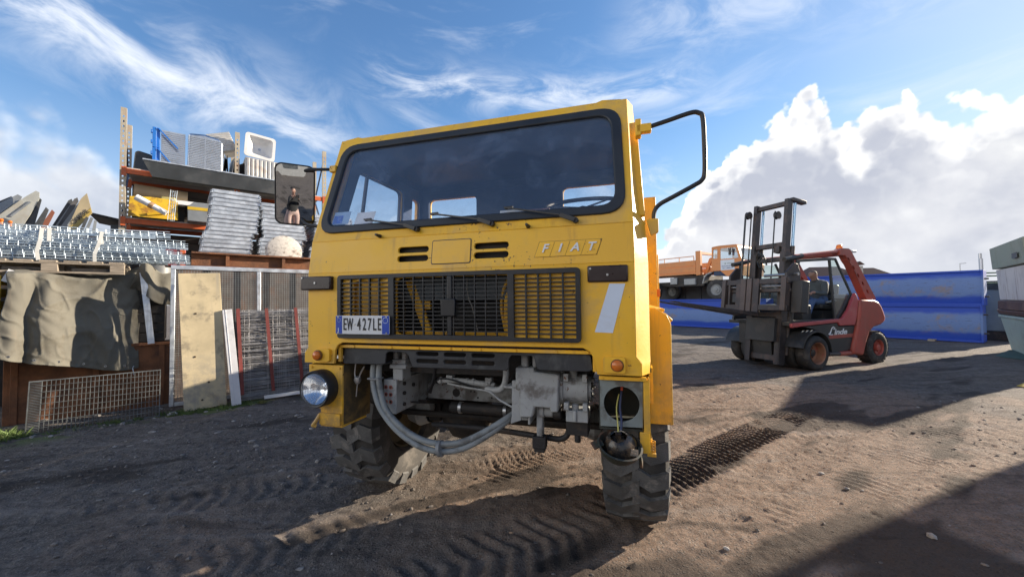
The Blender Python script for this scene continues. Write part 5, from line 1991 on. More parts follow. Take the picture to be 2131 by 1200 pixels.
for y in (0.72, 1.12):
    m = MB()
    m.prism([(-0.31, 1.72), (-0.25, 1.72), (-0.25, 0.96), (-0.31, 0.93), (-2.42, 0.975), (-2.42, 0.99), (-0.9, 1.005), (-0.31, 1.015)], y - 0.07, y + 0.07, 'y')
    m.build('fork_blade', MAST, CG, bevel=0.004)
m = MB()
m.bx(-0.10, 0.25, 0.42, 1.06, 0.45, 0.92)
m.build('mast_guard', FBLK, MS)

LT = empty('lettering', (0.70, 0.122, 0.70), parent=FK)
m = MB()
m.tube([(0.0, 0, -0.015), (0.04, 0, -0.005), (0.075, 0, 0.04), (0.11, 0, 0.10), (0.15, 0, 0.125), (0.19, 0, 0.11), (0.20, 0, 0.085), (0.175, 0, 0.075), (0.15, 0, 0.09)], 0.010, 6)
m.tube([(0.09, 0, 0.07), (0.075, 0, 0.03), (0.05, 0, -0.005), (0.02, 0, -0.03), (0.06, 0, -0.03), (0.13, 0, -0.03)], 0.010, 6)
m.build('initial', LW, LT)
text('letters', 'inde', 0.17, LW, LT, (0.365, 0, 0.015), (R(90), 0, 0), 0.003, 0.25, 1.35, 0.004)


# --- driver sitting in the forklift
def fkw(x, y, z):
    return FK.matrix_basis @ Vector((x, y, z))


DR = empty('person', (5.83, 7.65, 0.0), R(19.0))
tag(DR, 'driver in a grey jacket and blue jeans sitting in the forklift cab', 'person')
J = {'pelvis': ((1.47, 0.78, 1.32), (0.15, 0.13)), 'waist': ((1.49, 0.78, 1.45), (0.15, 0.12)), 'chest': ((1.45, 0.78, 1.65), (0.18, 0.14)),
     'neckb': ((1.38, 0.78, 1.80), (0.08, 0.075)), 'neck': ((1.34, 0.78, 1.85), 0.058), 'jaw': ((1.305, 0.78, 1.90), (0.07, 0.075)), 'head': ((1.31, 0.78, 1.97), (0.083, 0.095)), 'crown': ((1.33, 0.78, 2.045), (0.06, 0.07)),
     'nose': ((1.225, 0.78, 1.93), 0.018)}
B = [('pelvis', 'waist'), ('waist', 'chest'), ('chest', 'neckb'), ('neckb', 'neck'), ('neck', 'jaw'), ('jaw', 'head'), ('head', 'crown'), ('jaw', 'nose')]
Z = {e: 1 for e in B}
Z[B[0]] = 1
for e in (('neck', 'jaw'), ('jaw', 'nose'), ('jaw', 'head')):
    Z[e] = 0
Z[('neckb', 'neck')] = 1
Z[('head', 'crown')] = 3
for sd, yy, fy in (('N', -1, 0.62), ('F', 1, 0.94)):
    J['sh' + sd] = ((1.42, 0.78 + yy * 0.17, 1.73), 0.085)
    J['el' + sd] = ((1.30, 0.78 + yy * 0.24, 1.50), 0.058)
    J['wrist' + sd] = ((1.06, 0.78 + yy * 0.17, 1.545), 0.036)
    J['hip' + sd] = ((1.42, 0.78 + yy * 0.10, 1.30), 0.105)
    J['knee' + sd] = ((1.03, 0.78 + yy * 0.14, 1.36), 0.072)
    J['ankle' + sd] = ((0.90, 0.78 + yy * 0.13, 1.02), 0.048)
    J['toe' + sd] = ((0.76, 0.78 + yy * 0.13, 0.985), 0.04)
    for a, b, z in (('chest', 'sh', 1), ('sh', 'el', 1), ('el', 'wrist', 1), ('pelvis', 'hip', 2), ('hip', 'knee', 2), ('knee', 'ankle', 2), ('ankle', 'toe', 4)):
        e = (a if a in ('chest', 'pelvis') else a + sd, b + sd)
        B.append(e)
        Z[e] = z
    fingers(J, B, Z, sd, J['wrist' + sd][0], (-1, 0, -0.1), (0, 0, 1), (0, yy, 0), 0.5, 0)
pm_ = person_mesh('driver', J, B, Z, [SKIN, JACK, JEAN, HAIR, SHOE])
ob = bpy.data.objects.new('body', pm_)
COL.objects.link(ob)
ob.parent = DR


# --- the photographer, standing behind the viewpoint and seen in the lorry mirror
PH = empty('person', (0.0, -0.42, 0.0), 0.0)
tag(PH, 'person in a dark top and pale trousers holding up a phone, reflected in the mirror', 'person')
J = {'pelvis': ((0, 0, 0.92), (0.15, 0.11)), 'waist': ((0, 0, 1.06), (0.13, 0.10)), 'chest': ((0, 0, 1.27), (0.16, 0.11)), 'neckb': ((0, 0, 1.42), (0.07, 0.06)), 'neck': ((0, 0.01, 1.47), 0.05),
     'jaw': ((0, 0.035, 1.53), (0.06, 0.065)), 'head': ((0, 0.02, 1.60), (0.075, 0.088)), 'crown': ((0, 0.0, 1.675), (0.055, 0.06)), 'nose': ((0, 0.105, 1.56), 0.014)}
B = [('pelvis', 'waist'), ('waist', 'chest'), ('chest', 'neckb'), ('neckb', 'neck'), ('neck', 'jaw'), ('jaw', 'head'), ('head', 'crown'), ('jaw', 'nose')]
Z = {e: 1 for e in B}
for e in (('neckb', 'neck'), ('neck', 'jaw'), ('jaw', 'nose'), ('jaw', 'head')):
    Z[e] = 0
Z[('head', 'crown')] = 3
for sd, k in (('N', -1), ('F', 1)):
    J['sh' + sd] = ((k * 0.17, 0.0, 1.37), 0.065)
    J['el' + sd] = ((k * 0.25, 0.12, 1.19), 0.045)
    J['wrist' + sd] = ((k * 0.10, 0.25, 1.40), 0.03)
    J['hip' + sd] = ((k * 0.09, 0, 0.88), 0.10)
    J['knee' + sd] = ((k * 0.10, 0.02, 0.48), 0.065)
    J['ankle' + sd] = ((k * 0.10, -0.01, 0.09), 0.042)
    J['toe' + sd] = ((k * 0.11, 0.13, 0.045), 0.035)
    for a, b, z in (('chest', 'sh', 1), ('sh', 'el', 1), ('el', 'wrist', 1), ('pelvis', 'hip', 2), ('hip', 'knee', 2), ('knee', 'ankle', 2), ('ankle', 'toe', 4)):
        e = (a if a in ('chest', 'pelvis') else a + sd, b + sd)
        B.append(e)
        Z[e] = z
    fingers(J, B, Z, sd, J['wrist' + sd][0], (-k * 0.25, 0.3, 0.9), (-k, 0, 0.2), (0, 1, 0), 0.4, 0)
pm_ = person_mesh('photographer', J, B, Z, [SKIN, mat('dark_top', (0.02, 0.022, 0.026), 0.8), mat('pale_trousers', (0.55, 0.40, 0.36), 0.8), mat('dark_hair', (0.03, 0.02, 0.015), 0.6), SHOE])
ob = bpy.data.objects.new('body', pm_)
COL.objects.link(ob)
ob.parent = PH
PN = empty('phone', (0.0, -0.075, 1.47))
tag(PN, 'slim dark phone held up by the photographer', 'phone')
m = MB()
m.box((0.0, 0, 0.0), (0.16, 0.009, 0.078))
m.build('case', BLK, PN, bevel=0.003)

# ------------------------------------------------------------------ blue troughs and what stands behind them
TO, TA = Vector((8.19, 20.6, 0)), R(-55.5)
td = Vector((math.cos(TA), math.sin(TA), 0))
tn = Vector((-math.sin(TA), math.cos(TA), 0))


def blue_mat():
    m = bpy.data.materials.new('scraped_blue_paint')
    m.use_nodes = True
    nt = m.node_tree
    nt.nodes.clear()
    g = G(nt)
    out = g.node('ShaderNodeOutputMaterial')
    bs = g.node('ShaderNodeBsdfPrincipled', None, Roughness=0.65)
    g.l.new(bs.outputs[0], out.inputs[0])
    tc = g.node('ShaderNodeTexCoord')
    oi = g.node('ShaderNodeObjectInfo')
    P = g.v('ADD', tc.outputs['Object'], g.v('SCALE', g.comb(oi.outputs['Random'], 0.0, 0.0), 9.0))
    x, y, z = g.sep(tc.outputs['Object'])
    belly = g.m('MULTIPLY', g.ss(z, 0.12, 0.42), g.ss(z, 1.08, 0.72))
    n = g.noise(g.mapping(P, scale=(0.9, 1, 2.2)), 1.5, 7, 0.65, 0.3)
    n2 = g.noise(g.mapping(P, scale=(0.7, 1, 4.0)), 7.0, 9, 0.75)
    rub = g.ss(g.m('ADD', g.m('MULTIPLY', belly, 0.95), g.m('MULTIPLY', g.m('SUBTRACT', n, 0.5), 1.3)), 0.25, 0.85)
    c = g.mix(n2, (0.011, 0.048, 0.34), (0.018, 0.075, 0.46))
    c = g.mix(g.m('MULTIPLY', rub, 0.8), c, g.mix(n2, (0.085, 0.175, 0.41), (0.19, 0.285, 0.46)))
    br = g.m('MULTIPLY', g.ss(g.noise(P, 1.1, 7, 0.68, 0.4), 0.54, 0.68), belly)
    c = g.mix(g.m('MULTIPLY', br, 0.7), c, (0.24, 0.18, 0.12))
    sc = g.m('MULTIPLY', g.ss(n2, 0.56, 0.64), belly)
    c = g.mix(g.m('MULTIPLY', sc, 0.6), c, (0.03, 0.035, 0.06))
    g.set(bs.inputs['Base Color'], c)
    return m


BLUE = blue_mat()


def trough(s0, s1, z0, h, label, tilt=0.0):
    o = TO + td * s0
    E_ = empty('blue_trough', (o.x, o.y, z0), TA)
    E_.rotation_euler = (0, tilt, TA)
    tag(E_, label, 'container', 'blue steel troughs')
    L = s1 - s0
    prof = [(0.05, 0.04), (0.02, 0.14), (-0.02, 0.32), (-0.045, 0.56), (-0.03, 0.8), (0.0, 1.0), (0.03, h - 0.04)]
    pr2 = [(0.62 - a * 0.6, b) for a, b in prof]
    m = MB()
    for pf in (prof, pr2):
        V = [(x, a, b) for x in (0.04, L - 0.04) for a, b in pf] + [(x, a + 0.03, b) for x in (0.04, L - 0.04) for a, b in pf]
        k = len(pf)
        F = []
        for i in range(k - 1):
            F += [(i, i + 1, k + i + 1, k + i), (2 * k + i, 3 * k + i, 3 * k + i + 1, 2 * k + i + 1)]
        m.add(V, F)
    m.bx(0.04, L - 0.04, 0.05, 0.60, 0.035, 0.06)
    m.build('shell', BLUE, E_)
    for (za, zb) in ((0.0, 0.07), (h - 0.06, h)):
        m = MB()
        m.bx(0.0, L, -0.035, 0.05, za, zb)
        m.bx(0.0, L, 0.58, 0.66, za, zb)
        m.build('rim', BLUE, E_, bevel=0.006)
    for x in (0.0, L - 0.05):
        m = MB()
        m.bx(x, x + 0.05, -0.055, 0.66, 0.005, h - 0.005)
        m.build('end_plate', BLUE, E_, bevel=0.006)
    for k_ in (0.25, 0.75):
        m = MB()
        m.cyl((L + 0.01, 0.0, h * k_), (L + 0.10, 0.0, h * k_), 0.025, n=8)
        m.build('pin', MAST, E_)
    return E_


trough(-2.6, 4.75, 0.03, 1.36, 'long blue steel trough lying on the ground below the orange truck')
trough(5.0, 10.66, 0.02, 1.135, 'lower blue steel trough of the stacked pair behind the forklift', R(0.25))
trough(5.6, 10.70, 1.16, 1.08, 'upper blue steel trough of the stacked pair behind the forklift', R(0.4))
for i, s_ in enumerate((0.3, 3.9, 5.8, 9.6)):
    o = TO + td * s_
    m = MB()
    m.box((0, 0.25, 0.02), (0.16, 1.1, 0.05))
    t_ = m.build('timber_bearer', WOOD, None, loc=(o.x, o.y, 0.0), rot=(0, 0, TA))
    tag(t_, ('first', 'second', 'third', 'fourth')[i] + ' squared timber from the orange truck under the blue troughs', 'timber', 'timbers under the blue troughs')

pf = MB()
pf.bx(-6, 6.0, 0.95, 5.0, 0.0, 1.36)
po = pf.build('loading_platform', mat('platform_concrete', (0.16, 0.155, 0.15), 0.85, var=0.2, dirt=(0.08, 0.075, 0.07), damt=0.5), None, loc=tuple(TO), rot=(0, 0, TA))
po['kind'] = 'structure'

pf = MB()
for k in range(12):
    pf.bx(-6 + k, -5.02 + k, 3.3, 3.6, 1.36, 2.35)
lw_ = empty('backdrop_wall', tuple(TO), TA)  # added backdrop: stands in for the shade and dark tank under the truck bed
tag(lw_, 'added dark block wall standing in for the shade and tank under the orange truck', 'wall')
pf.pieces('wall_block', mat('dark_block', (0.05, 0.055, 0.065), 0.8, var=0.25), lw_, bevel=0.02, gap=-0.005)

# orange truck on the platform
o = TO + tn * 1.0
OT = empty('orange_truck', (o.x, o.y, 1.365), TA)
tag(OT, 'old orange flatbed lorry with a white sign on its door', 'truck')
OR2 = mat('orange_truck_paint', (0.62, 0.24, 0.075), 0.5, var=0.07, dirt=(0.40, 0.19, 0.09), damt=0.25, dscale=2.5)
WD = 2.1


def osheet(outer, holes, y, t=0.03):
    m = MB()
    m.sheet(outer, holes, lambda u, v: (u, y, v), (0, t, 0))
    return m


cab_out = [(1.86, 1.42), (2.30, 1.42), (2.60, 1.14), (3.36, 1.12), (3.43, 1.70), (3.36, 1.78), (3.14, 2.58), (2.2, 2.62), (1.90, 2.60)]
for y in (0.0, WD - 0.03):
    m = osheet(cab_out, [[(1.96, 2.05), (2.17, 2.05), (2.18, 2.50), (1.98, 2.50)], [(2.32, 2.0), (3.18, 1.98), (3.06, 2.50), (2.34, 2.52)]], y)
    m.build('cab_side', OR2, OT, bevel=0.006)
    m = MB()
    m.sheet([(1.94, 2.03), (3.2, 1.96), (3.07, 2.52), (1.96, 2.54)], [], lambda u, v: (u, y + 0.012, v), (0, 0.004, 0))
    m.build('cab_window', glass_mat('truck_glass', (0.55, 0.66, 0.74), 0.08, 0.12, (0.35, 0.45, 0.55)), OT)
m = MB()
m.add([(3.36, 0.03, 1.12), (3.43, 0.03, 1.70), (3.36, 0.03, 1.78), (3.14, 0.03, 2.58), (3.36, WD - 0.03, 1.12), (3.43, WD - 0.03, 1.70), (3.36, WD - 0.03, 1.78), (3.14, WD - 0.03, 2.58)],
      [(0, 1, 5, 4), (1, 2, 6, 5)])
fr = [(3.36, 1.78), (3.14, 2.58)]
m.sheet([(0.03, 0), (WD - 0.03, 0), (WD - 0.03, 1), (0.03, 1)], [[(0.16, 0.12), (WD - 0.16, 0.12), (WD - 0.18, 0.9), (0.18, 0.9)]], lambda u, v: (3.36 - 0.22 * v, u, 1.78 + 0.80 * v), (-0.02, 0, 0))
m.build('cab_front', OR2, OT)
m = MB()
m.sheet([(0.14, 0.1), (WD - 0.14, 0.1), (WD - 0.16, 0.92), (0.16, 0.92)], [], lambda u, v: (3.355 - 0.22 * v, u, 1.78 + 0.80 * v), (-0.004, 0, 0))
m.build('windscreen', glass_mat('truck_screen', (0.6, 0.7, 0.75), 0.15, 0.25, (0.55, 0.55, 0.5)), OT)
m = MB()
m.prism([(1.88, 2.585), (3.15, 2.575), (3.08, 2.645), (2.25, 2.67), (1.92, 2.64)], -0.01, WD + 0.01, 'y')
m.build('roof', OR2, OT, bevel=0.02)
m = MB()
m.bx(1.86, 1.89, 0.03, WD - 0.03, 1.42, 2.0)
m.bx(1.88, 1.91, 0.03, WD - 0.03, 2.5, 2.60)
m.build('cab_back', OR2, OT)
m = MB()
m.bx(1.95, 3.3, 0.06, WD - 0.06, 1.2, 1.95)
m.build('cab_interior', INT, OT)
m = MB()
m.box((2.86, -0.16, 2.30), (0.10, 0.06, 0.32))
m.tube([(2.86, -0.12, 2.45), (2.9, 0.0, 2.52)], 0.012, 6)
m.build('mirror', BLK, OT, bevel=0.01)
SG = empty('door_sign', (2.66, -0.012, 1.69), parent=OT)
m = MB()
m.bx(-0.33, 0.33, 0.0, 0.008, -0.25, 0.25)
m.build('sign_plate', mat('sign_pale', (0.62, 0.68, 0.74), 0.5, var=0.04), SG)
SBL = mat('sign_blue_ink', (0.05, 0.09, 0.25), 0.6)
text('line', 'SERVIZI INDUSTRIALI', 0.075, SBL, SG, (0, -0.002, -0.06), (R(90), 0, 0), 0.001, 0, 0.82, 0.001)
text('line', "PER L'AMBIENTE", 0.075, SBL, SG, (0, -0.002, -0.16), (R(90), 0, 0), 0.001, 0, 0.9, 0.001)
m = MB()
m.bx(-0.02, 0.2, -0.003, 0.0, 0.05, 0.09)
m.bx(-0.14, -0.06, -0.003, 0.0, 0.04, 0.10)
m.build('logo', mat('sign_grey', (0.3, 0.36, 0.36), 0.6), SG)


def otwheel(x, y):
    w = empty('wheel', (x, y, 0.5), parent=OT)
    m = MB()
    m.lathe([(0.28, 0.02), (0.34, 0.0), (0.46, 0.02), (0.5, 0.06), (0.5, 0.24), (0.46, 0.28), (0.28, 0.28)], axis='y', n=32)
    m.build('tyre', FT, w)
    m = MB()
    m.lathe([(0.285, 0.01), (0.27, 0.05), (0.2, 0.07), (0.18, 0.03), (0.09, 0.02), (0.08, -0.02), (0.0, -0.025)], axis='y', n=28)
    m.build('rim', mat('rim_grey', (0.22, 0.23, 0.23), 0.5, var=0.15), w)


for x in (2.06, -1.6):
    for y in (-0.02, WD - 0.26):
        otwheel(x, y)
m = MB()
m.prism([(1.42, 0.82), (1.52, 1.13), (1.66, 1.28), (1.86, 1.34), (1.86, 1.39), (1.63, 1.33), (1.47, 1.16), (1.37, 0.84)], -0.03, 0.4, 'y')
m.build('mudguard', mat('galv_grey', (0.3, 0.31, 0.31), 0.5), OT)
m = MB()
m.bx(-3.2, 3.2, 0.55, 0.7, 0.75, 1.0)
m.bx(-3.2, 3.2, 1.4, 1.55, 0.75, 1.0)
m.bx(-0.3, 1.4, 0.1, 2.0, 0.72, 1.25)
m.build('chassis', DARK, OT)
m = MB()
m.bx(0.35, 1.0, -0.02, 0.4, 0.78, 1.12)
m.build('fuel_tank', mat('galv_grey', (0.3, 0.31, 0.31), 0.5), OT, bevel=0.04)
m = MB()
m.bx(-0.45, -0.05, -0.02, 0.35, 0.85, 1.20)
m.build('tool_box', mat('galv_grey', (0.3, 0.31, 0.31), 0.5), OT, bevel=0.01)
for z0, z1 in ((1.44, 1.75), (1.77, 2.06)):
    m = MB()
    m.bx(-3.6, 1.02, 0.0, 0.04, z0, z1)
    m.build('side_board', OR2, OT, bevel=0.01)
    m = MB()
    m.bx(-3.6, 1.02, WD - 0.04, WD, z0, z1)
    m.build('side_board', OR2, OT, bevel=0.01)
m = MB()
m.bx(-3.6, 1.05, 0.0, WD, 1.34, 1.42)
m.build('bed_floor', OR2, OT)
m = MB()
for zz in (2.28,):
    m.bar((-3.6, 0.02, zz), (0.95, 0.02, zz), 0.03, 0.04)
for x in (-2.6, -1.7, -0.8, 0.1, 0.93):
    m.bar((x, 0.02, 2.05), (x, 0.02, 2.29), 0.03, 0.03)
m.build('side_rail', OR2, OT)
for y in (0.0, WD - 0.2):
    m = MB()
    m.bx(1.03, 1.28, y, y + 0.2, 1.27, 2.53)
    m.build('headboard_post', OR2, OT, bevel=0.015)
m = MB()
m.bx(1.10, 1.22, 0.2, WD - 0.2, 2.36, 2.50)
m.build('headboard_beam', OR2, OT, bevel=0.01)
m = MB()
m.bar((1.35, 0.5, 1.4), (1.6, 0.5, 2.1), 0.16, 0.16)
m.bar((1.6, 0.5, 2.1), (1.45, 1.6, 1.9), 0.14, 0.14)
m.bar((1.6, 0.55, 1.3), (1.45, 0.55, 1.95), 0.1, 0.1)
m.cyl((1.7, 0.4, 1.35), (1.7, 0.4, 1.85), 0.06, n=10)
m.build('crane', OR2, OT, bevel=0.01)

# ------------------------------------------------------------------ stack of bins at the right
SA = math.atan2(0.74, 0.67)


def stackthing(name, label, cat_):
    e = empty(name, (10.9, 8.3, 0), SA)
    return tag(e, label, cat_)


def frust(m, x0, x1, y0, y1, z0, z1, ins):
    m.hexa([(x0 + ins, y0 - ins * 0 - ins, z0), (x1 - ins, y0 - ins, z0), (x1 - ins, y1 + ins, z0), (x0 + ins, y1 + ins, z0), (x0, y0, z1), (x1, y0, z1), (x1, y1, z1), (x0, y1, z1)])
    return m


PALE = mat('pale_green_fibreglass', (0.36, 0.45, 0.40), 0.55, var=0.08, dirt=(0.24, 0.26, 0.2), damt=0.4, dscale=2, streak=(0.22, 0.2, 0.13), samt=0.35)
e = stackthing('green_bin', 'pale green tapered plastic bin at the bottom of the right stack', 'bin')
m = MB()
frust(m, 0.0, 2.75, -0.1, -0.85, 0.0, 0.86, 0.14)
m.build('body', PALE, e, bevel=0.03, seg=3)
m = MB()
frust(m, -0.03, 2.78, -0.07, -0.88, 0.86, 0.93, 0.0)
m.build('rim', PALE, e, bevel=0.02)
e = stackthing('brown_bin_tray', 'brown rusty flanged tray between the green bin and the white box', 'tray')
BRN = mat('brown_rust_paint', (0.10, 0.055, 0.045), 0.75, var=0.25, dirt=(0.2, 0.15, 0.12), damt=0.4, dscale=3, bump=0.1)
m = MB()
frust(m, -0.06, 2.85, -0.05, -0.9, 0.935, 1.06, 0.04)
m.build('lower_flange', BRN, e, bevel=0.03)
m = MB()
frust(m, 0.0, 2.8, -0.08, -0.87, 1.062, 1.30, -0.01)
m.build('body', BRN, e, bevel=0.03)
e = stackthing('white_box', 'white stained metal box with rust streaks in the right stack', 'box')
m = MB()
frust(m, -0.02, 2.85, -0.08, -0.88, 1.305, 2.10, 0.04)
m.build('body', mat('rust_streaked_white', (0.62, 0.60, 0.58), 0.6, var=0.06, dirt=(0.4, 0.36, 0.32), damt=0.35, dscale=2, streak=(0.16, 0.08, 0.05), samt=0.9), e, bevel=0.02)
e = stackthing('green_box', 'grey green flat topped box on top of the right stack', 'box')
m = MB()
frust(m, -0.02, 2.95, -0.0, -0.95, 2.12, 2.68, 0.03)
m.build('body', mat('grey_green_paint', (0.26, 0.30, 0.24), 0.6, var=0.08, dirt=(0.18, 0.2, 0.14), damt=0.4, dscale=2.2), e, bevel=0.015)
m = MB()
frust(m, 1.9, 2.05, -0.6, -0.75, 2.68, 2.73, 0.0)
m.build('lid_knob', PALE, e)
m = MB()
m.bx(0.35, 0.75, 0.006, 0.016, 2.26, 2.38)
m.build('label_plate', mat('faded_label', (0.10, 0.11, 0.12), 0.7, var=0.3), e)

m = MB()
m.sheet(rquad([(-0.75, -0.35), (1.2, -0.5), (1.3, 0.35), (-0.35, 0.35)], 0.08, 3), [], lambda u, v: (u, v, 0.03 + 0.03 * math.sin(2.5 * u)), (0, 0, 0.012))
tag(m.build('green_mat', mat('dark_green_rubber', (0.03, 0.075, 0.065), 0.6, var=0.3), None, loc=(11.75, 9.05, 0.0), rot=(0, 0, R(30))), 'dark green rubber mat on the ground beside the pale bin', 'mat')
m = MB()
m.prism([(0.0, 0.0), (0.9, 0.0), (0.9, 0.13), (0.55, 0.13)], -0.45, 0.15, 'y')
rp = m.build('yellow_ramp', mat('yellow_ramp_paint', (0.60, 0.40, 0.03), 0.6, var=0.15, dirt=(0.2, 0.15, 0.06), damt=0.5, dscale=4), None, bevel=0.01, loc=(8.0, 6.10, 0.0), rot=(0, 0, R(8)))
tag(rp, 'yellow painted wedge ramp at the right edge of the yard', 'ramp')

# goods standing right of the picture: they throw the long shadows across the yard
CB = mat('grey_container_paint', (0.20, 0.22, 0.24), 0.6, var=0.1, dirt=(0.2, 0.12, 0.08), damt=0.3)


def container(name, x0, x1, y0, y1, h, label):
    e = empty(name, (x0, y0, 0))
    tag(e, label, 'container')
    m = MB()
    m.bx(0.03, x1 - x0 - 0.03, 0.03, y1 - y0 - 0.03, 0.05, h - 0.03)
    nrib = int((y1 - y0) / 0.25)
    for i in range(nrib):
        m.bx(0.0, 0.03, 0.1 + i * 0.25, 0.2 + i * 0.25, 0.15, h - 0.1)
    m.build('wall', CB, e)
    m = MB()
    for x in (0.0, x1 - x0 - 0.1):
        for y in (0.0, y1 - y0 - 0.1):
            m.bx(x, x + 0.1, y, y + 0.1, 0, h)
    m.build('corner_post', CB, e)
    m = MB()
    m.bx(-0.01, x1 - x0 + 0.01, -0.01, y1 - y0 + 0.01, h - 0.1, h)
    m.build('roof', CB, e)


container('site_container', 10.2, 12.6, 0.6, 5.09, 3.4, 'grey steel container out of view that shades the right foreground')
container('site_container', 10.2, 11.2, 5.27, 5.96, 3.6, 'narrow grey container out of view beside the larger one')
container('site_container', 10.2, 11.4, 5.10, 5.26, 2.5, 'low grey container out of view between two taller ones')

# ------------------------------------------------------------------ far things
TILE = mat('brown_roof_tile', (0.085, 0.045, 0.035), 0.8, var=0.2, vscale=5)


def house(x, y, w, dpt, hw, hr, rz, label, chim):
    e = empty('house', (x, y, 0), rz)
    tag(e, label, 'house')
    m = MB()
    m.bx(-w / 2, w / 2, 0, dpt, 0, hw)
    m.build('wall', mat('cream_wall', (0.42, 0.38, 0.32), 0.85), e)
    r_ = empty('roof', (0, 0, hw), parent=e)
    m = MB()
    ov = 0.4
    m.add([(-w / 2 - ov, -ov, 0), (w / 2 + ov, -ov, 0), (w / 2 + ov, dpt + ov, 0), (-w / 2 - ov, dpt + ov, 0), (-w / 4, dpt / 2, hr), (w / 4, dpt / 2, hr)],
          [(0, 1, 5, 4), (1, 2, 5), (2, 3, 4, 5), (3, 0, 4), (0, 3, 2, 1)])
    m.build('tile_roof', TILE, r_)
    if chim:
        m = MB()
        m.bx(chim - 0.35, chim + 0.35, dpt * 0.25, dpt * 0.25 + 0.7, 0.2, hr * 0.95)
        m.build('chimney', mat('chimney_render', (0.45, 0.42, 0.38), 0.85), r_)
        m = MB()
        m.prism([(chim - 0.5, hr * 1.02), (chim + 0.5, hr * 1.02), (chim, hr * 1.25)], dpt * 0.25 - 0.15, dpt * 0.25 + 0.85, 'y')
        m.build('chimney_cap', TILE, r_)


house(44.3, 47, 5.0, 6, 3.3, 1.75, R(-12), 'brown tiled house roof showing above the upper blue trough', None)
house(37.7, 45, 6.0, 6, 3.3, 1.8, R(-12), 'brown tiled house roof with a chimney beyond the forklift', 3.0)
SL = empty('street_lamp', (51.8, 45, 0))
tag(SL, 'thin far street lamp above the blue trough', 'lamp post')
m = MB()
m.cyl((0, 0, 0), (0, 0, 5.1), 0.06, 0.04, n=8)
m.build('pole', STEEL, SL)
m = MB()
m.bar((0, 0, 5.07), (0.7, 0, 5.12), 0.1, 0.06)
m.build('lamp_head', STEEL, SL)
MP = empty('scaffold_post', (15.2, 12.6, 0))
tag(MP, 'upright metal posts with cross pipes between trough and bins', 'post')
for x, h_ in ((0.0, 2.62), (0.14, 2.8)):
    m = MB()
    m.cyl((x, x, 0), (x, x, h_), 0.04, n=8)
    m.build('upright', STEEL, MP)
for z in (1.55, 1.82, 2.05, 2.15):
    m = MB()
    m.cyl((-0.05, 0, z), (0.9, -0.2, z + 0.01), 0.022, n=8)
    m.build('cross_pipe', mat('green_pipe', (0.10, 0.18, 0.12), 0.6), MP)
GB = empty('grey_cabinet', (15.4, 11.9, 0), R(20))
tag(GB, 'pale blue grey metal cabinet standing behind the end of the troughs', 'cabinet')
m = MB()
m.bx(0, 1.2, 0, 1.0, 0.3, 1.62)
m.build('body', mat('cabinet_paint', (0.13, 0.17, 0.20), 0.6), GB, bevel=0.02)
m = MB()
m.prism([(-0.05, 1.62), (1.25, 1.62), (0.6, 1.9)], -0.05, 1.05, 'y')
m.build('lid', DARK, GB)
m = MB()
m.bx(0.05, 1.15, 0.1, 0.9, 0.0, 0.3)
m.build('foot', DARK, GB)

# long low workshop on the far side of the yard, behind the photographer
WH = empty('workshop', (-6, -16, 0), R(-12))
tag(WH, 'long low grey workshop behind the photographer, seen only in the mirror', 'building')
m = MB()
m.bx(-18, 18, -6, 0, 0, 4.6)
m.build('wall', mat('workshop_wall', (0.22, 0.23, 0.24), 0.8, var=0.15), WH)
m = MB()
m.prism([(-6.4, 4.6), (0.4, 4.6), (-3, 6.2)], -18.4, 18.4, 'x')
m.build('roof', mat('workshop_roof', (0.12, 0.10, 0.095), 0.8), WH)
for i in range(8):
    m = MB()
    m.bx(-15 + i * 4.2, -13 + i * 4.2, 0.0, 0.06, 1.2, 3.0)
    m.build('window', mat('workshop_window', (0.05, 0.06, 0.07), 0.2), WH)

# ------------------------------------------------------------------ stacked goods along the left
YA = R(40)
ORD = ('first second third fourth fifth sixth seventh eighth ninth tenth eleventh twelfth thirteenth fourteenth fifteenth sixteenth seventeenth eighteenth '
       'nineteenth twentieth twenty-first twenty-second twenty-third twenty-fourth twenty-fifth').split()


def ything(name, s, c, z, label, cat_, group=None, rz=0.0):
    return tag(empty(name, yp(s, c, z), YA + rz), label, cat_, group)


RACKG = mat('rack_upright_paint', (0.42, 0.38, 0.30), 0.6, var=0.1, dirt=(0.4, 0.15, 0.06), damt=0.4, dscale=5)
RACKO = mat('rack_beam_orange', (0.62, 0.13, 0.035), 0.55, var=0.1, dirt=(0.3, 0.1, 0.05), damt=0.4, dscale=4)
BOARD = mat('shelf_board', (0.46, 0.44, 0.40), 0.8, var=0.15, vscale=4)
RK = ything('pallet_rack', 0.40, 4.0, 0, 'tall pallet rack with orange beams behind the stacked goods', 'rack')
for x in (0.0, 1.87, 3.74):
    for y in (0.0, 1.0):
        m = MB()
        hh = 5.4
        hs = []
        m.sheet([(x - 0.045, 0), (x + 0.045, 0), (x + 0.045, hh), (x - 0.045, hh)],
                [rrect(x - 0.013, 1.9 + k * 0.1, x + 0.013, 1.94 + k * 0.1, 0.008, 2) for k in range(34)], lambda u, v: (u, y, v), (0, 0.004, 0))
        m.bx(x - 0.045, x - 0.041, y + 0.004, y + 0.07, 0, hh)
        m.bx(x + 0.041, x + 0.045, y + 0.004, y + 0.07, 0, hh)
        m.build('upright', RACKG, RK)
    for k, (za, zb) in enumerate(((0.3, 1.3), (1.3, 2.3), (3.3, 2.3), (3.3, 4.3), (5.2, 4.3))):
        m = MB()
        m.bar((x, 0.06, za), (x, 1.0, zb), 0.03, 0.03)
        m.build('brace', mat('brace_blue_grey', (0.07, 0.085, 0.13), 0.5), RK)
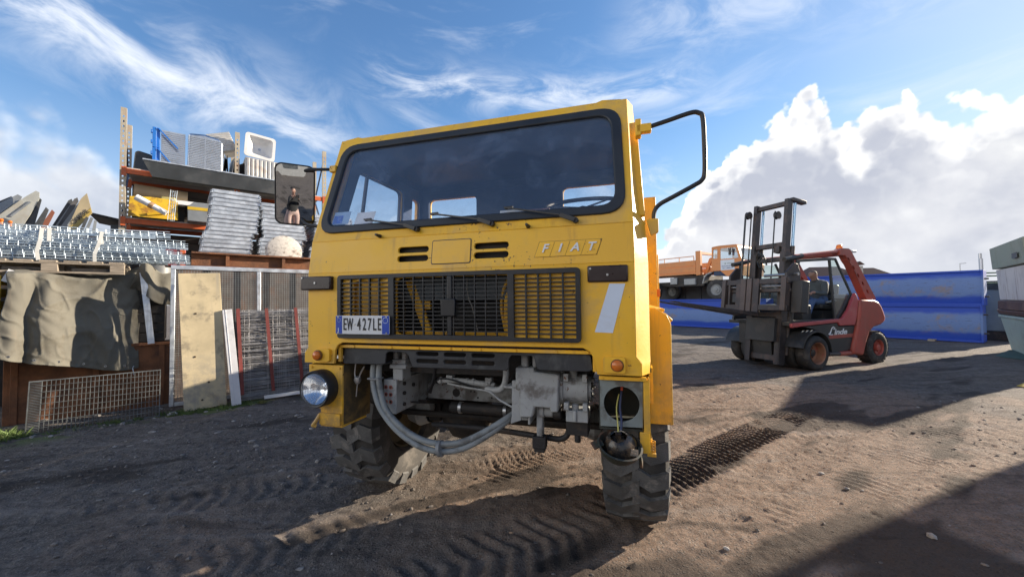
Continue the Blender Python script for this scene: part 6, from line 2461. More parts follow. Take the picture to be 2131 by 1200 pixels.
for z in (1.6, 3.17, 4.17):
    for b in range(2):
        for y in (-0.03, 1.03):
            m = MB()
            m.bx(b * 1.87 + 0.05, b * 1.87 + 1.82, y - 0.022, y + 0.022, z - 0.10, z)
            m.build('beam', RACKO, RK, bevel=0.004)
            for xe in (b * 1.87 + 0.02, b * 1.87 + 1.85):
                m = MB()
                m.bx(xe - 0.035, xe + 0.035, y - 0.035, y - 0.005 if y < 0.5 else y + 0.035, z - 0.15, z + 0.03)
                m.build('beam_end_plate', RACKO, RK)
        for k in range(5):
            m = MB()
            m.bx(b * 1.87 + 0.06, b * 1.87 + 1.81, -0.02 + k * 0.21, 0.18 + k * 0.21, z + 0.002, z + 0.028)
            m.build('shelf_board', BOARD, RK)

ALU = mat('dull_aluminium', (0.58, 0.60, 0.62), 0.28, metal=1.0, var=0.12, vscale=5, dirt=(0.36, 0.33, 0.28), damt=0.4, dscale=4)
ALUR = mat('stained_aluminium', (0.58, 0.57, 0.54), 0.45, metal=0.5, var=0.12, dirt=(0.35, 0.24, 0.16), damt=0.5, dscale=3)
ZT = 4.2
# dark plastic tub
e = ything('plastic_tub', 0.68, 4.25, ZT, 'dark grey rounded plastic tub at the left end of the top shelf', 'tub')
m = MB()
m.prism([(-0.16, 0.0), (0.19, 0.0), (0.19, 0.36), (0.10, 0.42), (-0.08, 0.46), (-0.13, 0.42)], 0, 0.5, 'y')
m.build('shell', mat('dark_grey_plastic', (0.045, 0.055, 0.065), 0.5, var=0.2, dirt=(0.2, 0.12, 0.06), damt=0.3, dscale=4), e, bevel=0.03)
# blue brackets with grey panels
BLU2 = mat('bright_blue_paint', (0.02, 0.18, 0.62), 0.45, var=0.1)
for i, (z0, hh) in enumerate(((ZT, 0.48), (ZT + 0.49, 0.42))):
    e = ything('blue_bracket', 0.86, 3.93, z0, ('lower' if i == 0 else 'upper') + ' blue steel bracket with a diagonal arm on the top shelf', 'bracket', 'blue brackets')
    m = MB()
    m.bx(-0.03, 0.03, 0.0, 0.05, 0.0, hh)
    m.bx(0.035, 0.085, 0.02, 0.07, 0.0, hh)
    m.bx(-0.055, -0.03, 0.0, 0.05, hh * 0.2, hh * 0.35)
    m.bx(-0.055, -0.03, 0.0, 0.05, hh * 0.7, hh * 0.85)
    m.build('post', BLU2, e, bevel=0.004)
    m = MB()
    m.bar((0.06, 0.01, hh * 0.97), (0.37, 0.01, hh * 0.12), 0.02, 0.05, up=(0, -1, 0))
    m.build('arm', BLU2, e)
e = ything('ribbed_sheet', 0.96, 4.0, ZT, 'pale ribbed metal sheet behind the blue brackets', 'metal sheet')
m = MB()
m.bx(0, 0.39, 0.06, 0.10, 0, 0.92)
m.bx(0, 0.39, 0.045, 0.06, 0.44, 0.46)
for k in range(22):
    m.bx(0.0, 0.39, 0.05, 0.06, 0.02 + k * 0.041, 0.035 + k * 0.041)
m.build('sheet', ALU, e)
# tall ribbed aluminium box
e = ything('aluminium_box', 1.38, 3.95, ZT, 'tall ribbed aluminium box in the middle of the top shelf', 'box')
m = MB()
m.prism([(0.0, 0.0), (0.62, 0.0), (0.63, 0.86), (0.55, 0.95), (0.30, 0.99), (0.02, 0.95)], 0.02, 0.7, 'y')
m.build('shell', ALU, e, bevel=0.05, seg=4)
for x in (0.0, 0.305):
    m = MB()
    for k in range(24):
        m.bx(x + 0.012, x + 0.295, 0.006, 0.02, 0.02 + k * 0.0365, 0.037 + k * 0.0365)
    m.build('ribbed_face', ALU, e)
m = MB()
m.bx(0.295, 0.315, 0.0, 0.02, 0.0, 0.93)
m.build('seam_strip', ALU, e)
# tilted box behind
e = ything('aluminium_box', 1.98, 4.25, ZT + 0.48, 'dented aluminium box lying tilted behind the rack post', 'box')
e.rotation_euler = (0, R(-22), YA)
m = MB()
m.box((0.2, 0.3, 0.46), (0.46, 0.6, 0.42))
for k in range(8):
    m.box((0.2, -0.002, 0.28 + k * 0.05), (0.44, 0.012, 0.02))
m.build('shell', ALUR, e, bevel=0.02)
e = ything('aluminium_sheet', 2.02, 4.1, ZT, 'bent dark metal sheets standing by the middle rack post', 'sheet')
for k, (x, t) in enumerate(((0.0, 4), (0.06, -3), (0.12, 6), (0.18, -2), (0.30, 4))):
    m = MB()
    m.box((x + 0.03, 0.2, 0.33), (0.012, 0.45, 0.66 - 0.05 * k), rot=(0, R(t), R(8 * k - 10)))
    m.build('leaf', (ALU, DARK, ALUR, DARK, DARK)[k], e)
# white sink on corrugated box
e = ything('corrugated_box', 2.42, 3.95, ZT, 'rust stained corrugated metal box at the right of the top shelf', 'box')
m = MB()
m.bx(0, 0.95, 0.02, 0.55, 0, 0.66)
for k in range(11):
    m.bx(0.03 + k * 0.084, 0.085 + k * 0.084, 0.0, 0.02, 0.03, 0.64)
m.build('shell', ALUR, e, bevel=0.008)
e = ything('white_sink', 2.72, 4.02, ZT + 0.97, 'white square sink standing on edge on the corrugated box', 'sink')
e.rotation_euler = (R(-6), R(4), YA)
SINK = mat('white_enamel', (0.72, 0.72, 0.71), 0.3, var=0.04, dirt=(0.5, 0.46, 0.4), damt=0.2)
m = MB()
m.sheet(rrect(-0.31, -0.29, 0.31, 0.30, 0.07, 4), [rrect(-0.25, -0.23, 0.25, 0.24, 0.06, 4)], lambda u, v: (u, 0.0, v), (0, 0.02, 0))
a_, b_ = rrect(-0.25, -0.23, 0.25, 0.24, 0.06, 4), rrect(-0.13, -0.12, 0.13, 0.13, 0.05, 4)
k = len(a_)
m.add([(u, 0.01, v) for u, v in a_] + [(u, 0.16, v) for u, v in b_], [(i, (i + 1) % k, (i + 1) % k + k, i + k) for i in range(k)] + [tuple(range(k, 2 * k))])
m.build('bowl', SINK, e, angle=50)
m = MB()
m.lathe([(0.0, -0.004), (0.03, -0.004), (0.03, 0.0)], (0, 0.155, 0), 'y', 14)
m.build('drain', STEEL, e)
# long dark gutter lying along the shelf edge
e = ything('steel_gutter', 0.70, 3.75, 4.02, 'long dark steel gutter resting along the front of the top shelf', 'gutter')
m = MB()
V = []
sec_ = [(0.0, 0.33), (0.10, 0.02), (0.42, 0.02), (0.5, 0.20), (0.48, 0.20), (0.40, 0.04), (0.12, 0.04), (0.03, 0.33)]
ns = len(sec_)
for x, ins in ((0.0, 0.0), (2.75, 0.0)):
    V += [(x + (0.14 if z < 0.1 else 0) * (1 if x == 0 else -1), y * 0.55, z) for y, z in sec_]
m.add(V, [(i, (i + 1) % ns, (i + 1) % ns + ns, i + ns) for i in range(ns)] + [tuple(range(ns)), tuple(range(2 * ns - 1, ns - 1, -1))])
m.build('trough', mat('dark_painted_steel', (0.045, 0.052, 0.058), 0.5, var=0.2, dirt=(0.12, 0.12, 0.12), damt=0.4, dscale=3), e)
m = MB()
m.bx(0.0, 2.75, -0.012, 0.015, 0.325, 0.35)
m.build('edge_strip', ZINC, e)
# things on the second shelf
Z2 = 3.2
e = ything('cream_tank', 0.55, 4.1, Z2 + 0.42, 'cream cylindrical tank lying on the second shelf', 'tank')
m = MB()
m.cyl((0.0, 0.2, 0.16), (0.85, 0.2, 0.13), 0.17, n=24)
m.build('drum', mat('cream_paint', (0.40, 0.30, 0.18), 0.55, var=0.12, dirt=(0.2, 0.12, 0.06), damt=0.5, dscale=3), e)
m = MB()
m.bx(0.42, 0.66, -0.12, 0.1, -0.13, 0.08)
m.build('valve_box', mat('cream_yellow', (0.42, 0.36, 0.14), 0.55, var=0.1), e, bevel=0.02)
m = MB()
m.bx(0.05, 0.8, 0.1, 0.3, -0.40, -0.02)
m.build('cradle', DARK, e)
e = ything('yellow_plate', 0.50, 3.80, Z2, 'rusty yellow steel plate leaning on the second shelf', 'plate')
m = MB()
m.sheet([(0.0, 0.0), (0.75, 0.0), (0.74, 0.38), (0.62, 0.42), (0.34, 0.43), (0.02, 0.40)], [circ(0.62, 0.14, 0.03, 12)], lambda u, v: (u, 0.12 * v, v), (0, 0.02, 0))
m.build('plate', mat('rusty_yellow', (0.66, 0.42, 0.02), 0.6, var=0.1, dirt=(0.20, 0.07, 0.03), damt=0.9, dscale=3.2, dlo=0.47), e)
m = MB()
m.bar((0.28, -0.01, 0.06), (0.64, -0.02, 0.15), 0.04, 0.05)
m.build('lug', mat('rusty_yellow', (0.66, 0.42, 0.02)), e)
e = ything('paper_roll', 0.62, 3.68, Z2 + 0.36, 'white paper roll lying across the yellow plate', 'roll')
dd = Vector((0.45, -0.05, -0.27))
m = MB()
m.cyl(Vector((0, 0, 0)), dd * 0.45, 0.06, n=16)
m.cyl(dd * 0.56, dd, 0.055, n=16)
m.build('paper', WHITE, e)
m = MB()
m.cyl(dd * 0.44, dd * 0.57, 0.065, n=16)
m.build('wrapper', mat('torn_brown_wrap', (0.35, 0.22, 0.12), 0.8, var=0.4, vscale=12), e)
e = ything('grey_drum_box', 1.40, 3.75, Z2, 'grey metal hopper with a yellow band on the second shelf', 'hopper')
m = MB()
m.prism([(0, 0), (0.47, 0), (0.47, 0.30), (0.36, 0.41), (0.10, 0.41), (0.0, 0.30)], 0, 0.5, 'y')
m.build('shell', mat('hopper_grey', (0.20, 0.22, 0.24), 0.6, var=0.15, dirt=(0.3, 0.3, 0.3), damt=0.3), e, bevel=0.01)
m = MB()
m.bx(0.0, 0.472, -0.006, 0.1, 0.24, 0.305)
m.build('yellow_band', mat('band_yellow', (0.62, 0.40, 0.02), 0.5), e)
e = ything('white_channel', 1.12, 4.0, Z2 + 0.37, 'white painted channel lying behind the hopper', 'channel')
m = MB()
m.bx(0, 0.75, 0, 0.12, 0, 0.09)
m.bx(0.0, 0.06, -0.03, 0.12, -0.36, 0.09)
m.build('profile', WHITE, e, bevel=0.004)


# --- wire cable trays
def tray_mesh(L, w, h, pitch, name='wire_cable_tray'):
    m = MB()
    r = 0.0042
    prof = [(0, h), (0, h * 0.5), (0, 0), (w * 0.33, 0), (w * 0.66, 0), (w, 0), (w, h * 0.5), (w, h)]
    for c_, z in prof:
        m.tube([(0, c_, z), (L, c_, z)], r, 5, cap=False)
    k = int(L / pitch)
    for i in range(k + 1):
        x = i * pitch
        m.tube([(x, 0, h), (x, 0, 0)], r, 4, cap=False)
        m.tube([(x, 0, 0), (x, w, 0)], r, 4, cap=False)
        m.tube([(x, w, 0), (x, w, h)], r, 4, cap=False)
    return m.mesh(name, 60)


TM = [tray_mesh(2.6, 0.22, 0.062, 0.085), tray_mesh(2.45, 0.22, 0.062, 0.085)]
ZB = mat('bright_zinc_wire', (0.46, 0.55, 0.63), 0.5, metal=0.25, var=0.12, vscale=9)
for t_ in TM:
    t_.materials.append(ZB)
rr = random.Random(4)
nt_ = 0
for layer in range(7):
    for col_ in range(2):
        e = bpy.data.objects.new('wire_cable_tray', TM[rr.randint(0, 1)])
        COL.objects.link(e)
        s_end = 1.50 - 0.02 * layer - rr.uniform(0, 0.22) + (0.08 if layer == 2 else 0)
        L = 2.6
        e.location = yp(s_end - L, 0.62 + col_ * 0.26 + rr.uniform(-0.02, 0.03), 2.035 + layer * 0.054 + rr.uniform(-0.004, 0.004))
        e.rotation_euler = (R(rr.uniform(-4, 4)), R(rr.uniform(-0.8, 0.8) - (1.6 if layer > 5 else 0)), YA + R(rr.uniform(-0.8, 0.8)))
        tag(e, 'wire cable tray in the %s row of the strapped bundle, %s layer from the bottom' % (('front', 'rear')[col_], ORD[layer]), 'cable tray', 'wire cable trays in the strapped bundle')
e = bpy.data.objects.new('wire_cable_tray', tray_mesh(0.62, 0.10, 0.05, 0.085))
e.data.materials.append(ZB)
COL.objects.link(e)
e.location = yp(1.19, 3.6, 3.14)
e.rotation_euler = (R(90), R(-86), YA)
tag(e, 'short wire cable tray standing upright against the second shelf', 'cable tray')
STR = mat('white_strap', (0.74, 0.74, 0.70), 0.6, var=0.05)
for i, (s_, lean) in enumerate(((-0.02, 0.02), (0.06, 0.0), (0.46, 0.06), (0.56, -0.06))):
    e = ything('strap', s_, 0.60, 2.02, ('first', 'second', 'third', 'fourth')[i] + ' white strap from the left around the bundle of cable trays', 'strap', 'white straps around the cable trays')
    m = MB()
    y0, y1, zt = -0.012, 0.55, 0.40
    pts = [(0, y0, -0.01), (lean * 0.3 - 0.02, y0 - 0.012, 0.10), (lean * 0.6, y0 - 0.004, 0.25), (lean, y0 + 0.015, zt), (lean, y1 * 0.5, zt + 0.02), (lean, y1, zt), (0, y1, -0.01), (0, y1 * 0.5, -0.014)]
    if i in (1, 3):
        pts = [(lean * 0.6, y0 + 0.01, 0.24), (lean, y0 + 0.02, zt + 0.004), (lean, y1 * 0.5, zt + 0.024), (lean, y1, zt)]
    cl = i in (0, 2)
    for a, b in zip(pts, pts[1:] + (pts[:1] if cl else [])):
        m.bar(a, b, 0.034, 0.004, up=(0, -1, 0.2))
    m.build('band', STR, e)

# --- pallet under the trays
PA = ything('wooden_pallet', -0.62, 0.58, 1.86, 'grey wooden pallet carrying the cable trays', 'pallet')
for y in (0.0, 0.35, 0.7):
    for x in (0.0, 0.62, 1.22):
        m = MB()
        m.bx(x, x + 0.14, y, y + 0.1, 0.025, 0.115)
        m.build('block', WOOD, PA, bevel=0.004)
    m = MB()
    m.bx(-0.0, 1.36, y, y + 0.1, 0.0, 0.023)
    m.build('bottom_board', WOOD, PA)
for k in range(7):
    m = MB()
    m.bx(-0.0 + k * 0.202, 0.14 + k * 0.202, 0.0, 0.8, 0.14, 0.162)
    m.build('top_board', WOOD, PA)
for y in (0.0, 0.35, 0.7):
    m = MB()
    m.bx(0.0, 1.36, y, y + 0.1, 0.117, 0.138)
    m.build('stringer_board', WOOD, PA)

# --- rusty steel box and crate under the tarpaulin
RB = ything('rusty_steel_box', -0.30, 0.72, 0, 'rusty brown steel box on the ground under the tarpaulin', 'box')
m = MB()
m.bx(0, 1.52, 0, 1.0, 0.0, 0.87)
m.build('body', RUST, RB, bevel=0.006)
for x in (0.06, 0.75, 1.40):
    m = MB()
    m.bx(x, x + 0.06, -0.02, 0.0, 0.0, 0.87)
    m.build('rib', RUST, RB, bevel=0.003)
m = MB()
m.bx(-0.02, 1.54, -0.025, 0.02, 0.872, 0.91)
m.build('rim', RUST, RB)
CR = ything('dark_crate', -0.30, 0.80, 0.915, 'dark timber crate standing on the rusty box under the tarpaulin', 'crate')
for k in range(7):
    m = MB()
    m.bx(0.0, 1.45, 0.0, 0.03, 0.005 + k * 0.134, 0.125 + k * 0.134)
    m.build('slat', DARK, CR)
m = MB()
m.bx(0, 1.45, 0.05, 0.85, 0.0, 0.93)
m.build('inner_board', DARK, CR)
GP = ything('galvanised_post', 1.02, 0.62, 0.90, 'leaning galvanised square post beside the tarpaulin', 'post')
m = MB()
m.bar((0, 0, 0), (-0.10, 0.06, 1.0), 0.07, 0.05)
m.build('tube', ZINC, GP)


# --- tarpaulin
def cloth(name, label, fn, nu, nv, material, thick=0.006):
    V = [fn(i / nu, j / nv) for j in range(nv + 1) for i in range(nu + 1)]
    F = [(j * (nu + 1) + i, j * (nu + 1) + i + 1, (j + 1) * (nu + 1) + i + 1, (j + 1) * (nu + 1) + i) for j in range(nv) for i in range(nu)]
    m = MB()
    m.add(V, F)
    o = m.build(name, material, None, angle=75)
    sd = o.modifiers.new('thick', 'SOLIDIFY')
    sd.thickness = thick
    return tag(o, label, 'tarpaulin')


TARP = mat('grey_green_canvas', (0.150, 0.143, 0.118), 0.9, var=0.12, vscale=2.5, dirt=(0.09, 0.08, 0.06), damt=0.6, dscale=4, bump=0.35, bscale=150, streak=(0.20, 0.165, 0.12), samt=0.5)


def gs(x, a, w):
    return math.exp(-((x - a) / w) ** 2)


def tarp1(u, v):
    # u along the goods, v from the top edge down
    s = -0.24 + 1.16 * u + 0.025 * math.sin(5 * v) * (1 - u)
    zt = 1.885 + 0.02 * math.sin(9 * u) + 0.12 * gs(u, 1.0, 0.12)
    zb = 0.80 - 0.08 * u - 0.17 * gs(u, 0.85, 0.45) + 0.06 * gs(u, 0.0, 0.12)
    z = zt + (zb - zt) * v
    f = 0.0
    f += 0.11 * gs(u, 0.27 + 0.06 * v, 0.06 + 0.06 * v) * min(1, v * 2.5 + 0.15)
    f -= 0.10 * gs(u, 0.155 + 0.01 * math.sin(8 * v), 0.035) * min(1, 0.3 + v)
    f += 0.07 * gs(u, 0.05 + 0.03 * v, 0.07)
    f += 0.09 * gs(u, 0.66 - 0.2 * v, 0.13) * gs(v, 0.08, 0.22)
    f += 0.17 * gs(u - 0.42 * (v - 0.7), 0.76, 0.15) * gs(v, 0.85, 0.42)
    f -= 0.07 * gs(u, 0.52 + 0.05 * v, 0.09) * min(1, v * 1.6)
    f -= 0.05 * gs(u, 0.97, 0.05)
    f += 0.008 * math.sin(15 * u + 6 * v) + 0.006 * math.sin(21 * v - 9 * u) + 0.006 * math.sin(46 * u + 9 * math.sin(6 * v)) * gs(u, 0.2, 0.25) + 0.006 * math.sin(38 * v + 20 * u * u) * gs(u, 0.9, 0.2)
    rn = lambda a, b: float(vnoise(np.array([a]), np.array([b]))[0])
    f += 0.05 * (1 - abs(2 * rn(u * 5 + 2 * v, v * 2.2 + 9) - 1)) ** 5 + 0.022 * (1 - abs(2 * rn(u * 11 - 3 * v + 40, v * 6) - 1)) ** 4 - 0.03 * rn(u * 3, v * 2 + 30)
    f += 0.015 * gs(v, 0.98, 0.03) * math.sin(34 * u)
    c = 0.42 + 0.44 * u - 0.62 * f - 0.14 * v
    s += 0.015 * math.sin(9 * v + 5 * u) - 0.10 * max(0, v - 0.25) * max(0, u - 0.75) * 2.5
    if v < 0.06:
        c += 0.2 * (0.06 - v) / 0.06
    return yp(s, c, z)


_t = cloth('tarpaulin', 'grey green canvas tarpaulin draped in deep folds over the crate', tarp1, 130, 100, TARP, 0.004)
for uu in (0.08, 0.24, 0.40, 0.56, 0.72, 0.88):
    q_ = Vector(tarp1(uu, 0.955))
    m = MB()
    m.lathe([(0.006, -0.006), (0.014, -0.006), (0.014, 0.004), (0.006, 0.004)], (0, 0, 0), 'y', 12, closed=True)
    m.build('eyelet', STEEL, _t, loc=tuple(q_ + Vector((0.004, -0.005, 0))), rot=(0, 0, YA))
q_ = Vector(tarp1(0.955, 0.97))
m = MB()
m.tube(smoothpath([q_, q_ + Vector((0.005, -0.02, -0.03)), q_ + Vector((0.02, -0.02, -0.08)), q_ + Vector((0.01, -0.01, -0.12))]), 0.006, 6)
m.build('cord', WHITE, _t)


def tarp2(u, v):
    s = 0.90 + 0.36 * u - 0.12 * v * (1 - u)
    z = 2.02 - 0.14 * u - (0.34 + 0.16 * u) * v + 0.03 * math.sin(8 * u)
    c = 0.74 - 0.16 * gs(u, 0.15 + 0.3 * v, 0.18) - 0.06 * math.sin(9 * u + 3 * v) * v + 0.1 * u
    return yp(s, c, z)


cloth('tarpaulin', 'folded canvas end bunched over the top of the leaning post', tarp2, 30, 24, TARP)


def tarp3(u, v):
    s = -0.95 + 0.66 * u
    z = 1.75 - 0.1 * u - (1.0 + 0.1 * math.sin(5 * u)) * v
    c = 0.45 - 0.12 * math.sin(7 * u + 2 * v) * (0.3 + v) - 0.1 * v - 0.04 * math.sin(17 * u - 5 * v)
    return yp(s, c, z)


cloth('tarpaulin', 'dark canvas sheet hanging at the left edge of the picture', tarp3, 40, 36, mat('dark_canvas', (0.06, 0.065, 0.07), 0.9, var=0.25, dirt=(0.2, 0.19, 0.17), damt=0.4, bump=0.2, bscale=120))
e = ything('white_bracket', -0.22, 0.50, 1.82, 'white steel bracket with a hole hanging beneath the trays', 'bracket')
e.rotation_euler = (0, R(25), YA)
m = MB()
m.sheet([(-0.03, -0.09), (0.03, -0.09), (0.04, 0.06), (-0.04, 0.06)], [circ(0, 0.01, 0.014, 12)], lambda u, v: (u, 0, v), (0, 0.012, 0))
m.build('plate', WHITE, e)
e = ything('yellow_crate', -0.62, 0.62, 1.2, 'yellow plastic crate edge at the left border below the trays', 'crate')
m = MB()
for k in range(4):
    m.bx(0, 0.30, 0, 0.3, 0.06 + k * 0.15, 0.16 + k * 0.15)
for x in (0.0, 0.14, 0.28):
    m.bx(x, x + 0.03, -0.006, 0.0, 0.05, 0.62)
m.build('wall', mat('crate_yellow', (0.70, 0.45, 0.03), 0.5, var=0.1), e)

# --- floor grating leaning against the box
GT = ything('floor_grating', 0.02, 0.0, 0.0, 'galvanised steel floor grating leaning against the rusty box', 'grating')
GT.rotation_euler = (R(-11), 0, YA)
GZ = mat('weathered_zinc', (0.27, 0.29, 0.29), 0.5, metal=0.4, var=0.2, vscale=10, dirt=(0.2, 0.2, 0.19), damt=0.4, dscale=8)
W_, Hh_ = 1.12, 0.60
GD = mat('dark_zinc', (0.13, 0.14, 0.14), 0.55, metal=0.3, var=0.3, vscale=10, dirt=(0.07, 0.07, 0.065), damt=0.5, dscale=8)
for (x0, x1, z0, z1) in ((0, W_, 0, 0.012), (0, W_, Hh_ - 0.012, Hh_), (0, 0.008, 0.012, Hh_ - 0.012), (W_ - 0.008, W_, 0.012, Hh_ - 0.012)):
    m = MB()
    m.bx(x0, x1, 0, 0.035, z0, z1)
    m.build('edge_bar', GD, GT)
m = MB()
for k in range(1, 29):
    x = 0.10 + (W_ - 0.10) * k / 29
    m.bx(x - 0.002, x + 0.002, 0.0, 0.03, 0.012, Hh_ - 0.012)
m.bx(0.10 - 0.003, 0.10 + 0.003, 0.0, 0.032, 0.012, Hh_ - 0.012)
for k in range(1, 9):
    z = Hh_ * k / 9
    m.bx(0.10, W_ - 0.008, -0.002, 0.006, z - 0.003, z + 0.003)
o = m.build('bearing_bars', GD, GT)
o['kind'] = 'stuff'
m = MB()
for k in range(1, 34):
    z = Hh_ * k / 34
    m.bx(0.008, 0.097, 0.0, 0.03, z - 0.003, z + 0.003)
o = m.build('nosing_bars', GD, GT)
o['kind'] = 'stuff'

# --- galvanised mesh gate
GA = ything('mesh_gate', 1.22, 0.36, 0.0, 'galvanised frame gate filled with wire mesh behind the plywood', 'gate')
GA.rotation_euler = (R(-3), 0, YA)
for nm, (x0, x1, z0, z1) in (('top_rail', (0.0, 2.25, 1.95, 2.01)), ('bottom_rail', (0.055, 2.25, 0.03, 0.08)), ('side_post', (0.0, 0.05, 0.03, 1.948)), ('mid_post', (1.03, 1.08, 0.082, 1.948)), ('side_post', (2.2, 2.25, 0.082, 1.948))):
    m = MB()
    m.bx(x0, x1, 0, 0.05, z0, z1)
    m.build(nm, ZINC, GA, bevel=0.004)
m = MB()
for k in range(66):
    x = 0.06 + k * 0.033
    m.bx(x - 0.0022, x + 0.0022, 0.02, 0.0245, 0.08, 1.95)
for k in range(57):
    z = 0.1 + k * 0.033
    m.bx(0.05, 2.2, 0.0155, 0.02, z - 0.0022, z + 0.0022)
o = m.build('wire_mesh', GZ, GA)
o['kind'] = 'stuff'

# --- leaning boards and the bundle of wire sheets
PLY = mat('stained_plywood', (0.56, 0.47, 0.30), 0.75, var=0.2, vscale=1.6, dirt=(0.17, 0.15, 0.12), damt=0.6, dscale=4.5, dlo=0.5, streak=(0.34, 0.31, 0.25), samt=0.7, mud=(0.25, 0.24, 0.22), mud_z=(1.0, 0.25))
e = ything('plywood_sheet', 1.38, 0.02, 0.0, 'stained yellow plywood sheet leaning upright against the gate', 'plywood')
e.rotation_euler = (R(-8), R(-2.5), YA)
m = MB()
m.bx(0, 0.47, 0, 0.02, 0, 1.90)
m.build('sheet', PLY, e, bevel=0.003)
m = MB()
for x, z in ((0.17, 1.32), (0.14, 0.72), (0.20, 0.12), (0.28, 0.35)):
    m.cyl((x, -0.001, z), (x, -0.004, z), 0.014, n=10)
m.pieces('knot', mat('dark_knot', (0.06, 0.045, 0.03), 0.8), e)
e = ything('white_plank', 1.90, -0.04, 0.0, 'white painted plank leaning beside the plywood', 'plank')
e.rotation_euler = (R(-9), R(-4.5), YA)
m = MB()
m.bx(0, 0.115, 0, 0.05, 0, 1.38)
m.bx(0.03, 0.04, -0.004, 0.0, 0.0, 1.38)
m.build('board', mat('weathered_white_board', (0.66, 0.67, 0.70), 0.6, var=0.08, dirt=(0.35, 0.35, 0.36), damt=0.4, dscale=5), e, bevel=0.004)
e = ything('wire_sheet_bundle', 2.0, 0.03, 0.0, 'bundle of grey wire mesh sheets with red straps behind the truck', 'mesh bundle')
e.rotation_euler = (R(-7), 0, YA)
WR = mat('dull_wire', (0.40, 0.40, 0.41), 0.55, metal=0.2, var=0.3, vscale=8, dirt=(0.35, 0.35, 0.35), damt=0.5, dscale=5)
m = MB()
rr = random.Random(9)
for k in range(210):
    z = 0.03 + rr.random() * 1.33
    y = rr.uniform(0.0, 0.09)
    x0 = rr.uniform(-0.02, 0.05)
    dz = rr.uniform(-0.02, 0.02)
    m.tube([(x0, y, z), (0.6, y + rr.uniform(-.01, .01), z + dz * 0.5), (1.35, y, z + dz)], 0.0028, 4, cap=False)
for k in range(40):
    x = rr.uniform(0.0, 1.3)
    m.tube([(x, rr.uniform(0.02, 0.09), 0.02), (x + rr.uniform(-.01, .01), rr.uniform(0.02, 0.09), 1.36)], 0.0028, 4, cap=False)
o = m.build('wires', WR, e)
o['kind'] = 'stuff'
m = MB()
m.bx(0.0, 1.35, 0.095, 0.10, 0.03, 1.36)
m.build('backing_sheet', mat('dark_backing', (0.13, 0.13, 0.135), 0.7, var=0.3), e)
RS = mat('red_oxide', (0.19, 0.04, 0.035), 0.6, var=0.2, dirt=(0.13, 0.04, 0.03), damt=0.5)
for x, t in ((-0.02, 0.02), (0.34, 0.05), (0.74, 0.05)):
    m = MB()
    m.bar((x, -0.012, 1.38), (x + t + 0.03, -0.012, 0.12), 0.045, 0.014, up=(0, -1, 0))
    m.build('red_strap', RS, e)
m = MB()
m.bx(0.30, 1.35, -0.03, 0.0, 0.02, 0.07)
m.build('base_rail', WHITE, e)
m = MB()
m.bx(0.30, 1.35, -0.02, 0.02, -0.02, 0.02)
m.build('base_timber', DARK, e)
e = ything('pebble_block', 1.27, -0.05, 0.0, 'small pale stone lying at the foot of the plywood', 'stone')
m = MB()
m.lathe([(0.0, -0.02), (0.05, -0.01), (0.06, 0.015), (0.03, 0.04), (0.0, 0.045)], (0, 0, 0), 'z', 9)
m.build('stone', STONE2, e)

# --- skip, rusty beams, disc and the stacks of steel planks
e = ything('rusty_skip', 1.25, 1.25, 0.0, 'large rusty skip behind the gate carrying the steel planks', 'skip')
m = MB()
m.bx(0, 3.2, 0, 1.6, 0.0, 2.05)
m.build('body', mat('skip_grey_brown', (0.10, 0.085, 0.08), 0.8, var=0.3, dirt=(0.2, 0.1, 0.06), damt=0.5), e)
for k in range(8):
    m = MB()
    m.bx(0.02 + k * 0.42, 0.10 + k * 0.42, -0.03, 0.0, 0.0, 2.05)
    m.build('rib', MATS['skip_grey_brown'], e)
e = ything('red_box', 1.12, 1.35, 2.06, 'red metal box beside the ends of the cable trays', 'box')
m = MB()
m.bx(0, 0.26, 0, 0.4, 0, 0.28)
m.build('shell', mat('old_red_paint', (0.28, 0.035, 0.03), 0.55, var=0.15), e, bevel=0.01)
m = MB()
m.bx(0.19, 0.25, -0.012, 0.0, 0.0, 0.28)
m.build('orange_strip', RACKO, e)
e = ything('rusty_beam', 1.45, 1.30, 2.06, 'rusty brown steel beam lying below the steel planks', 'beam')
for nm, z0, z1, y0 in (('bottom_flange', 0.0, 0.02, -0.05), ('web', 0.022, 0.21, 0.03), ('top_flange', 0.212, 0.24, -0.05)):
    m = MB()
    m.bx(0, 1.85, y0, y0 + (0.15 if nm != 'web' else 0.02), z0, z1)
    m.build(nm, RUST, e)
for x in (0.45, 1.28):
    m = MB()
    m.bx(x, x + 0.05, -0.03, 0.03, 0.022, 0.21)
    m.build('stiffener', RUST, e)
e = ything('speckled_disc', 2.80, 1.50, 2.42, 'pale speckled round disc propped before the steel planks', 'disc')
e.rotation_euler = (R(-8), 0, YA)
m = MB()
m.lathe([(0.0, -0.03), (0.27, -0.03), (0.30, -0.015), (0.305, 0.03), (0.29, 0.06), (0.0, 0.06)], (0, 0, 0), 'y', 40)
m.build('disc', mat('speckled_pale', (0.62, 0.58, 0.52), 0.85, var=0.12, vscale=25, dirt=(0.16, 0.13, 0.10), damt=0.9, dscale=11, dlo=0.52, bump=0.3), e)

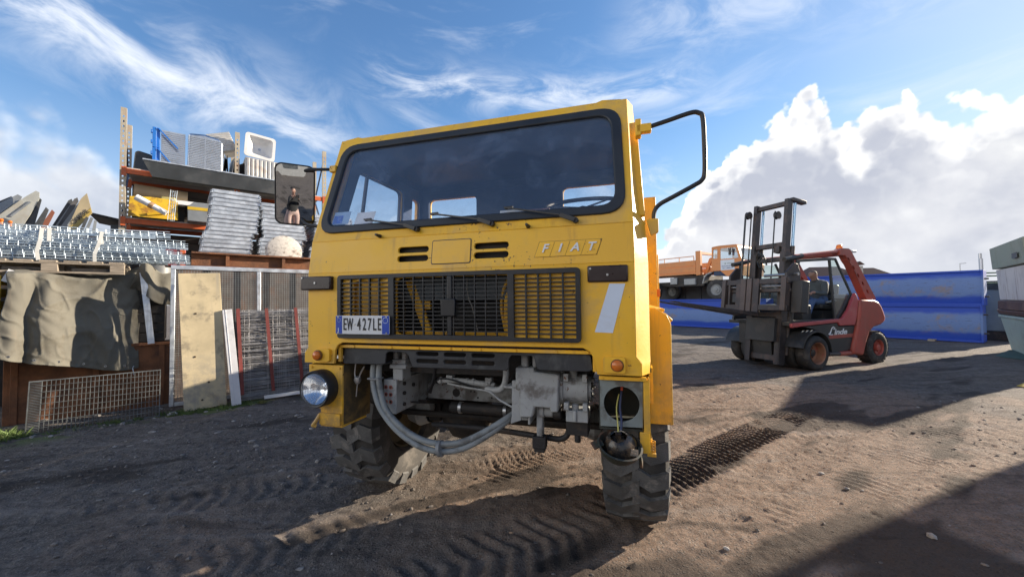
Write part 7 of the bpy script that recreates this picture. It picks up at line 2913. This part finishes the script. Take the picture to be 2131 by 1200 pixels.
pm2 = MB()
pm2.bx(0.03, 0.75, 0.0, 1.0, 0.004, 0.070)
pm2.bx(0.05, 0.73, -0.004, 0.0, 0.014, 0.062)
for x in (0.0, 0.75):
    pm2.bx(x, x + 0.03, -0.010, 1.0, 0.0, 0.012)
    pm2.bx(x if x else x + 0.024, (x + 0.006) if x else x + 0.03, -0.010, 1.0, 0.012, 0.048)
    pm2.bx(x + (0.006 if x == 0 else 0.0), x + (0.03 if x == 0 else 0.024), -0.010, 1.0, 0.040, 0.048)
PM = pm2.mesh('steel_plank')
PM.materials.append(ZINC)
rr = random.Random(21)
for (s0, z0, n_, shear, split, lab, grp) in ((1.56, 2.31, 16, 0.006, 6, 'in the stack beside the cable tray ends', 'steel planks, stack beside the cable tray ends'),
                                             (2.46, 2.10, 17, -0.004, 8, 'in the stack behind the speckled disc', 'steel planks, stack behind the speckled disc'),
                                             (3.32, 2.07, 16, 0.003, 7, 'in the stack behind the lorry mirror', 'steel planks, stack behind the lorry mirror')):
    for k in range(n_):
        o = bpy.data.objects.new('steel_plank', PM)
        COL.objects.link(o)
        dx = shear * k + rr.uniform(-0.016, 0.016) + (0.07 if k >= split else 0.0)
        o.location = yp(s0 + dx, 1.95 + rr.uniform(-0.012, 0.012), z0 + k * 0.0765)
        o.rotation_euler = (0, R(rr.uniform(-0.25, 0.25)), YA + R(rr.uniform(-0.6, 0.6)))
        tag(o, '%s galvanised steel plank from the bottom %s' % (ORD[k], lab), 'steel plank', grp)

# --- road signs piled up at the far left
e = ything('sign_stillage', -1.35, 2.3, 0.0, 'dark steel stillage holding the pile of road signs', 'stillage')
m = MB()
m.bx(0, 1.9, 0, 1.0, 0.0, 2.6)
m.build('body', DARK, e)
SGB = mat('sign_back_grey', (0.26, 0.28, 0.29), 0.45, metal=0.3, var=0.15, dirt=(0.14, 0.14, 0.14), damt=0.4)
SGD = mat('sign_back_dark', (0.05, 0.055, 0.06), 0.5, var=0.25, dirt=(0.16, 0.15, 0.15), damt=0.4)
SGY = mat('sign_yellow', (0.45, 0.33, 0.08), 0.5, var=0.15, dirt=(0.3, 0.27, 0.22), damt=0.5, dscale=4)


def sign(c, poly, material, label, tilt=0.0, turn=0.0, stiff=True):
    s0, z0 = poly[0]
    e = ything('road_sign', s0, c, z0, label, 'road sign', 'road signs in the pile')
    e.rotation_euler = (R(tilt), 0, YA + R(turn))
    pts = [(u - s0, v - z0) for u, v in poly]
    m = MB()
    m.sheet(pts, [], lambda u, v: (u, 0, v), (0, 0.014, 0))
    m.build('plate', material, e)
    if stiff:
        cx, cz = sum(p[0] for p in pts) / len(pts), sum(p[1] for p in pts) / len(pts)
        m = MB()
        m.bar((cx - 0.10, -0.008, cz - 0.14), (cx + 0.08, -0.008, cz + 0.12), 0.022, 0.012, up=(0, -1, 0))
        m.build('stiffener', SGB, e)
    return e


sign(2.45, [(-0.86, 2.55), (-0.56, 2.60), (-0.47, 2.86), (-0.39, 3.13), (-0.392, 3.235), (-0.43, 3.255), (-0.53, 3.14), (-0.79, 2.78)], mat('sign_pale_back', (0.36, 0.37, 0.34), 0.5, var=0.1, dirt=(0.3, 0.25, 0.17), damt=0.4), 'large pale pointed sign plate rising highest in the left part of the pile', -8)
sign(2.50, [(-0.60, 2.6), (-0.44, 2.62), (-0.37, 3.12), (-0.40, 3.16)], SGD, 'dark sign plate edge just behind the large pale one', -6, 0, False)
sign(2.55, [(-0.98, 2.6), (-0.72, 2.62), (-0.585, 3.16), (-0.63, 3.19), (-0.80, 3.02)], SGB, 'grey pointed sign plate standing second from the left border', -10)
sign(2.60, [(-1.15, 2.6), (-0.92, 2.6), (-0.68, 3.10), (-0.70, 3.16), (-0.90, 2.98)], SGD, 'dark pointed sign plate cut by the left border', -10, 0, False)
for k in range(6):
    s0 = -0.30 + k * 0.036
    tp = (3.20, 3.15, 3.22, 3.12, 3.19, 3.14)[k]
    sign(2.62 - 0.035 * k, [(s0, 2.64), (s0 + 0.05, 2.64), (s0 + 0.25 + 0.01 * (k % 2), tp - 0.06), (s0 + 0.235, tp), (s0 + 0.20, tp - 0.03)], (SGD, SGB, SGD, SGB, SGB, SGB)[k],
         ('first', 'second', 'third', 'fourth', 'fifth', 'sixth')[k] + ' of the grey sign plates leaning side by side left of the yellow lettered sign', 0, 8, False)
ys_ = sign(2.36, [(-0.065, 2.66), (0.03, 2.66), (0.205, 2.95), (0.14, 3.265), (0.075, 3.165)], mat('sign_cream', (0.42, 0.35, 0.22), 0.5, var=0.1, dirt=(0.30, 0.28, 0.22), damt=0.4), 'yellow lettered sign plate at the right end of the pile', 0, 0, False)
m = MB()
m.sheet([(0.005, 0.005), (0.09, 0.005), (0.264, 0.295), (0.25, 0.37)], [], lambda u, v: (u, -0.003, v), (0, 0.002, 0))
m.build('yellow_field', SGY, ys_)
text('lettering', 'CAMERE', 0.082, mat('sign_black', (0.03, 0.03, 0.035), 0.6), ys_, (0.135, -0.006, 0.205), (R(90), R(-53), 0), 0.001, 0, 0.95, 0.001)
LOWS = [([(-0.42, 2.6), (-0.33, 2.6), (-0.25, 2.93), (-0.28, 2.97)], SGD, 'low dark plate between the tall sign groups'),
        ([(-0.36, 2.6), (-0.28, 2.6), (-0.19, 2.90), (-0.22, 2.94)], mat('sign_rust_red', (0.2, 0.07, 0.04), 0.6), 'low rusty plate between the tall sign groups'),
        ([(0.06, 2.6), (0.10, 2.6), (0.17, 2.86), (0.14, 2.88)], SGD, 'first short plate right of the yellow lettered sign'),
        ([(0.11, 2.6), (0.15, 2.6), (0.22, 2.86), (0.19, 2.88)], SGB, 'second short plate right of the yellow lettered sign'),
        ([(0.20, 2.6), (0.24, 2.6), (0.26, 2.82), (0.23, 2.84)], SGB, 'third short plate right of the yellow lettered sign')]
for k, (pl, mt, lb) in enumerate(LOWS):
    sign(2.30 + 0.01 * k, pl, mt, lb, 0, 5, False)
e = ything('red_white_sign', -0.92, 2.05, 2.62, 'rounded red and white sign at the left border above the trays', 'road sign', 'road signs in the pile')
e.rotation_euler = (R(-20), R(20), YA)
m = MB()
m.sheet(circ(0, 0, 0.24, 26), [circ(0, 0, 0.16, 26)], lambda u, v: (u, 0, v), (0, 0.012, 0))
m.build('red_ring', mat('sign_red', (0.62, 0.03, 0.025), 0.4, var=0.08), e)
m = MB()
m.sheet(circ(0, 0, 0.16, 26), [], lambda u, v: (u, 0.002, v), (0, 0.01, 0))
m.build('white_field', WHITE, e)
for k, (s_, z_) in enumerate(((-0.66, 2.62), (-0.58, 2.60))):
    e = ything('orange_lantern', s_, 2.1, z_, ('left' if k == 0 else 'right') + ' small orange warning lantern among the signs', 'lantern', 'orange lanterns among the signs')
    m = MB()
    m.bx(-0.018, 0.018, 0, 0.03, 0, 0.05)
    m.build('case', mat('orange_plastic', (0.65, 0.22, 0.06), 0.5), e, bevel=0.01)
    m = MB()
    m.lathe([(0.015, 0.05), (0.025, 0.065), (0.018, 0.085), (0.0, 0.09)], (0, 0.015, 0), 'z', 12)
    m.build('lens', AMB, e)
e = ything('grey_shed', 0.12, 5.2, 0.0, 'small dark shed roof behind the signs', 'shed')
m = MB()
m.bx(0.0, 0.45, 0, 1.0, 0, 3.2)
m.build('wall', mat('shed_wall', (0.10, 0.11, 0.12), 0.8), e)
m = MB()
m.prism([(-0.3, 3.36), (0.55, 3.2), (0.56, 3.24), (-0.3, 3.41)], -0.1, 1.1, 'y')
m.build('roof', DARK, e)

# goods at the back of the lower shelves
for (s_, z_, w_, h_, lb) in ((0.52, 1.63, 1.65, 1.35, 'dark crate on the lowest shelf behind the cable trays'), (2.40, 1.63, 1.6, 1.35, 'dark crate on the lowest shelf behind the steel planks'),
                             (0.50, 3.2, 1.68, 0.80, 'dark crate at the back of the second shelf behind the cream tank'), (2.38, 3.2, 1.65, 0.78, 'dark crate at the back of the second shelf behind the planks')):
    e = ything('goods_crate', s_, 4.52, z_, lb, 'crate', 'dark crates on the rack')
    m = MB()
    m.bx(0, w_, 0.03, 0.42, 0, h_)
    m.build('core', DARK, e)
    nb_ = int(h_ / 0.16)
    for k in range(nb_):
        m = MB()
        m.bx(0.0, w_, 0.0, 0.028, k * h_ / nb_ + 0.01, (k + 1) * h_ / nb_ - 0.01)
        m.build('slat', mat('dark_slat', (0.045, 0.035, 0.03), 0.8, var=0.3), e)
e = ything('grey_drum', 0.62, 3.9, 1.63, 'grey steel drum on the lowest shelf behind the cable trays', 'drum')
m = MB()
m.lathe([(0.0, 0.0), (0.27, 0.0), (0.28, 0.02), (0.27, 0.04), (0.27, 0.42), (0.28, 0.44), (0.27, 0.46), (0.27, 0.86), (0.28, 0.88), (0.26, 0.90), (0.0, 0.88)], (0.3, 0.3, 0), 'z', 28)
m.build('shell', mat('drum_grey', (0.16, 0.17, 0.18), 0.5, var=0.15), e)
